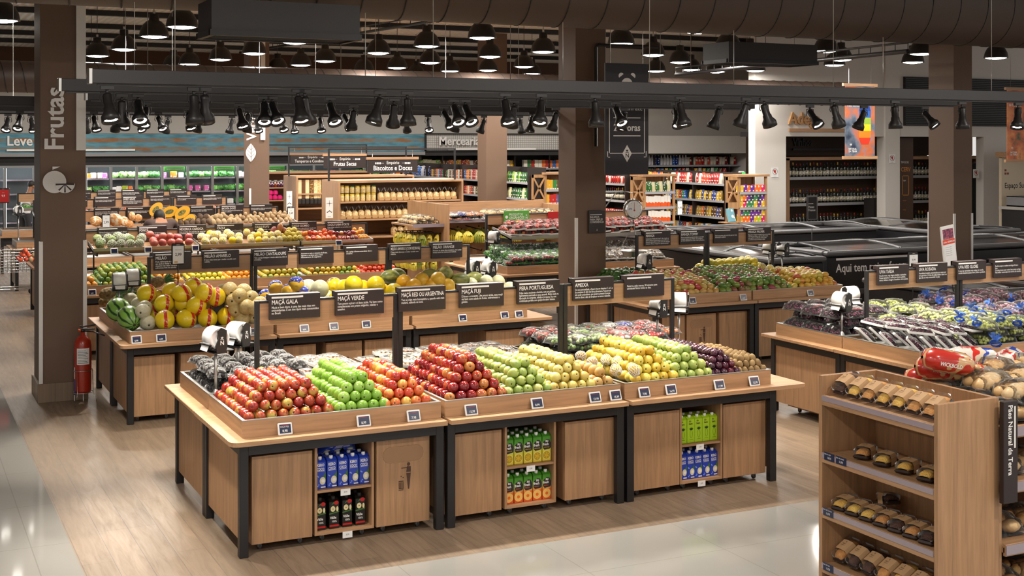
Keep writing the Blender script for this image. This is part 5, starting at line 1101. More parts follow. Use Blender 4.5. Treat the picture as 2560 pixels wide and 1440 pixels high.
b=MB(); b.box(-4,35.96,2.46,fx1,36.9,2.99,FAS); b.box(-4,35.9,2.36,fx1,36.9,2.46,GREY); b.box(-4,36.2,2.2,fx1,36.9,2.36,BLACK); tag(b.obj('fridge_fascia'),'weathered blue and ochre plank fascia above the vegetable fridges','fascia')
s=thing('wall_sign','white raised letters reading Leve on the plank fascia','sign',(atY(17,35.9),35.95,2.66)); b=MB(); b.text('Leve',.36,PRINT,FY,'L',ext=.02,bold=.02,sx=.95); b.obj('lettering',s); b=MB(); b.box(0,-.04,-.15,atY(338,35.9)-atY(17,35.9),0,-.1,PRINT); b.obj('underline',s)
b=MB(); mx1=atY(1640,36.0); b.box(fx1+.03,35.96,2.48,mx1,36.9,3.0,mat('white_mesh_panel',(.6,.58,.55),.6)); 
for z in (2.48,3.0): b.box(fx1,35.9,z-.02,mx1,35.97,z+.02,BLACK)
b.box(fx1,35.9,2.48,fx1+.05,35.97,3.0,BLACK)
t,N,L,bb=nt(MATS['white_mesh_panel']); tc=N.new('ShaderNodeTexCoord'); br=N.new('ShaderNodeTexBrick'); br.offset=0; br.inputs['Scale'].default_value=1; br.inputs['Brick Width'].default_value=.07; br.inputs['Row Height'].default_value=.07; br.inputs['Mortar Size'].default_value=.007; br.inputs['Color1'].default_value=(.62,.6,.57,1); br.inputs['Color2'].default_value=(.58,.56,.53,1); br.inputs['Mortar'].default_value=(.22,.21,.2,1)
m_=N.new('ShaderNodeMapping'); m_.inputs['Rotation'].default_value=(PI/2,0,0); L.new(tc.outputs['Object'],m_.inputs[0]); L.new(m_.outputs[0],br.inputs[0]); L.new(br.outputs[0],bb.inputs['Base Color'])
tag(b.obj('grocery_fascia'),'white square-mesh fascia above the far grocery shelves','fascia')
s=thing('wall_sign','white raised letters reading Mercearia on the mesh fascia','sign',(atY(1100,35.8),35.9,2.66)); b=MB(); b.text('Mercearia',.36,PRINT,FY,'L',ext=.03,bold=.02,sx=.95); b.obj('lettering',s); b=MB(); b.box(.3,-.05,-.16,atY(1342,35.8)-atY(1100,35.8),0,-.1,PRINT); b.obj('underline',s)
# fridges
GREENP=skin('fridge_greens',[(.3,(.03,.15,.02)),(.55,(.12,.40,.07)),(.75,(.35,.5,.15)),(.9,(.7,.7,.5))],scale=16,rnd=.5,rough=.6)
gp=MB(); gp.ball((0,0,.09),.12,.1,.095,GREENP,14,10,.16,5)
for q in range(14): a=q*2.4; gp.ball((.09*math.cos(a),.07*math.sin(a),.06+.09*(q/14)),.035,.03,.045,GREENP,7,5,.2,q)
gpm=gp.mesh('leafy_vegetable')
wp=MB(); wp.box(-.08,-.06,0,.08,.06,.17,palette('fridge_pack_print',[H('#C8B09A'),H('#D05A9A'),H('#B8C83A'),H('#E0762A'),H('#E8E0D8')],scale=18),.02); wpm=wp.mesh('salad_packet')
LED=mat('fridge_led',(1,1,1),.5,emit=(.85,.95,1),es=5)
FRM=mat('fridge_frame',(.30,.31,.32),.3,.6)
xs=[atY(p,36.0) for p in (-50,12,85,150,214,278,342,406,470,532,594,655,720,785,850,915,980,1045)]
glass=film('fridge_glass',.06,None,0)
for i in range(len(xs)-1):
    x0,x1=xs[i],xs[i+1]; empty=(i in (0,1,2)); ql=('standing empty beside the worker','with the worker in front','at the far walkway side')[i] if empty else ''
    t=thing('display_fridge',('upright glass door fridge '+ql) if empty else 'upright glass door fridge full of green vegetables','fridge',(x0,36,0),0,'glass door fridges along the back wall' ); W=x1-x0
    b=MB(); b.box(0,.75,0,W,.8,2.2,mat('fridge_back',(.16,.17,.18),.5)); b.box(0,0,0,W,.8,.25,BLK2); b.box(0,.05,2.1,W,.8,2.2,BLK2); b.obj('cabinet',t)
    for z in (.6,.98,1.36,1.74): b=MB(); b.box(.03,.2,z-.02,W-.03,.74,z,FRM); b.box(.03,.18,z-.03,W-.03,.2,z+.01,LILAC); b.obj('shelf',t)
    b=MB(); b.box(.05,.12,2.06,W-.05,.16,2.09,LED); b.box(.03,.1,.3,.05,.13,2.05,LED); b.obj('strip_light',t)
    d=MB(); 
    for (a,c,e,f) in ((0,.25,.035,2.12),(W-.035,.25,W,2.12)): d.box(a,.0,c,e,.05,f,FRM)
    d.box(.035,.0,2.06,W-.035,.05,2.12,FRM); d.box(.035,.0,.25,W-.035,.05,.31,FRM); dd=d.obj('door',t); g=MB(); g.box(.035,.02,.31,W-.035,.026,2.06,glass); g.obj('pane',dd)
    if not empty:
        for z in (.98,1.36,1.74):
            n=3+(i+int(z*9))%2
            for q in range(n):
                me,nm,c=(gpm,'leafy_vegetable','vegetable') if (i*7+int(z*10))%3 else (wpm,'salad_packet','packet')
                o=mk(nm,me,None,(x0+.12+q*(W-.24)/(n-1)+R_.uniform(-.02,.02),36.32,z+.002),(0,0,R_.uniform(-.5,.5)),(R_.uniform(.85,1.1),)*3); tag(o,nm.replace('_',' ')+' behind the glass fridge doors',c,nm.replace('_',' ')+' in the fridges')
    if i in (7,9,11): 
        s=thing('organic_strip','thin green organic produce strip inside the fridge '+{7:'two doors left of the Verduras pillar',9:'next to the Verduras pillar',11:'right of the Verduras pillar'}[i],'sign',(x0+.06,36.14,1.93)); b=MB(); b.box(0,0,0,W-.12,.01,.13,GRNS); b.text('PRODUTOS ORGÂNICOS',.045,PRINT,T((.08,-.001,.04))@FY,'L'); b.obj('panel',s)
LF=bpy.data.lights.new('fridge_light','AREA'); LF.shape='RECTANGLE'; LF.size=11; LF.size_y=.1; LF.energy=420; LF.color=(.85,.95,1)
lo=bpy.data.objects.new('fridge_light',LF); COL.objects.link(lo); lo.location=(4.5,36.15,2.08); lo.rotation_euler=(-.5,0,0)
# ---------------------------------------------------------------- grocery aisles
RAIL=mat('grey_price_rail',(.34,.34,.36),.4)
def gondola(x0,y0,length,h,shelves,label,depth=.45,faces='-X',stockmap=(),endboard=True):
    """shelving run: faces -X (runs along Y) or faces -Y (runs along X)"""
    along='Y' if faces=='-X' else 'X'
    t=thing('grocery_gondola',label,'shelving',(x0,y0,0))
    def B(a0,d0,z0,a1,d1,z1,m,nm):
        b=MB(); 
        if along=='Y': b.box(d0,a0,z0,d1,a1,z1,m)
        else: b.box(a0,d0,z0,a1,d1,z1,m)
        b.obj(nm,t)
    B(0,depth,0,length,depth+.03,h,BLK2,'back_panel'); B(0,0,0,length,depth,.12,BLK2,'base')
    a=0
    while a<=length+.01: B(a-.02,.0,.12,a+.02,depth,h,mat('brown_upright',H('#2A201E'),.5),'upright'); a+=1.25
    for z in shelves:
        B(0.02,.0,z-.025,length-.02,depth,z,GREY,'shelf'); B(0,-.012,z-.04,length,.002,z+.008,RAIL,'price_rail')
    for z,segs in stockmap:
        for (u0,u1,k,st,sc) in segs:
            for dd in (.1,):
                if along=='Y': row(k,(x0+dd,y0+u0*length),(x0+dd,y0+u1*length),z,st,'on the '+label.split(' with')[0],rz=PI/2,sc=sc)
                else: row(k,(x0+u0*length,y0+dd),(x0+u1*length,y0+dd),z,st,'on the '+label.split(' with')[0],sc=sc)
SH=[.3,.68,1.05,1.42,1.80]
# left aisle run facing the bananas (faces -X), seen between shelving and pillar
gx=13.6
gondola(13.3,26.3,8.4,2.15,SH,'aisle shelf run behind the banana stand with cereal boxes',stockmap=[(1.80,[(.03,.25,'bagg',.11,1.2),(.27,.5,'box',.1,1.25),(.52,.72,'box',.1,1.1),(.74,.97,'pet',.1,1.1)]),(1.42,[(.03,.3,'bagg',.12,1.2),(.32,.55,'box',.1,1.1),(.57,.97,'bagr',.12,1.1)]),(1.05,[(.03,.5,'can',.08,1.1),(.5,.97,'pet',.1,1)])])
gondola(12.9,36.3,12,2.35,[.7,1.1,1.5,1.9,2.1][:4],'far back aisle shelves under the Mercearia fascia with small packets',faces='-Y',stockmap=[(1.9,[(.0,.2,'bagg',.14,1.5),(.2,.42,'bagm',.14,1.4),(.45,.7,'box',.13,1.4),(.72,1,'bagb',.13,1.3)]),(1.5,[(.0,.3,'bagm',.14,1.3),(.3,.6,'bagr',.14,1.3),(.6,1,'oil',.13,1.3)])])
b=MB(); b.box(12.0,35.95,2.33,24,36.9,2.47,BLK2); tag(b.obj('fascia_underside'),'black band under the Mercearia fascia','fascia')
# right aisle run facing -X between the two crates
gondola(16.8,23.45,5.2,2.06,SH,'aisle shelf run between the two crate shelves with sweets and coffee',stockmap=[(1.80,[(.05,.45,'bagr',.1,1.15),(.47,.95,'bago',.1,1.1)]),(1.42,[(.05,.3,'bago',.1,1.1),(.32,.6,'box',.1,1),(.62,.95,'bagb',.1,1)]),(1.05,[(.05,.45,'bago',.1,1.1),(.47,.95,'bagm',.1,1)]),(.68,[(.05,.95,'box',.1,1)]),(.3,[(.05,.4,'bago',.13,1.5),(.42,.95,'bago',.14,1.5)])])
# drinks wall
gondola(16.4,29.62,5.6,2.4,[.6,1.0,1.4,1.8,2.1][:4]+[2.1],'drinks shelves under the white soffit with bottles',faces='-Y',stockmap=[(2.1,[(0,.3,'pet',.1,1.15),(.3,.65,'pet',.1,1.15),(.65,.95,'can',.1,1.9)]),(1.8,[(0,.9,'bagm',.14,1.1)]),(1.4,[(0,.6,'bagr',.14,1.2)])])
gondola(14.9,24.6,3.2,2.1,SH,'dark drinks shelf run right behind the hanging scale with bottles',stockmap=[(1.8,[(.05,.95,'can',.09,1.4)]),(1.42,[(.05,.95,'wine',.09,.9)]),(1.05,[(.05,.95,'can',.09,1.3)])])
def crate_end(px0,px1,Y,ztop,label,stockmap):
    """pine end-cap shelf with X-braced sides and books on a small ledge"""
    x0,x1=atY(px0,Y),atY(px1,Y); W=x1-x0; t=thing('pine_end_shelf',label,'shelf',(x0,Y,0)); D=.5
    pw=.05
    for x in (0,W-pw):
        for y in (0,D-pw): b=MB(); b.box(x,y,0,x+pw,y+pw,ztop-.05,PINE); b.obj('post',t)
    b=MB(); b.box(-.04,-.04,ztop-.05,W+.04,D+.04,ztop,WX); b.obj('top_panel',t)
    b=MB(); b.box(pw,D-.02,.1,W-pw,D,ztop-.05,PINE); b.obj('back_panel',t)
    for z in (.3,.63,.97,1.30,1.64): b=MB(); b.box(0.01,.0,z-.03,W-.01,D,z,WX); b.box(.02,-.008,z-.05,W-.02,.0,z+.005,RAIL); b.obj('shelf',t)
    # braced wing to the left: panels with X braces facing the front
    ww=.33
    b=MB(); b.box(-ww,.0,0,-ww+.04,.04,ztop-.05,PINE); b.box(-ww,0,ztop-.12,0,.03,ztop-.05,PINE); b.box(-ww,0,1.28,0,.03,1.42,PINE); b.box(-ww,0,.78,0,.03,.95,PINE); b.box(-ww,0,.3,0,.03,.4,PINE)
    for za,zb in ((1.42,ztop-.12),(.95,.4)):
        z0_,z1_=min(za,zb),max(za,zb)
        for s_ in (0,1):
            p=[(-ww+.04,z0_),(-.0,z1_)] if s_ else [(-ww+.04,z1_),(0,z0_)]
            dx=p[1][0]-p[0][0]; dz=p[1][1]-p[0][1]; l=math.hypot(dx,dz); b.box(0,-.0,-.02,l,.02,.02,PINE,M=T((p[0][0],.005,p[0][1]))@RY(-math.atan2(dz,dx)))
    b.box(-ww-.15,-.15,.98,0,.1,1.0,PINE); b.obj('braced_wing',t)
    for z,k,st,sc in stockmap: row(k,(x0+.085,Y+.08),(x1-.08,Y+.08),z,st,'on the '+label,sc=sc)
    bk=MB(); bk.box(-.1,-.02,0,.1,.03,.3,palette('book_cover_print',[H('#6A9AA8'),H('#8A5A6A')],scale=9),.003); tag(bk.obj('book',None,(x0-.25,Y-.1,1.0),(-.3,0,.1)),'book standing on the ledge of the '+label.split(' of ')[0]+' with '+label.split(' of ')[1].split(' beside')[0],'book')
crate_end(1610,1688,24.0,2.03,'pine end shelf of orange and white boxes',[(1.64,'bagg',.1,1.15),(1.30,'boxw',.084,1.1),(.97,'boxw',.084,1.1),(.63,'boxw',.084,1.1)])
crate_end(1847,1918,22.9,2.03,'pine end shelf of bright pink and green boxes',[(1.64,'tea',.1,1.15),(1.30,'tea',.1,1.0),(1.442,'tea',.1,1.0),(.97,'tea',.1,1),(1.113,'tea',.1,1),(.63,'box',.1,1)])
crate_end(1362,1425,26.2,2.04,'pine end shelf of cartons and oil beside the brown pillar',[(1.64,'box',.1,1.2),(1.30,'box',.1,1.2),(.97,'oil',.09,1.1)])
# white soffit and facade
b=MB(); 
xw0,xw1,xw2=atY(1560,29.0),atY(1797,29.0),atY(1885,29.0)
b.box(xw0-1,29.0,2.44,xw2+.3,29.6,2.92,WALLW); b.box(atY(1868,29.3),29.0,0,xw2+.3,30.3,2.44,WALLW); b.box(xw0-1,30.3,0,xw2+3,30.5,5.45,WALLW); struct('wall_drinks',b)
FXL=atY(1888,23.7)
b=MB(); YF=23.7; xo0,xo1=atY(1965,YF),atY(2212,YF); xp0,xp1=atY(2210,YF),atY(2246,YF); xq1=atY(2459,YF); xr1=atY(2505,YF)
b.box(FXL,YF,0,xo0,YF+.25,5.45,WALLW); b.box(xo0,YF,2.88,xq1,YF+.25,5.45,WALLW); b.box(xp0,YF-.05,0,xp1,YF+.25,5.45,WALLW); b.box(xq1,YF,0,34,YF+.25,5.45,WALLW); b.prism([(FXL+.12,YF+.25),(FXL+.4,YF+.25),(atY(1893,30.2)+.15,30.2),(atY(1893,30.2),30.2)],5.4,WALLW)
struct('wall_cellar_front',b)
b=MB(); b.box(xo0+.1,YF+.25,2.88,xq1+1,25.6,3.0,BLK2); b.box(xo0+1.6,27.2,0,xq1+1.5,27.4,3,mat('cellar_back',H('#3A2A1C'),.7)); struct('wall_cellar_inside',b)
b=MB(); x0=atY(2258,YF); b.box(x0,YF-.06,3.15,33,YF,4.35,BLK2)
for i in range(26): b.box(x0,YF-.09,3.17+i*.045,33,YF-.05,3.185+i*.045,BLACK)
tag(b.obj('wall_louvre'),'black horizontal louvre band high on the white wall','louvre')
s=thing('wall_sign','tan raised letters reading Adega with a wooden underline','sign',(atY(1970,YF),YF-.02,2.75+45*.0093)); ADG=mat('tan_letters',H('#B88A5A'),.5); b=MB(); b.text('Adega',.39,ADG,FY,'L',ext=.02,bold=.02,sx=.95); b.obj('lettering',s); b=MB(); b.box(0,-.03,-.18,atY(2112,YF)-atY(1970,YF)+.3,0,-.10,WX); b.obj('underline',s)
# wine shelves
YW=24.9; wx0,wx1=atY(1966,YW),atY(2225,YW)
t=thing('wine_shelving','oak wine shelving with three lit rows of bottles','shelving',(wx0,YW,0)); WW=atY(2460,YW)-wx0
for x in (0,wx1-wx0-.05,WW-.05): b=MB(); b.box(x,0,0,x+.1,.5,2.35,WZ); b.obj('side_panel',t)
b=MB(); b.box(0,0,2.3,WW,.5,2.38,WX); b.obj('top_panel',t); b=MB(); b.box(0,.48,0,WW,.5,2.3,mat('shelf_back_brown',H('#4A321E'),.6)); b.obj('back_panel',t)
WZS=[1.87,1.22,.6]
for z in WZS: b=MB(); b.box(.1,0,z-.03,WW-.05,.48,z,WX); b.box(.1,-.01,z-.05,WW-.05,0,z+.02,RAIL); b.obj('shelf',t)
b=MB(); b.box(-.2,.5,2.4,WW+.1,.55,2.95,mat('cellar_brown_band',H('#3E2A1B'),.6)); b.obj('header_panel',t)
for i,z in enumerate(WZS):
    w_=('upper','middle','lower')[i]
    row('wine',(wx0+.17,YW+.1),(wx1-.12,YW+.1),z,.108,'on the '+w_+' wine shelf behind the Peixes Frescos sign',sc=1.2); row('wine',(wx1+.15,YW+.1),(wx0+WW-.15,YW+.1),z,.115,'on the '+w_+' wine shelf behind the white column',sc=1.2)
s=thing('wall_sign','dark raised letters reading Vinhos above the wine shelves','sign',(atY(1980,YW+.5),YW+.48,2.66)); b=MB(); b.text('Vinhos',.26,BLACK,FY,'L',ext=.02,bold=.02); b.box(0,-.03,-.12,1.7,0,-.07,BLACK); b.obj('lettering',s)
# wine rack in front
t=thing('wine_rack','black wine rack with lying bottles behind the fish freezers','rack',(atY(2185,24.3),24.2,0)); xk=atY(2212,24.3)-atY(2130,24.3)
b=MB(); b.box(-.1,0,0,.9,.35,1.35,BLK2); b.obj('rack_body',t)
row('wine',(atY(2115,24.0),24.0),(atY(2205,24.0),24.0),.55,.09,'standing on the low black rack',sc=1.05)
b=MB(); b.box(atY(2112,24.0)-.1,23.95,.0,atY(2208,24.0)+.1,24.15,.55,BLK2); tag(b.obj('low_rack'),'low black rack under standing dark bottles','rack')
# beer panel, black cooler
s=thing('beer_panel','tall brown panel reading TIPOS DE CERVEJA in orange and white','sign',(atY(2250,24.0),24.0,0)); w_=atY(2283,24.0)-atY(2250,24.0); b=MB(); b.box(0,0,0,w_,.03,2.85,mat('beer_panel_brown',H('#4A3324'),.6)); b.obj('panel',s)
OR=mat('orange_print',H('#C07A1E'),.5); b=MB(); M=T((.03,-.001,0))@FY; b.text('TIPOS DE',.07,PRINT,M@T((0,2.22,0)),'L'); b.text('CERV',.15,OR,M@T((0,2.02,0)),'L',bold=.02); b.text('Lager',.05,PRINT,M@T((.07,1.78,0)),'L')
for z,s_ in ((1.28,'PILSEN'),(1.05,'WEISS'),(.8,'BOCK')): b.text(s_,.045,OR,M@T((.06,z,0)),'L')
for p in ((.04,1.42,.06,1.92),(.24,1.42,.26,1.92),(.04,1.42,.26,1.44),(.04,1.9,.26,1.92)): b.prism([(p[0],p[1]),(p[2],p[1]),(p[2],p[3]),(p[0],p[3])],.001,OR,M)
b.obj('lettering',s)
b=MB(); x0,x1=atY(2428,24.2),atY(2478,24.2); b.box(x0,24.2,0,x1,24.9,2.2,BLK2,.01); b.box(x1,24.2,0,x1+.06,24.9,2.2,GREY); tag(b.obj('tall_cooler'),'tall black cooler cabinet in the doorway beyond the brown pillar','cooler')
for px,py,Y in ((1937,431,YF-.01),(2312-82,397,YF-.06),(2440,434,YF-.01)):
    x,z=atY(px,Y,py); s=thing('notice','small white notice with a red crossed hand '+{1937:'on the white wall beside the wine shelving',2230:'on the white column',2440:'beside the brown pillar'}[px],'notice',(x,Y,z)); b=MB(); b.box(-.1,-.006,-.11,.1,0,.11,PAPER); b.obj('panel',s); b=MB(); M=T((0,-.007,.02))@FY
    R1=circ(0,0,.072,24); R2=circ(0,0,.064,24)
    for i in range(24): b.prism([R1[i],R1[(i+1)%24],R2[(i+1)%24],R2[i]],.001,BLK2,M)
    b.prism(circ(0,-.01,.024,12),.001,RED,M)
    for q in (-.02,-.007,.006,.019): b.prism([(q-.005,0),(q+.005,0),(q+.005,.045),(q-.005,.045)],.001,RED,M)
    b.prism([(-.06,.03),(.03,-.06),(.04,-.05),(-.05,.04)][::-1],.0015,RED,M); b.text('PROIBIDO',.018,BLK2,T((0,-.007,-.09))@FY,'C'); b.obj('lettering',s)
x,z=atY(1924,22.6,437); s=thing('price_scanner','grey wall price scanner with a green display','scanner',(x,23.69,z)); b=MB(); b.box(-.08,-.12,-.22,.08,0,.06,GREY,.03); b.obj('body',s); b=MB(); b.box(-.06,-.125,-.03,.06,-.12,.04,mat('green_display',(.02,.3,.05),.3,emit=(.1,.9,.2),es=.6)); b.obj('screen',s)
# sushi corner on the far right
YS=22.6; x0=atY(2504,YS); b=MB(); b.box(x0,YS,.0,x0+3,YS+.08,2.38,mat('beige_panel',H('#CBBBA3'),.6)); b.box(x0-.1,YS-.2,2.38,x0+3,YS+.1,2.5,WX); b.text('Espaço Sushi',.19,BLK2,T((.1+x0,YS-.001,1.62))@FY,'L',bold=.015,sx=.85)
for q in ((.1,.1),(.18,.1),(.1,.18)): b.box(x0+q[0],YS-.004,1.85+q[1],x0+q[0]+.06,YS,1.9+q[1],mat('sushi_red',H('#7A3030'),.6))
tag(b.obj('sushi_wall_sign'),'beige panel reading Espaço Sushi behind the counter','panel')
s=thing('sushi_counter','black counter with a white apple emblem and a glass case on top','counter',(x0-.1,YS-.9,0)); b=MB(); b.box(0,0,0,3.2,.8,1.12,BLK2); b.obj('body',s); b=MB(); b.box(-.05,-.05,1.12,3.2,.85,1.19,mat('counter_stone',(.5,.48,.45),.3)); b.obj('worktop',s)
b=MB(); b.box(.05,.1,1.19,3.0,.7,1.22,STEEL); b.box(.05,.1,1.42,3.0,.7,1.44,GREY); b.box(.05,.1,1.19,.07,.7,1.44,GREY); b.box(.07,.1,1.22,3.0,.105,1.42,film('case_glass',.1,None,0)); b.obj('glass_case',s)
b=MB(); M=T((.47,-.001,.66))@FY; b.prism([(p[0]*.85,p[1]) for p in circ(0,0,.22,28)],.002,PRINT,M); b.prism([(-.2,.03),(.2,.03),(.2,.045),(-.2,.045)],.003,BLK2,M); b.prism([(-.17,.08),(-.3,.1),(-.32,.15),(-.2,.14)][::-1],.002,PRINT,M); b.obj('apple_emblem',s)
# ---------------------------------------------------------------- banners
def art(name,stops,scale,dist=2):
    m=skin(name,stops,scale=scale,rnd=0,rough=.4,coat=0); return m
def banner(px0,px1,Y,py0,py1,label,m,lines,jar=False):
    x0,z1=atY(px0,Y,py0); x1,z0=atY(px1,Y,py1); W=x1-x0; Hh=z1-z0; s=thing('hanging_banner',label,'banner',(x0,Y,z0))
    b=MB(); b.box(0,0,0,W,.012,Hh,m); b.obj('print_panel',s); b=MB(); b.box(-.06,-.02,-.06,W+.06,.03,0,WX); b.obj('wooden_bar',s); b=MB(); b.box(-.06,-.02,Hh,W+.06,.03,Hh+.06,WX); b.obj('wooden_bar',s)
    b=MB(); 
    for q in (.1,W-.1): b.tube([(q,0,Hh+.06),(q,0,5.3-z0)],.004,STEEL,4)
    b.obj('hanging_wire',s)
    b=MB(); M=T((.05,-.001,0))@FY; b.text(lines,.085,PRINT,M@T((0,Hh*.82,0)),'L',bold=.01); b.text('NATURAL\nDA TERRA',.055,PRINT,M@T((.04,Hh*.09,0)),'L',bold=.015)
    for a in (-.6,0,.6): b.prism([(0,0),(.012,.02),(0,.05),(-.012,.02)],.001,PRINT,M@T((.1,Hh*.15,0))@RZ(a))
    b.obj('lettering',s)
    if jar:
        J=MB(); M=T((W*.66,-.002,Hh*.36))@FY; cols=[H('#C8321A'),H('#E07A1A'),H('#E8C01E'),H('#8AA83A'),H('#2A5AA8'),H('#1E3F8A')]
        for k in range(6): z_=-.28+k*.14; w1=.10 if k==0 else .16; J.prism([(-w1,z_),(w1,z_),(.16 if k<5 else .11,z_+.14),(-.16 if k<5 else -.11,z_+.14)],.001,mat('jar_layer_%d'%k,cols[k],.4),M)
        J.obj('drink_jar_picture',s)
banner(2113,2187,20.6,215,390,'hanging banner with a layered fruit drink in front of the wine shelving',art('drink_photo',[(.3,(.02,.03,.06)),(.45,(.12,.15,.2)),(.6,(.5,.12,.03)),(.75,(.2,.2,.25))],3.2),'A primavera\nde uma vida\nmais saudável',True)
banner(2518,2600,20.0,225,398,'hanging banner with an orange salmon dish over the sushi counter',art('salmon_photo',[(.3,(.04,.08,.02)),(.45,(.55,.12,.03)),(.65,(.75,.28,.08)),(.8,(.12,.08,.05))],4.5),'fresquinho\ndo bem')
# 24 horas sign
Yn=13.9; x0,z1=atY(1513,Yn,157); x1,z0=atY(1621,Yn,436); s=thing('hanging_sign','big dark hanging sign reading Do campo à loja em até 24 horas','sign',(x0,Yn,z0)); W=x1-x0; Hh=z1-z0
b=MB(); b.box(0,0,0,W,.02,Hh,mat('sign_navy_black',H('#26232B'),.5)); b.obj('panel',s)
b=MB(); M=T((0,-.001,0))@FY; sx_=W/.64
def rc(x0,y0,x1,y1): b.prism([(x0,y0),(x1,y0),(x1,y1),(x0,y1)],.001,PRINT,M)
b.text('Do campo',.105,PRINT,M@T((W/2+.03,.98,0)),'C',sx=.9); b.text('à loja em até',.105,PRINT,M@T((W/2,.82,0)),'C',sx=.85); b.text('24 horas',.125,PRINT,M@T((W/2,.56,0)),'C',bold=.025,sx=.9)
rc(.12,.72,W-.12,.732); rc(.12,.49,W-.12,.502); rc(.055,.27,.067,1.15); rc(W-.067,.27,W-.055,1.15); rc(.055,.27,W/2-.06,.28); rc(W/2+.06,.27,W-.055,.28); rc(.03,.22,.07,.23); rc(.03,.22,.04,.3); rc(W-.07,.22,W-.03,.23); rc(W-.04,.22,W-.03,.3); rc(.03,1.16,.08,1.17); rc(W-.09,1.16,W-.03,1.17); rc(W-.04,1.1,W-.03,1.17)
b.prism([(W/2,.16),(W/2+.07,.27),(W/2,.38),(W/2-.07,.27)],.0015,PRINT,M); 
b.prism(circ(W/2,1.15,.085,20,0,PI),.001,PRINT,M); b.prism(circ(W/2-.085,1.26,.04,12,PI*.2,PI*1.2),.001,PRINT,M); b.prism(circ(W/2+.085,1.26,.04,12,-PI*.2,PI*.8),.001,PRINT,M)
b.obj('lettering',s); b=MB(); emblem(b,T((W/2,-.003,.27))@FY,.12,MATS['sign_navy_black']); b.obj('emblem',s); b=MB()
for q in (.08,W-.08): b.tube([(q,.01,Hh),(q,.01,5.3-z0)],.004,STEEL,4)
b.obj('hanging_wire',s)
# ---------------------------------------------------------------- freezers
FGL=film('freezer_glass',.08,None,0); FBK=mat('freezer_black',(.012,.012,.014),.3); FGR=mat('freezer_grey_rim',(.09,.09,.095),.35)
def freezer(x0,y0,x1,y1,label,axis='X',h=.92):
    t=thing('island_freezer',label,'freezer',(x0,y0,0)); W=x1-x0; D=y1-y0
    b=MB(); b.box(.05,.05,0,W-.05,D-.05,.1,BLK2); b.box(0,0,.1,W,D,h,FBK,.03); b.obj('body',t)
    b=MB(); b.box(-.04,-.04,.28,W+.04,D+.04,.38,FGR,.02); b.obj('bumper',t)
    b=MB(); rim=.1
    for a in ((-.03,-.03,W+.03,rim),(-.03,D-rim,W+.03,D+.03),(-.03,rim,rim,D-rim),(W-rim,rim,W+.03,D-rim)): b.box(a[0],a[1],h,a[2],a[3],h+.08,FGR,.025)
    b.obj('rim',t)
    c=MB(); c.box(rim,rim,h-.12,W-rim,D-rim,h-.1,skin('frozen_goods',[(.3,(.03,.03,.035)),(.5,(.12,.11,.12)),(.62,(.4,.35,.35)),(.75,(.25,.08,.1))],scale=5,rnd=0,coat=0)); c.obj('contents',t)
    # curved glass lids
    L_,Q=(W,D) if axis=='X' else (D,W); n=max(2,round(L_/1.5)); st=(L_-2*rim)/n
    for k in range(n):
        for sd in (0,1):
            g=MB(); V=[];Fs=[]; m_=6; a0=rim+k*st+.02; a1=rim+(k+1)*st-.02
            for i in range(m_+1):
                u=i/m_; q=rim-.02+u*(Q/2-rim+.0); z=h+.075+.07*math.sin(u*PI/2)
                q=q if not sd else Q-q
                V+=[((a0,q,z) if axis=='X' else (q,a0,z)),((a1,q,z) if axis=='X' else (q,a1,z))]
            for i in range(m_): Fs.append((2*i,2*i+1,2*i+3,2*i+2))
            g.add(V,Fs,FGL,True); lid=g.obj('glass_lid',t)
            f=MB(); f.tube([Vector(V[2*i]) for i in range(m_+1)],.018,FGR,6); f.tube([Vector(V[2*i+1]) for i in range(m_+1)],.018,FGR,6); f.tube([V[-2],V[-1]],.02,FGR,6); f.obj('lid_frame',lid)
    return t
fA=freezer(13.45,15.97,19.6,17.75,'island freezer with white words Aqui tem peixe fresquinho on its black side')
b=MB(); M=T((.16,-.002,.66))@FY; b.text('Aqui tem peixe fresquinho',.19,PRINT,M,'L',bold=.015,sx=.9); b.prism([(0,.19),(1.5,.19),(1.5,.225),(0,.225)],.001,PRINT,M); b.obj('lettering',fA)
freezer(11.9,15.35,12.86,19.4,'island freezer standing crosswise at the end behind the mangoes','Y')
fC=freezer(12.7,20.3,18.4,22.0,'island freezer of the back row beside the pine end shelf'); b=MB(); b.text('A p',.22,PRINT,T((.55,-.002,.62))@FY,'L',bold=.015); b.obj('lettering',fC)
freezer(18.6,18.6,20.6,21.9,'dark freezer with rounded end in front of the white column','Y')
freezer(12.7,12.35,14.4,14.3,'glass topped freezer right behind the grape island',h=.7); freezer(15.3,12.35,19.5,14.3,'glass topped freezer beyond the brown pillar',h=.7)
s=thing('fish_sign','black standing sign reading Peixes Frescos on a thin pole','sign',(atY(2030,17.0),17.0,.95)); b=MB(); b.cyl(0,0,-.1,.35,.008,BLACK,6); b.obj('pole',s); zt=atY(2030,17,489)[1]-.95; zb=atY(2030,17,551)[1]-.95; b=MB(); b.box(-.12,-.012,zb,.12,.012,zt,BLK2,.01); b.obj('panel',s)
b=MB(); M=T((-.085,-.0125,(zt+zb)/2))@FY; b.text('Peixes\nFrescos',.055,PRINT,M@T((0,-.0,0)),'L',bold=.015); b.prism([(0,.07),(.1,.07),(.1,.078),(0,.078)],.001,PRINT,M); hh=(zt-zb)/2-.02
for a in ((-.015,-hh,-.011,hh),(.181,-hh,.185,hh),(-.015,-hh,.185,-hh+.004),(-.015,hh-.004,.185,hh)): b.prism([(a[0],a[1]),(a[2],a[1]),(a[2],a[3]),(a[0],a[3])],.001,PRINT,M)
b.obj('lettering',s)
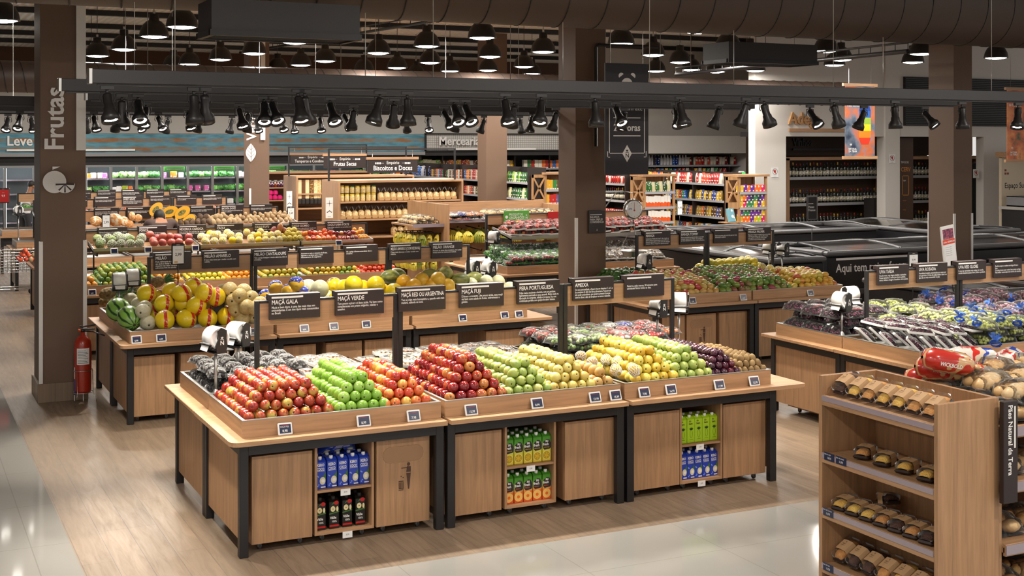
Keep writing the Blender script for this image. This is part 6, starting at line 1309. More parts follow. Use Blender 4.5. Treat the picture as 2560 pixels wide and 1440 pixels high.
# ---------------------------------------------------------------- rolling cabinets below the islands
def casters(t,W,D,x0=.07):
    for x in (x0,W-x0):
        for y in (.07,D-.1):
            b=MB(); b.cyl(x,y,.03,.057,.008,STEEL,6); b.box(x-.012,y-.016,.02,x+.012,y+.016,.042,GREY); 
            b.lathe([(0,-.009),(.021,-.009),(.021,.009),(0,.009)],12,mat('caster_rubber',(.05,.05,.05),.6),M=T((x,y,.0225))@RY(PI/2)); b.obj('caster',t)
PICT=mat('pictogram_brown',H('#4A3024'),.6)
def cab(x0,x1,Y,label,kind='door',z1=.645,D=.85):
    W=x1-x0; t=thing('rolling_cabinet' if kind!='bin' else 'waste_bin_cabinet',label,'cabinet' if kind!='bin' else 'waste bin',(x0,Y,0),0)
    th=.018; z0=.057
    if kind=='open':
        zt=.70
        b=MB(); b.box(0,0,z0,th,D,zt,WZ); b.box(W-th,0,z0,W,D,zt,WZ); b.box(th,D-.02,z0,W-th,D,zt,WX); b.box(th,0,z0,W-th,D-.02,z0+.02,WX); b.obj('body',t)
        b=MB(); b.box(th,.005,.345,W-th,D-.02,.362,WX); b.obj('shelf',t)
    else:
        b=MB(); b.box(0,.019,z0,W,D,z1,WZ); b.obj('body',t)
        b=MB(); b.box(.001,0,z0,W-.001,.018,z1,WZ,.001); d=b.obj('door',t)
        if kind=='bin':
            b=MB(); cx=W/2; hw=W*.38; zc=z1-.115; r=.055; O=circ(cx+hw-r,r,r,6,-PI/2,PI/2)+circ(cx-hw+r,r,r,6,PI/2,1.5*PI); O=[(p[0],p[1]) for p in O]
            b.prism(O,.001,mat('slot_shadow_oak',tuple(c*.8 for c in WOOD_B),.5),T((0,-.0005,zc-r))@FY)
            for i in range(len(O)):
                a,c=O[i],O[(i+1)%len(O)]; b.tube([(a[0],-.001,zc-r+a[1]),(c[0],-.001,zc-r+c[1])],.0022,WZ,4,False)
            b.obj('push_flap',d)
            b=MB(); M=T((cx+.02,-.0015,.30))@FY
            b.prism(circ(.02,.175,.012,12),.001,PICT,M); b.prism([(-.0+.003,.12),(.036,.118),(.036,.158),(.008,.16)],.001,PICT,M); b.prism([(-.035,.148),(.01,.148),(.01,.154),(-.035,.154)],.001,PICT,M); b.prism([(.003,.113),(.036,.113),(.024,.0),(.016,.0)][::-1],.001,PICT,M)
            b.prism([(-.055,-.005),(-.02,-.005),(-.02,.0),(-.055,.0)],.001,PICT,M); b.prism([(-.055,.055),(-.018,.055),(-.018,.062),(-.055,.062)],.001,PICT,M)
            for q in (-.052,-.042,-.032,-.022): b.prism([(q-.002,.005),(q+.003,.005),(q+.003,.052),(q-.002,.052)],.001,PICT,M)
            b.prism([(-.052,.005),(-.02,.005),(-.02,.009),(-.052,.009)],.001,PICT,M)
            for q in ((-.04,.09),(-.025,.08)): b.prism([(q[0],q[1]),(q[0]+.007,q[1]),(q[0]+.007,q[1]+.007),(q[0],q[1]+.007)],.001,PICT,M)
            b.obj('pictogram',d)
    casters(t,W,D); return t
YC=8.375
cx=lambda p,Y=YC: atY(p,Y)
cab(cx(629),cx(781),YC,'closed rolling cabinet beside the blue coconut cartons'); cab(cx(787),cx(935),YC,'open rolling cabinet with blue cartons over black cartons','open'); cab(cx(941),cx(1074),YC,'rolling waste bin with a slot and litter pictogram under the front island','bin',.665)
cab(cx(1121),cx(1254),YC,'closed rolling cabinet beside the green and yellow juice cartons'); cab(cx(1262),cx(1390),YC,'open rolling cabinet with two shelves of fruit juice cartons','open'); cab(cx(1412),cx(1535),YC,'closed rolling cabinet between the juice cartons and the double legs')
cab(cx(1583),cx(1699),YC,'closed rolling cabinet beside the lime green cartons'); cab(cx(1700),cx(1806),YC,'open rolling cabinet with lime green cartons over blue cartons','open'); cab(cx(1808),cx(1914),YC,'closed rolling cabinet at the aisle end of the front island')
Y=12.78
for a,c,l,k in ((328,437,'below the yellow melons, beside the fire extinguisher','door'),(452,560,'below the melons behind the berry packs','door'),(690,790,'behind the gala apples','door'),(815,905,'behind the green apples','bin'),(912,1000,'behind the orange-red apples','door'),(1050,1145,'behind the dark red apples','door'),(1215,1325,'behind the yellow guavas','door')):
    cab(cx(a,Y),cx(c,Y),Y,('closed rolling cabinet ' if k=='door' else 'rolling waste bin ')+l,k)
Y=12.93
for a,c,l,k in ((1655,1712,'behind the plums','door'),(1717,1790,'behind the kiwis','bin'),(1798,1868,'below the green mangoes','door'),(1897,1990,'below the yellow mangoes','door')):
    cab(cx(a,Y),cx(c,Y),Y,('closed rolling cabinet ' if k=='door' else 'rolling waste bin ')+l,k)
Y=17.08
for i in range(3): cab(2.2+i*1.45,2.9+i*1.45,Y,['closed rolling cabinet behind the pineapples','closed rolling cabinet behind the plain yellow melons','closed rolling cabinet behind the honeydews'][i])
for y0,l in ((8.6,'near the bread shelves'),(9.62,'near the mango island')):
    t=thing('rolling_cabinet','rolling cabinet under the side of the grape island, '+l,'cabinet',(8.24,y0,0)); b=MB(); b.box(0,0,.057,.7,.78,.66,WZ); b.obj('body',t); casters(t,.7,.78)
# ---------------------------------------------------------------- cartons
def carton(kind):
    b=MB(); s=.0355; h=.2
    def face(M,small=False):
        if kind=='kero':
            b.text('KERO',.027,PRINT,M@T((-.028,.155,0)),'L',sx=.88,bold=.03,maxw=.052); b.text('COCO',.027,PRINT,M@T((-.028,.126,0)),'L',sx=.85,bold=.03,maxw=.052)
            b.prism([(-.028,.120),(.028,.122),(.028,.124),(-.028,.122)],.0003,PRINT,M)
            b.prism([(-.0,.06),(.034,.115),(.0345,.06)][::-1],.0004,LEAFG,M); b.prism([(.012+.021*math.cos(a),.055+.027*math.sin(a)) for a in [i*PI/8 for i in range(16)]],.0008,mat('coconut_cream',H('#D8D0B0'),.5),M); b.prism(circ(.014,.055,.012,12),.001,PRINT,M)
            b.prism([(-.0,.008),(.033,.008),(.033,.016),(-.0,.016)],.0005,PRINT,M)
            for q in ((-.025,.09),(-.018,.085),(-.022,.02),(-.015,.03)): b.prism(circ(q[0],q[1],.005,6),.0004,mat('pale_blue_print',H('#8AA0E0'),.5),M)
        elif kind=='valle':
            b.text('Välle',.026,PRINT,M@T((-.030,.068,0)),'L',sx=.9,bold=.02,maxw=.058); b.text('100%',.019,PRINT,M@T((-.018,.045,0)),'L',bold=.01)
            b.prism([(-.033,.015),(.033,.015),(.033,.027),(-.033,.027)],.0004,RED,M); b.prism([(-.035,.10),(.035,.112),(.035,.12),(-.035,.108)],.0004,LEAFG,M)
            AC=mat('apple_flesh_print',H('#E0D2A0'),.5); b.prism([(-.009+.017*math.cos(a),.137+.02*math.sin(a)) for a in [i*PI/8 for i in range(16)]],.0006,AC,M); b.prism([(.022+.008*math.cos(a),.135+.018*math.sin(a)) for a in [i*PI/8 for i in range(16)]],.0008,AC,M); b.prism(circ(-.009,.137,.004,6),.0009,PICT,M)
            b.prism([(.015+.017*math.cos(a),.178+.014*math.sin(a)) for a in [i*PI/8 for i in range(16)]],.0006,RED,M); b.prism([(-.02,.165),(0,.175),(-.005,.185)],.0008,LEAFG,M)
        elif kind in('maracuja','pessego'):
            b.prism([(-.033,.125),(.033,.125),(.033,.10),(.025,.09),(-.02,.085),(-.033,.1)][::-1],.0005,BLK2,M); b.prism([(-.03,.12),(-.03,.145),(0,.165),(.02,.16),(.033,.135),(.033,.12)][::-1],.0004,BLK2,M)
            b.text('su',.03,PRINT,M@T((-.012,.142,.0011)),'L',bold=.03,sx=.9); b.text('fresh',.027,PRINT,M@T((-.031,.118,.0011)),'L',bold=.03,sx=.85,maxw=.06)
            oc=mat('juice_print_'+kind,H('#E0B81E') if kind=='maracuja' else H('#E0641E'),.5); b.text('MARACUJÁ' if kind=='maracuja' else 'PÊSSEGO',.011,oc,M@T((-.026,.1,.0008)),'L')
            b.prism(circ(-.003,.045,.034,20),.0005,mat('rind_'+kind,H('#E8D870') if kind=='maracuja' else H('#F0C070'),.5),M); b.prism(circ(-.003,.045,.029,20),.0007,mat('pulp_'+kind,H('#B89A1E') if kind=='maracuja' else H('#E8B860'),.5),M)
            if kind=='maracuja':
                for a in range(6): b.prism([(-.0028,.002),(.0028,.002),(.0035,.022),(-.0035,.022)],.0009,oc,M@T((-.003,.045,0))@RZ(a*PI/3))
            else: b.prism(circ(-.003,.045,.012,12),.0009,oc,M); b.prism(circ(.026,.075,.009,8),.0006,oc,M)
        elif kind=='bem':
            b.text('do\nbem',.023,PICT,M@T((-.02,.165,0)),'L',bold=.03); G_=mat('dark_green_print',H('#1F4A1A'),.5)
            O=[(.013*math.cos(a)+.002,.07+.033*math.sin(a)) for a in [i*PI/8 for i in range(16)]]; I=[(.011*math.cos(a)+.002,.07+.031*math.sin(a)) for a in [i*PI/8 for i in range(16)]]
            for i in range(16): j=(i+1)%16; b.prism([O[i],O[j],I[j],I[i]],.0004,G_,M)
            for a in (-.9,-.45,0,.45,.9): b.prism([(0,0),(.005,.012),(0,.026),(-.005,.012)],.0004,G_,M@T((.002,.1,0))@RZ(a))
            b.prism([(-.015,.025),(.018,.025),(.018,.027),(-.015,.027)],.0004,G_,M)
    body={'kero':mat('coconut_carton_blue',H('#2340B0'),.3),'valle':mat('apple_carton_black',H('#14110F'),.3),'bem':mat('carton_lime',H('#A8D01E'),.35)}.get(kind)
    if body is None:
        body=mat('juice_carton_'+kind,H('#8AB83A'),.35); t,N,L,bb=nt(body); tc=N.new('ShaderNodeTexCoord'); sx=N.new('ShaderNodeSeparateXYZ'); L.new(tc.outputs['Object'],sx.inputs[0])
        n=N.new('ShaderNodeTexNoise'); n.inputs['Scale'].default_value=35; L.new(tc.outputs['Object'],n.inputs[0]); ma=N.new('ShaderNodeMath'); ma.operation='MULTIPLY_ADD'; ma.inputs[1].default_value=.07; L.new(n.outputs['Fac'],ma.inputs[0]); L.new(sx.outputs['Z'],ma.inputs[2])
        mu=N.new('ShaderNodeMath'); mu.operation='MULTIPLY'; mu.inputs[1].default_value=4; L.new(ma.outputs[0],mu.inputs[0])
        rp=ramp(N,[(.2,H('#E0C83A') if kind=='maracuja' else H('#D8551E')),(.45,H('#D8D03A') if kind=='maracuja' else H('#E08A3A')),(.6,H('#C8D88A')),(.75,H('#4F9A2A')),(.95,H('#3A7A1E'))]); L.new(mu.outputs[0],rp.inputs[0]); L.new(rp.outputs[0],bb.inputs['Base Color'])
    b.box(-s,-s,0,s,s,h-.012,body,.003); b.add([(-s,-s,h-.012),(s,-s,h-.012),(s,s,h-.012),(-s,s,h-.012),(-s*.95,-s*.2,h+.004),(s*.95,-s*.2,h+.004),(s*.95,s*.95,h+.008),(-s*.95,s*.95,h+.008)],[(0,1,5,4),(1,2,6,5),(2,3,7,6),(3,0,4,7),(4,5,6,7)],body)
    face(T((0,-s-.0006,0))@FY)
    c=MB(); c.lathe([(.0135,h-.004),(.0135,h+.016),(.012,h+.018),(0,h+.018)],14,PAPER if kind!='valle' else BLK2,M=T((0,-.008,0)))
    nm={'kero':'coconut_water_carton','valle':'apple_juice_carton','bem':'lime_green_drink_carton','maracuja':'passion_fruit_juice_carton','pessego':'peach_juice_carton'}[kind]
    return nm,b.mesh(nm),c.mesh('cap')
CT={}
def cartons(kind,pa,pb,z,n,nd,label,group):
    if kind not in CT: CT[kind]=carton(kind)
    nm,me,cap=CT[kind]; x0,x1=cx(pa)+.022,cx(pb)-.022
    for j in range(nd):
        for i in range(n):
            x=x0+.034+(x1-x0-.068)*i/(n-1); o=mk(nm,me,None,(x,YC+.075+j*.085,z+.001),(0,0,R_.uniform(-.05,.05))); tag(o,label,'drink carton',group); mk('cap',cap,o)
cartons('kero',787,935,.362,5,2,'blue coconut water carton in the cabinet beside the waste bin','blue cartons beside the waste bin'); cartons('valle',787,925,.077,4,2,'black apple juice carton on the bottom shelf beside the waste bin','black apple juice cartons')
nm,me,cap=CT['kero']
for i,(px,r) in enumerate(((818,.5),(853,0),(898,-.5))):
    o=mk(nm,me,None,(cx(px),YC+.07,.612+.0),(PI/2-.5,r*.4,r)); tag(o,'blue coconut carton lying on the standing ones, '+('tilted towards the closed cabinet','lying straight in the middle','tilted towards the waste bin')[i],'drink carton','blue cartons lying on top'); mk('cap',cap,o); o.location.y+=.12; o.location.z=.60
cartons('maracuja',1262,1390,.362,5,3,'yellow and green passion fruit juice carton on the upper shelf','passion fruit juice cartons'); cartons('pessego',1262,1390,.077,5,2,'orange and green peach juice carton on the lower shelf','peach juice cartons')
cartons('bem',1700,1806,.362,5,2,'lime green drink carton on the upper shelf','lime green cartons'); cartons('kero',1700,1806,.077,5,2,'blue coconut water carton below the lime green cartons','blue cartons below the lime green ones')
for px,z,l in ((863,.35,'below the blue coconut cartons'),(868,.055,'below the black apple juice cartons'),(1326,.35,'below the passion fruit cartons'),(1749,.35,'below the lime green cartons'),(1753,.06,'over the lower edge of the blue cartons')):
    t=thing('shelf_price_card','small white price card clipped '+l,'price card',(cx(px),YC-.004,z-.02)); b=MB(); b.box(-.035,-.004,-.018,.035,0,.026,PAPER); b.obj('card',t); b=MB(); b.text('3,99',.016,BLK2,T((-.012,-.0045,0))@FY,'L'); b.obj('lettering',t)
# ---------------------------------------------------------------- bag roll stands
def bagroll(x,y,z,rz,label,zb=.87,r=.082,rolled=True):
    t=thing('bag_roll_stand',label,'bag roll stand',(x,y,zb),rz); hgt=z-zb
    b=MB(); b.lathe([(.035,0),(.033,.012),(.014,.045),(.011,.05)],12,STEEL); b.obj('base',t); b=MB(); b.cyl(0,0,.04,hgt-.09,.0115,STEEL,10); b.obj('pole',t)
    b=MB(); 
    O=[(-.035,-.105),(.035,-.105),(.05,-.06),(.042,0),(.045,.06),(.0,.082),(-.03,.06),(-.022,0),(-.045,-.05)]
    for yy in (-.078,.066): b.prism(O,.012,BLACK,T((0,yy,hgt))@FY)
    b.box(-.05,-.078,hgt-.112,.05,.078,hgt-.1,BLACK,.004)
    for a in range(6):
        a0=PI*1.15+a*.22; q=r+.012; b.box(q*math.cos(a0)-.01,-.075,hgt+q*math.sin(a0)-.004,q*math.cos(a0)+.012,.075,hgt+q*math.sin(a0)+.004,BLACK)
    b.box(.04,-.075,hgt-.1,.11,.075,hgt-.088,BLACK,.003); cr=b.obj('cradle',t)
    b=MB(); emblem(b,T((.004,-.0915,hgt-.015))@FY,.07,PRINT); b.obj('emblem',cr)
    b=MB(); M=T((0,.062,hgt))@RX(PI/2); b.lathe([(.012,0),(r,0),(r,.122),(r*.8,.1235),(r*.78,.122),(r*.5,.1235),(.02,.122),(.02,.0)],28,PLAST,M=M); b.add([(-r*.9,-.055,hgt-.03),(-r*.9,.055,hgt-.03),(-r*1.25,.05,hgt-.085),(-r*1.2,-.05,hgt-.09)],[(0,1,2,3)],PLAST); b.obj('bag_roll',t)
    return t
bagroll(2.17,9.42,1.30,.25,'white bag roll on a pole at the corner of the front island'); bagroll(2.47,9.95,1.25,.5,'white bag roll on a pole just behind the corner one of the front island')
bagroll(6.23,9.72,1.28,.1,'half used bag roll on a pole behind the plums',r=.05); bagroll(6.50,9.78,1.29,1.1,'full bag roll on a pole behind the kiwis')
bagroll(2.20,14.05,1.27,PI/2,'bag roll on a pole above the pineapples'); bagroll(2.38,14.3,1.28,PI/2,'bag roll on a pole behind the pineapple crowns')
bagroll(6.34,14.0,1.24,.1,'bag roll on a pole beside the honeydews'); bagroll(6.58,14.05,1.22,.1,'bag roll on a pole at the aisle end of the melon island')
bagroll(8.32,17.6,1.30,.6,'bag roll on a pole at the corner of the organic island'); bagroll(8.46,18.0,1.3,PI/2,'thin bag roll on a pole by the PRODUTOS ORGÂNICOS sign',r=.045)
bagroll(8.27,9.62,1.22,.15,'bag roll on a pole at the aisle corner of the grape island'); bagroll(8.66,9.95,1.22,PI/2,'bag roll on a pole behind the corner one of the grape island')
bagroll(8.50,13.55,1.27,.1,'bag roll on a pole among the avocados'); bagroll(10.95,13.95,1.30,.2,'thin bag roll on a pole behind the yellow mangoes',r=.04); bagroll(11.07,14.4,1.28,.2,'bag roll with a loose bag behind the yellow mangoes',r=.06)
bagroll(6.2,18.75,1.42,.1,'bag roll on a pole at the end of the citrus island'); bagroll(2.25,22.6,1.35,PI/2,'bag roll on a pole over the tomatoes near the walkway'); bagroll(2.5,22.7,1.35,PI/2,'second bag roll over the tomatoes near the walkway'); bagroll(2.2,25.9,1.45,.2,'bag roll on the island behind the tomatoes')
# ---------------------------------------------------------------- price stands
def pstand(px,pt,pb,Y,zfoot,label,txt='2,99',m=None,head=None,w=.135):
    x,zt=atY(px,Y,pt); zb=atY(px,Y,pb)[1]; t=thing('price_stand',label,'price stand',(x,Y,zfoot)); 
    b=MB(); b.cyl(0,.0,0,zb-zfoot,.006,BLACK,6); b.obj('pole',t); b=MB(); b.box(-w/2,-.012,zb-zfoot,w/2,.012,zt-zfoot,BLACK,.012); b.obj('frame',t)
    b=MB(); h0=zb-zfoot; h1=zt-zfoot; b.box(-w/2+.012,-.014,h0+.014,w/2-.012,-.012,h1-.028,m or PAPER,0); b.obj('card',t)
    b=MB(); M=T((0,-.0145,h0))@FY; hh=h1-h0; b.text(txt,hh*.2,BLK2 if not m else PRINT,M@T((0,hh*.42,0)),'C',bold=.015); b.text('Melão Amarelo' if txt=='2,99' and px==445 else 'Oferta',hh*.055,BLK2 if not m else PRINT,M@T((0,hh*.68,0)),'C'); b.text('OFERTA',.012,PRINT,M@T((0,hh-.02,0)),'C')
    if px==445: b.prism([(-w*.3,hh*.1),(-w*.05,hh*.1),(-w*.05,hh*.17),(-w*.3,hh*.17)],.0005,mat('yellow_sticker',H('#D8A01E'),.5),M)
    b.obj('lettering',t)
pstand(445,608,662,13.3,.87,'price stand reading 2,99 in front of the MELÃO sign'); pstand(265,534,576,21.6,1.3,'price stand reading 2,99 in front of the orange squash'); pstand(727,516,549,21.9,1.3,'price stand reading 2,49 by the wooden shelving','2,49')
pstand(8,470,508,22.6,1.3,'red price stand beside the walkway','9,9',m=RED,w=.2); pstand(2282,630,668,10.3,.87,'price stand behind the UVA ITÁLIA and UVA ROSADA signs','9,99',w=.14); pstand(1699,500,538,22.6,1.0,'price card on a stand between the two pine end shelves','9,99',w=.14)
x,zt=atY(2360,10.2,562); x2,zb=atY(2395,10.2,650); s=thing('grape_stand','tall white framed stand reading UVA CRIMSON with a grape picture','sign stand',(atY(2390,10.2),10.2,.87),0); s.rotation_euler=(0,-.14,0)
hb=zb-.1-.87; ht=zt-.87
b=MB(); b.box(-.1,-.01,hb,.1,.01,ht,WHITE,.012); b.obj('frame',s); b=MB(); b.cyl(0,0,0,hb,.008,BLACK,6); b.obj('pole',s)
b=MB(); b.box(-.075,-.012,ht-.145,.075,-.0105,ht-.035,skin('grape_photo',[(.3,(.03,.01,.03)),(.5,(.2,.03,.08)),(.65,(.45,.1,.15)),(.8,(.25,.35,.1))],scale=45,rnd=0)); b.box(-.085,-.012,ht-.2,.085,-.0105,ht-.148,mat('orange_red_band',H('#D8401E'),.5)); b.box(-.075,-.0118,hb+.02,.075,-.0105,ht-.205,PAPER); b.obj('print',s)
b=MB(); M=T((0,-.0125,0))@FY; b.text('UVA CRIMSON',.028,PRINT,M@T((0,ht-.184,0)),'C',bold=.02); 
for k in range(5): b.text('rica em fibras e vitaminas',.01,BLK2,M@T((-.06,ht-.235-k*.022,0)),'L')
b.obj('lettering',s)
x,z1=atY(536,12.98,729); z0=atY(536,12.98,752)[1]; t=thing('price_checker','black price checker on a short post among the yellow melons','price checker',(x,12.98,.87))
b=MB(); b.box(-.115,-.03,z0-.87,.115,.03,z1-.87,BLACK,.01); b.obj('head',t); b=MB(); b.box(-.105,-.034,z0-.87+.018,.105,-.029,z0-.87+.045,PAPER); b.box(.06,-.036,z0-.87+.024,.09,-.033,z0-.87+.036,RED); b.obj('front_strip',t); b=MB(); b.box(-.01,-.02,0,.10,.02,z0-.87,BLACK); b.obj('post',t); b=MB(); b.box(-.08,-.02,z0-.97,-.03,.0,z0-.87,CLEAR); b.obj('leaflet_pocket',t)
# ---------------------------------------------------------------- hanging scale on the pillar
sx0=8.86; sy0=14.42
t=thing('hanging_scale','round hanging dial scale with a steel pan below','scale',(sx0,sy0,0)); _,zd=atY(1523,sy0,525)
b=MB(); b.lathe([(0,.03),(.12,.03),(.138,.02),(.14,-.03),(.12,-.05),(.0,-.055)],32,CHROME,M=T((0,0,zd))@RX(PI/2)); b.obj('dial_case',t)
b=MB(); b.lathe([(.0,.0312),(.112,.0312)],32,WHITE,M=T((0,0,zd))@RX(PI/2)); M=T((0,-.0322,zd))@FY
for i in range(12): b.prism([(-.0015,.088),(.0015,.088),(.0015,.1),(-.0015,.1)],.0003,BLK2,M@RZ(i*PI/6))
b.text('prix',.035,mat('scale_blue_print',H('#2A4A9A'),.5),M@T((-.085,.0,0)),'L',bold=.02); b.prism([(-.003,-.02),(.003,-.02),(.002,.085),(-.002,.085)],.001,RED,M); b.prism(circ(0,-.012,.012,10),.0015,RED,M); b.obj('dial_face',t)
_,zp=atY(1518,sy0,640); b=MB(); b.lathe([(0,-.02),(.125,-.02),(.155,.05),(.19,.055),(.192,.062),(.15,.058),(.12,-.014),(0,-.014)],32,STEEL,M=T((0,0,zp))); b.obj('pan',t)
b=MB(); 
for a in (.6,PI-.6,-PI/2): b.tube([(0,0,zd-.18),(.17*math.cos(a),.17*math.sin(a),zp+.06)],.003,STEEL,5)
b.tube([(0,0,zd-.13),(0,0,zd-.2)],.008,BLACK,6); b.tube([(0,0,zd+.13),(0,0,zd+.22)],.004,STEEL,5); b.obj('hanger',t)
b=MB(); zc=zd+.22; b.box(8.56-sx0,.26,zc,.01,.29,zc+.02,STEEL); b.box(8.56-sx0,-.0+.24,zc-.33,8.58-sx0,.3,zc+.02,STEEL); b.tube([(8.57-sx0,.27,zc-.22),(-.1,.27,zc)],.008,STEEL,5); b.tube([(0,.27,zc+.01),(0,0,zc+.0)],.006,STEEL,5); b.obj('wall_bracket',t)
x,z=atY(1491,14.6,554); s=thing('pillar_notice','small dark notice reading BALANÇA PARA SIMPLES CONFERÊNCIA on the pillar','sign',(x,14.6,z)); b=MB(); b.box(-.125,-.015,-.15,.125,0,.15,SIGN,.003); b.obj('panel',s); b=MB(); M=T((-.105,-.016,0))@FY; b.text('BALANÇA\nPARA SIMPLES\nCONFERÊNCIA',.036,PRINT,M@T((0,.05,0)),'L',bold=.01); b.prism([(0,.09),(.18,.09),(.18,.096),(0,.096)],.0006,PRINT,M); emblem(b,M@T((.105,-.11,0)),.03,PRINT); b.obj('lettering',s)
# ---------------------------------------------------------------- fire extinguisher
ex,ey=1.815,13.93; t=thing('fire_extinguisher','red fire extinguisher in a wire stand beside the Frutas pillar','fire extinguisher',(ex,ey,0)); REX=mat('extinguisher_red',H('#A02A16'),.3,coat=.3)
zt=atY(195,ey,838)[1]; b=MB(); b.lathe([(.0,.13),(.085,.13),(.088,.15),(.088,zt-.11),(.08,zt-.06),(.05,zt-.02),(.022,zt),(.022,zt+.03),(0,zt+.03)],28,REX); b.obj('cylinder',t)
b=MB(); b.cyl(0,0,zt+.03,zt+.06,.02,BLACK,10); b.box(-.02,-.012,zt+.05,.12,.012,zt+.065,BLACK); b.tube([(-.03,0,zt+.09),(.0,0,zt+.085),(.13,0,zt+.1)],.009,BLACK,6); b.tube([(.02,0,zt+.04),(.1,-.01,zt+.03),(.22,-.02,zt-.02)],.008,BLACK,6); b.tube([(-.045,0,zt+.05),(-.02,0,zt+.05)],.014,mat('valve_orange',H('#D8551E'),.4),8); b.obj('valve',t)
b=MB()
for a0,a1,z0,z1,m_ in ((-2.4,-.9,zt-.3,zt-.13,PAPER),(-3.0,-2.75,zt-.45,zt-.33,PAPER),(-3.05,-2.7,zt-.62,zt-.46,mat('label_blue',H('#2A5AA8'),.4)),(-3.0,-2.75,zt-.68,zt-.62,PAPER)):
    V=[];n=8
    for i in range(n+1): a=a0+(a1-a0)*i/n; V+=[(.0892*math.cos(a),.0892*math.sin(a),z0),(.0892*math.cos(a),.0892*math.sin(a),z1)]
    b.add(V,[(2*i,2*i+2,2*i+3,2*i+1) for i in range(n)],m_,True)
for k in range(9): 
    a0=-2.3; V=[];n=8
    for i in range(n+1): a=a0+(1.25-.15*(k%3))*i/n; V+=[(.0896*math.cos(a),.0896*math.sin(a),zt-.285+k*.016),(.0896*math.cos(a),.0896*math.sin(a),zt-.281+k*.016)]
    b.add(V,[(2*i,2*i+2,2*i+3,2*i+1) for i in range(n)],BLK2,True)
b.obj('label',t)
b=MB(); 
for z,r in ((.13,.105),(.36,.1)): b.tube([(r*math.cos(i*PI/12),r*math.sin(i*PI/12),z) for i in range(25)],.004,CHROME,5)
for a in (-2.2,-.3,1.4): b.tube([(.15*math.cos(a),.15*math.sin(a),0.005),(.105*math.cos(a),.105*math.sin(a),.13),(.1*math.cos(a),.1*math.sin(a),.36)],.004,CHROME,5)
b.obj('wire_stand',t)
# ---------------------------------------------------------------- bakery shelves
bx0,bx1,by0,by1=5.28,5.75,5.34,6.36
t=thing('bakery_shelf','oak end shelf of packed loaf cakes in the near corner','shelf',(bx0,by0,0)); W=bx1-bx0; D=by1-by0
b=MB(); b.box(0,0,0,W,.032,1.275,WZ,.002); b.obj('side_panel',t); b=MB(); b.box(0,D-.032,0,W,D,1.275,WZ,.002); b.obj('side_panel',t); b=MB(); b.box(W-.03,.032,0,W,D-.032,1.275,WZ); b.obj('back_panel',t)
PRL=mat('lilac_price_rail',H('#9A8E96'),.25,coat=.3)
for z in (1.155,.795,.445,.10):
    b=MB(); b.box(.005,.032,z-.03,W-.03,D-.032,z-.008,WY); b.box(.0,.032,z-.065,.02,D-.032,z,WY,.002); sh=b.obj('shelf',t); b=MB(); b.box(-.006,.034,z-.035,.0,D-.034,z-.002,PRL); b.obj('price_rail',sh)
for z,y,tx in ((.795,D-.11,'Bolo de Açaí'),(.795,D-.22,'Bolo de Laranja'),(.445,D-.10,'Bolo de Cenoura'),(.10,D-.10,'Bolo de Fubá')):
    s=thing('shelf_ticket','dark shelf ticket reading '+tx+(' on the lowest shelf' if z<.2 else ''),'ticket',(bx0-.0065,by0+y,z-.04)); b=MB(); b.box(-.001,-.048,0,0,.048,.05,NAVY); b.text(tx,.013,PRINT,T((-.0015,.044,.034))@FX,'L'); b.text('16,90',.02,PRINT,T((-.0015,.02,.01))@FX,'L'); b.obj('card',s)
KR=mat('kraft_band',H('#B8936A'),.7)
def cake(col):
    m=skin('cake_'+col,{'y':[(.3,(.62,.33,.06)),(.7,(.78,.52,.12))],'o':[(.3,(.45,.19,.05)),(.7,(.62,.30,.09))],'d':[(.3,(.04,.015,.01)),(.7,(.10,.04,.02))]}[col],scale=30,rnd=.2,rough=.7,coat=0,bump=.4,bscale=150)
    b=MB(); b.box(-.095,-.05,0,.095,.05,.022,mat('cake_tray_brown',H('#2A1812'),.5),.01); n=10
    V=[];Fs=[]
    for j in range(9):
        u=-1+2*j/8; w=.042*(1-.25*u**6); hh=.058-.012*u*u if abs(u)<1 else .03
        for i in range(n+1): a=PI*i/n; V.append((u*.085,-w*math.cos(a),.02+(hh-.02)*math.sin(a)**.7 if 0<i<n else .02))
    for j in range(8):
        for i in range(n): q=j*(n+1)+i; Fs.append((q,q+1,q+n+2,q+n+1))
    c=MB(); c.add(V,Fs,m,True); c.lathe([(0,0),(.001,0)],3,m)
    l=MB(); l.box(-.094,-.049,.02,.094,.049,.066,film('cake_lid_film',.16,None,.2,15),.014)
    k=MB(); V=[];Fs=[];PR=[(-.052,0),(-.052,.045),(-.042,.066),(0,.072),(.042,.066),(.052,.045),(.052,0)]
    for y,z in PR: V+=[(-.042,y,z),(.042,y,z)]
    for i in range(6): Fs.append((2*i,2*i+1,2*i+3,2*i+2))
    k.add(V,Fs,KR); M=T((.0,0,.0725))@RZ(-PI/2)
    k.text('BOLO',.012,BLK2,M@T((-.018,.003,0)),'L'); k.text('Caseirinho',.009,BLK2,M@T((-.022,-.009,0)),'L'); emblem(k,M@T((0,.026,0)),.014,BLK2)
    return b.mesh('cake_box'),c.mesh('loaf_cake'),l.mesh('clear_lid'),k.mesh('kraft_band')
CK={c:cake(c) for c in 'yod'}
def cakeat(c,x,y,z,rot,label,group):
    a=CK[c]; o=mk('cake_box',a[0],None,(x,y,z),rot); tag(o,label,'cake box',group)
    mk('loaf_cake',a[1],o); mk('clear_lid',a[2],o); mk('kraft_band',a[3],o)
for i,c in enumerate('dooyoyo'[:7]):
    c='dyoyyoo'[i]; y=by1-.10-i*.128; cakeat(c,bx0+.155,y,1.205,(0,-.52,.0),{'d':'dark chocolate loaf cake at the end of the tilted top row','y':'yellow loaf cake with a kraft band in the tilted top row','o':'orange-brown loaf cake with a kraft band in the tilted top row'}[c],'loaf cakes of the tilted top row')
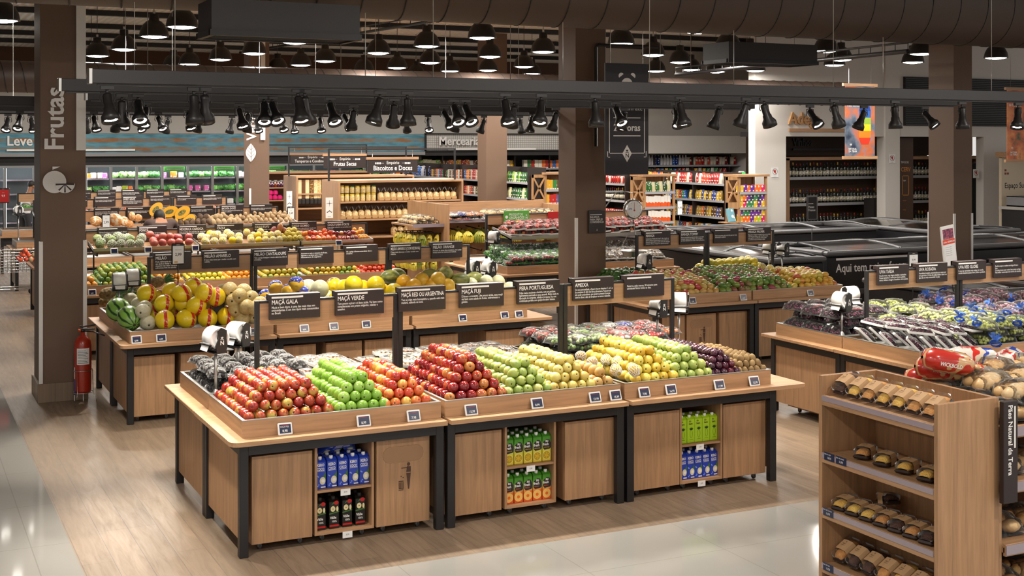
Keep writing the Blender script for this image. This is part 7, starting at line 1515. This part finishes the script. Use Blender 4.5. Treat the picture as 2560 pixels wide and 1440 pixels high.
for i,(c,dx,r) in enumerate((('o',.16,.5),('y',.15,.45),('y',.15,.4),('y',.14,.35))): cakeat(c,bx0+dx,by1-.25-i*.19,.797,(0,0,PI/2*0+r),'loaf cake lying flat with a kraft band on the second shelf','loaf cakes of the second shelf')
for i,c in enumerate('yyyodod'): cakeat(c,bx0+.13,by1-.10-i*.125,.447,(0,-.06,.25),{'y':'yellow','o':'orange-brown','d':'dark'}[c]+' loaf cake with a kraft band in the low third row','loaf cakes of the third shelf')
cakeat('d',bx0+.3,by1-.3,.50,(0,.2,1.2),'dark loaf cake turned sideways behind the others on the third shelf','loaf cakes of the third shelf')
for i,c in enumerate('oddoyoy'): cakeat(c,bx0+.155,by1-.10-i*.128,.152,(0,-.52,0),'tilted loaf cake with a kraft band on the lowest shelf','loaf cakes of the lowest shelf')
t=thing('bread_shelf','oak bread shelf unit piled with bagged bread, running off to the side','shelf',(bx1+.012,by0,0)); W=2.6; D=1.1
b=MB(); b.box(0,.02,0,.03,D,1.1,WZ); b.obj('side_panel',t); b=MB(); b.box(0,D,0,W,D+.03,1.16,WZ); b.obj('back_panel',t)
for z in (1.10,.78,.42,.10):
    b=MB(); b.box(.03,.0,z-.05,W,D,z-.02,WX); b.box(.03,-.01,z-.07,W,.01,z,WX,.002); sh=b.obj('shelf',t); b=MB(); b.box(.03,-.017,z-.06,W,-.011,z-.005,PRL); b.obj('price_rail',sh)
packs('bread',5.86,7.6,5.42,6.15,1.085,6,3,'clear bag of golden bread rolls on top of the bread shelf','bread bag','bread bags on top of the bread shelf',2,.1,zs=.02)
for z in (.40,.765,.085): packs('bread',5.86,7.2,5.45,5.75,z,5,1,'clear bag of bread rolls on the '+{.765:'upper',.40:'middle',.085:'lowest'}[z]+' inner bread shelf','bread bag','bread bags on the inner shelves',1,sc=.95)
def loafbag(x,y,z,rot,m1,txt,label,tc_=PRINT):
    b=MB(); n=14; V=[];Fs=[]
    for j,(u,r) in enumerate(((-.2,.01),(-.17,.055),(-.12,.07),(0,.072),(.1,.068),(.14,.05),(.17,.018),(.2,.035),(.215,.04))):
        for i in range(n): a=2*PI*i/n; V.append((u,r*math.cos(a)*1.15,r*math.sin(a)*(1 if j<6 else .6)+R_.uniform(-.003,.003)))
    for j in range(8):
        for i in range(n): q=j*n+i; p=j*n+(i+1)%n; Fs.append((q,p,p+n,q+n))
    b.add(V,Fs,m1,True); b.text(txt,.042,tc_,T((-.13,-.01,.0735))@RZ(.1),'L',bold=.03); b.text(txt,.035,tc_,T((-.12,-.083,-.01))@FY,'L',bold=.03)
    tag(b.obj('bread_loaf_bag',None,(x,y,z),rot),label,'bread bag')
def stripes(name,cols,ax,sc): 
    m=mat(name,cols[0][1],.25,coat=.4); t,N,L,bb=nt(m); tc=N.new('ShaderNodeTexCoord'); sx=N.new('ShaderNodeSeparateXYZ'); L.new(tc.outputs['Object'],sx.inputs[0]); n=N.new('ShaderNodeTexNoise'); n.inputs['Scale'].default_value=6; L.new(tc.outputs['Object'],n.inputs[0])
    a=N.new('ShaderNodeMath'); a.operation='MULTIPLY_ADD'; a.inputs[1].default_value=sc; L.new(sx.outputs[ax],a.inputs[0]); L.new(n.outputs['Fac'],a.inputs[2]); rp=ramp(N,cols); rp.color_ramp.interpolation='CONSTANT'; L.new(a.outputs[0],rp.inputs[0]); L.new(rp.outputs[0],bb.inputs['Base Color']); return m
RB=stripes('red_bread_bag',[(.0,H('#B5281E')),(.42,H('#C8A070')),(.52,H('#C2301E')),(.66,H('#2A2624'))],'Y',2.6); WB=stripes('white_blue_bread_bag',[(0,H('#D8D2C8')),(.3,H('#C8281E')),(.42,H('#D8C8B0')),(.56,H('#2444A8')),(.66,H('#DCD6CC')),(.8,H('#C8281E'))],'X',2.2)
for a in ((2360,925,1.3,(.0,.15,-.3),RB,'WICKBOLD','red bread loaf bag lying across the clear roll bags'),(2330,950,1.2,(.1,.1,-.25),RB,'WICKBOLD','red bread loaf bag tucked at the back panel of the cake shelf'),(2440,895,1.33,(.3,.1,-.2),WB,'Premium','white, blue and red bread loaf bag reading Premium'),(2375,905,1.38,(.2,.2,-.2),RB,'WICKBOLD','red and black bread loaf bag on top of the other red one'),(2520,900,1.30,(.2,-.1,.4),WB,'Premium','white and red bread loaf bag at the picture edge')):
    x,y=atZ(a[0],a[1],a[2]); loafbag(x,y,a[2],a[3],a[4],a[5],a[6],RED if a[4]==WB else PRINT)
x0=atY(2501,5.30); z1=atY(2505,5.3,1003)[1]; z0=atY(2505,5.3,1258)[1]; s=thing('vertical_sign','narrow dark vertical sign reading Pães Natural da Terra','sign',(x0,5.28,z0)); Hh=z1-z0; wS=atY(2536,5.3)-x0
b=MB(); b.box(0,-.006,0,wS,.03,Hh,SIGN,.003); b.obj('panel',s); b=MB(); b.text('Pães Natural da Terra',.047,PRINT,T((wS*.32,-.007,Hh-.02))@FY@RZ(-PI/2),'L',sx=.96,bold=.02); b.box(wS*.72,-.0075,Hh*.54,wS*.82,-.006,Hh-.03,PRINT); b.obj('lettering',s)
# ---------------------------------------------------------------- people
SKINM=mat('skin_tone',H('#9A6A4E'),.55); HAIR=mat('dark_hair',H('#17110E'),.6); SHW=mat('white_shirt',(.7,.69,.67),.7); SHB=mat('brown_shirt',H('#4A3834'),.8); TRO=mat('dark_trousers',(.03,.03,.035),.8)
def person(x,y,rz,label,shirt,lean,arm,hs=1.0,drop=0):
    """one skinned body from a joint skeleton; head turned down; local -Y is the facing direction"""
    J={'pel':(0,0,.95),'wst':(0,-.02*lean,1.08),'chs':(0,-.10*lean,1.28),'nk':(0,-.17*lean,1.44),'hd0':(0,-.20*lean,1.51),'hd1':(0,-.26*lean,1.60),'hd2':(0,-.28*lean,1.68)}
    for k_,q_ in (('nk',.35),('hd0',.75),('hd1',1.0),('hd2',1.05)): v_=J[k_]; J[k_]=(v_[0],v_[1]-drop*.6*q_,v_[2]-drop*q_)
    Rd={'pel':(.155,.11),'wst':(.14,.10),'chs':(.165,.115),'nk':(.058,.06),'hd0':(.055,.06),'hd1':(.08,.098),'hd2':(.07,.085)}
    E=[('pel','wst'),('wst','chs'),('chs','nk'),('nk','hd0'),('hd0','hd1'),('hd1','hd2')]
    for s,n in ((-1,'l'),(1,'r')):
        c=J['chs']; J['sh'+n]=(s*.19,c[1],1.385); J['el'+n]=(s*.24,c[1]-.08-.1*arm,1.14); J['wr'+n]=(s*.18,c[1]-.22-.22*arm,1.10+.12*arm); J['hp'+n]=(s*.095,0,.9); J['kn'+n]=(s*.11,-.03,.5); J['an'+n]=(s*.12,.01,.09); J['to'+n]=(s*.13,-.15,.04)
        Rd.update({'sh'+n:(.062,.062),'el'+n:(.042,.042),'wr'+n:(.028,.03),'hp'+n:(.095,.1),'kn'+n:(.06,.06),'an'+n:(.045,.045),'to'+n:(.04,.03)})
        E+=[('chs','sh'+n),('sh'+n,'el'+n),('el'+n,'wr'+n),('pel','hp'+n),('hp'+n,'kn'+n),('kn'+n,'an'+n),('an'+n,'to'+n)]
        w_=Vector(J['wr'+n])
        J['pa'+n]=tuple(w_+Vector((0,-.07,.0))); Rd['pa'+n]=(.034,.016); E.append(('wr'+n,'pa'+n))
        for q in range(4):
            a=tuple(w_+Vector((s*(.027-.018*q),-.115,-.002))); k1='f%d'%q+n; J[k1]=a; Rd[k1]=(.009,.009); E.append(('pa'+n,k1)); k2='g%d'%q+n; J[k2]=tuple(Vector(a)+Vector((0,-.03-(.006 if q in(1,2) else 0),-.018))); Rd[k2]=(.008,.008); E.append((k1,k2))
        J['th'+n]=tuple(w_+Vector((-s*.045,-.06,.0))); Rd['th'+n]=(.01,.01); E.append(('pa'+n,'th'+n))
    K=list(J); me=bpy.data.meshes.new('person'); me.from_pydata([J[k] for k in K],[(K.index(a),K.index(c)) for a,c in E],[])
    o=bpy.data.objects.new('tmp_person',me); COL.objects.link(o); o.modifiers.new('skin','SKIN'); o.modifiers.new('ss','SUBSURF').levels=2
    sv=me.skin_vertices[0].data
    for i,k in enumerate(K): sv[i].radius=Rd[k]; sv[i].use_root=(k=='pel')
    dg=bpy.context.evaluated_depsgraph_get(); bm_=bpy.data.meshes.new_from_object(o.evaluated_get(dg)); bpy.data.objects.remove(o)
    for m_ in (SKINM,shirt,TRO): bm_.materials.append(m_)
    nz_=J['nk'][2]
    for p in bm_.polygons:
        c=p.center; p.use_smooth=True
        armc=abs(c.x)>.13 and c.y<J['chs'][1]-.16-.1*arm; p.material_index=2 if c.z<.95 and not armc else (0 if (c.z>nz_-.02 and abs(c.x)<.08) or armc else 1)
    r=mk('person',bm_,None,(x,y,0),(0,0,rz),(hs,)*3); tag(r,label,'person')
    hc=Vector(J['hd2'])+Vector((0,.012,-.01)); b=MB(); V0=len(b.v); b.ball(hc+Vector((0,.003,-.012)),.082,.10,.104,HAIR,16,12,.02,3)
    kp=[(f,a,c) for f,a,c in zip(b.f,b.m,b.s) if sum(b.v[i][1] for i in f)/len(f)>hc.y-.07 and (sum(b.v[i][2] for i in f)/len(f)>hc.z-.05 or sum(b.v[i][1] for i in f)/len(f)>hc.y+.03)]
    b.f=[k[0] for k in kp]; b.m=[k[1] for k in kp]; b.s=[k[2] for k in kp]; b.obj('hair',r)
    b=MB(); f=Vector(J['hd1']); 
    b.ball(f+Vector((0,-.098,.0)),.013,.02,.02,SKINM,8,6)
    for s in (-1,1): b.ball(f+Vector((s*.03,-.083,.03)),.009,.006,.006,PAPER,8,5); b.ball(f+Vector((s*.03,-.088,.03)),.004,.003,.004,BLK2,6,4); b.ball(f+Vector((s*.08,.0,.01)),.012,.02,.03,SKINM,8,6)
    b.box(-.022,-.092,f.z-.045,.022,-.088,f.z-.037,mat('lip_tone',H('#8A4A40'),.5),M=T((0,f.y,0))); b.obj('face',r)
    return r
person(atY(62,34.6),34.6,2.2,'person in a white shirt looking down beside the glass fridges',SHW,.8,.6)
person(atY(404,20.1),20.1,PI-.1,'person in a brown shirt seen from behind between the squash and citrus islands',SHB,.9,.6,1.09,.20)
# shopping trolley between the far tables
t=thing('shopping_trolley','wire shopping trolley between the tables beside the walkway','trolley',(2.05,24.2,0)); b=MB()
for i in range(9):
    z=.45+i*.05; b.tube([(-.45,-.25,z),(.25,-.2,z),(.25,.2,z),(-.45,.25,z),(-.45,-.25,z)],.004,CHROME,4)
for i in range(12): 
    x=-.45+.7*i/11; b.tube([(x,-.24,.85),(x,-.24,.45),(x,.24,.45),(x,.24,.85)],.004,CHROME,4)
b.obj('basket',t); b=MB(); b.tube([(-.5,-.25,1.0),(-.5,.25,1.0)],.014,RED,8); b.obj('handle',t); b=MB(); 
for y in (-.22,.22): b.tube([(-.48,y,1.0),(-.42,y,.45),(-.4,y,.15),(.25,y*.8,.15)],.01,CHROME,6)
b.obj('frame',t)
for x in (-.4,.25):
    for y in (-.22,.2): b=MB(); b.lathe([(0,-.012),(.06,-.012),(.06,.012),(0,.012)],14,BLK2,M=T((x,y,.062))@RX(PI/2)); b.obj('wheel',t)
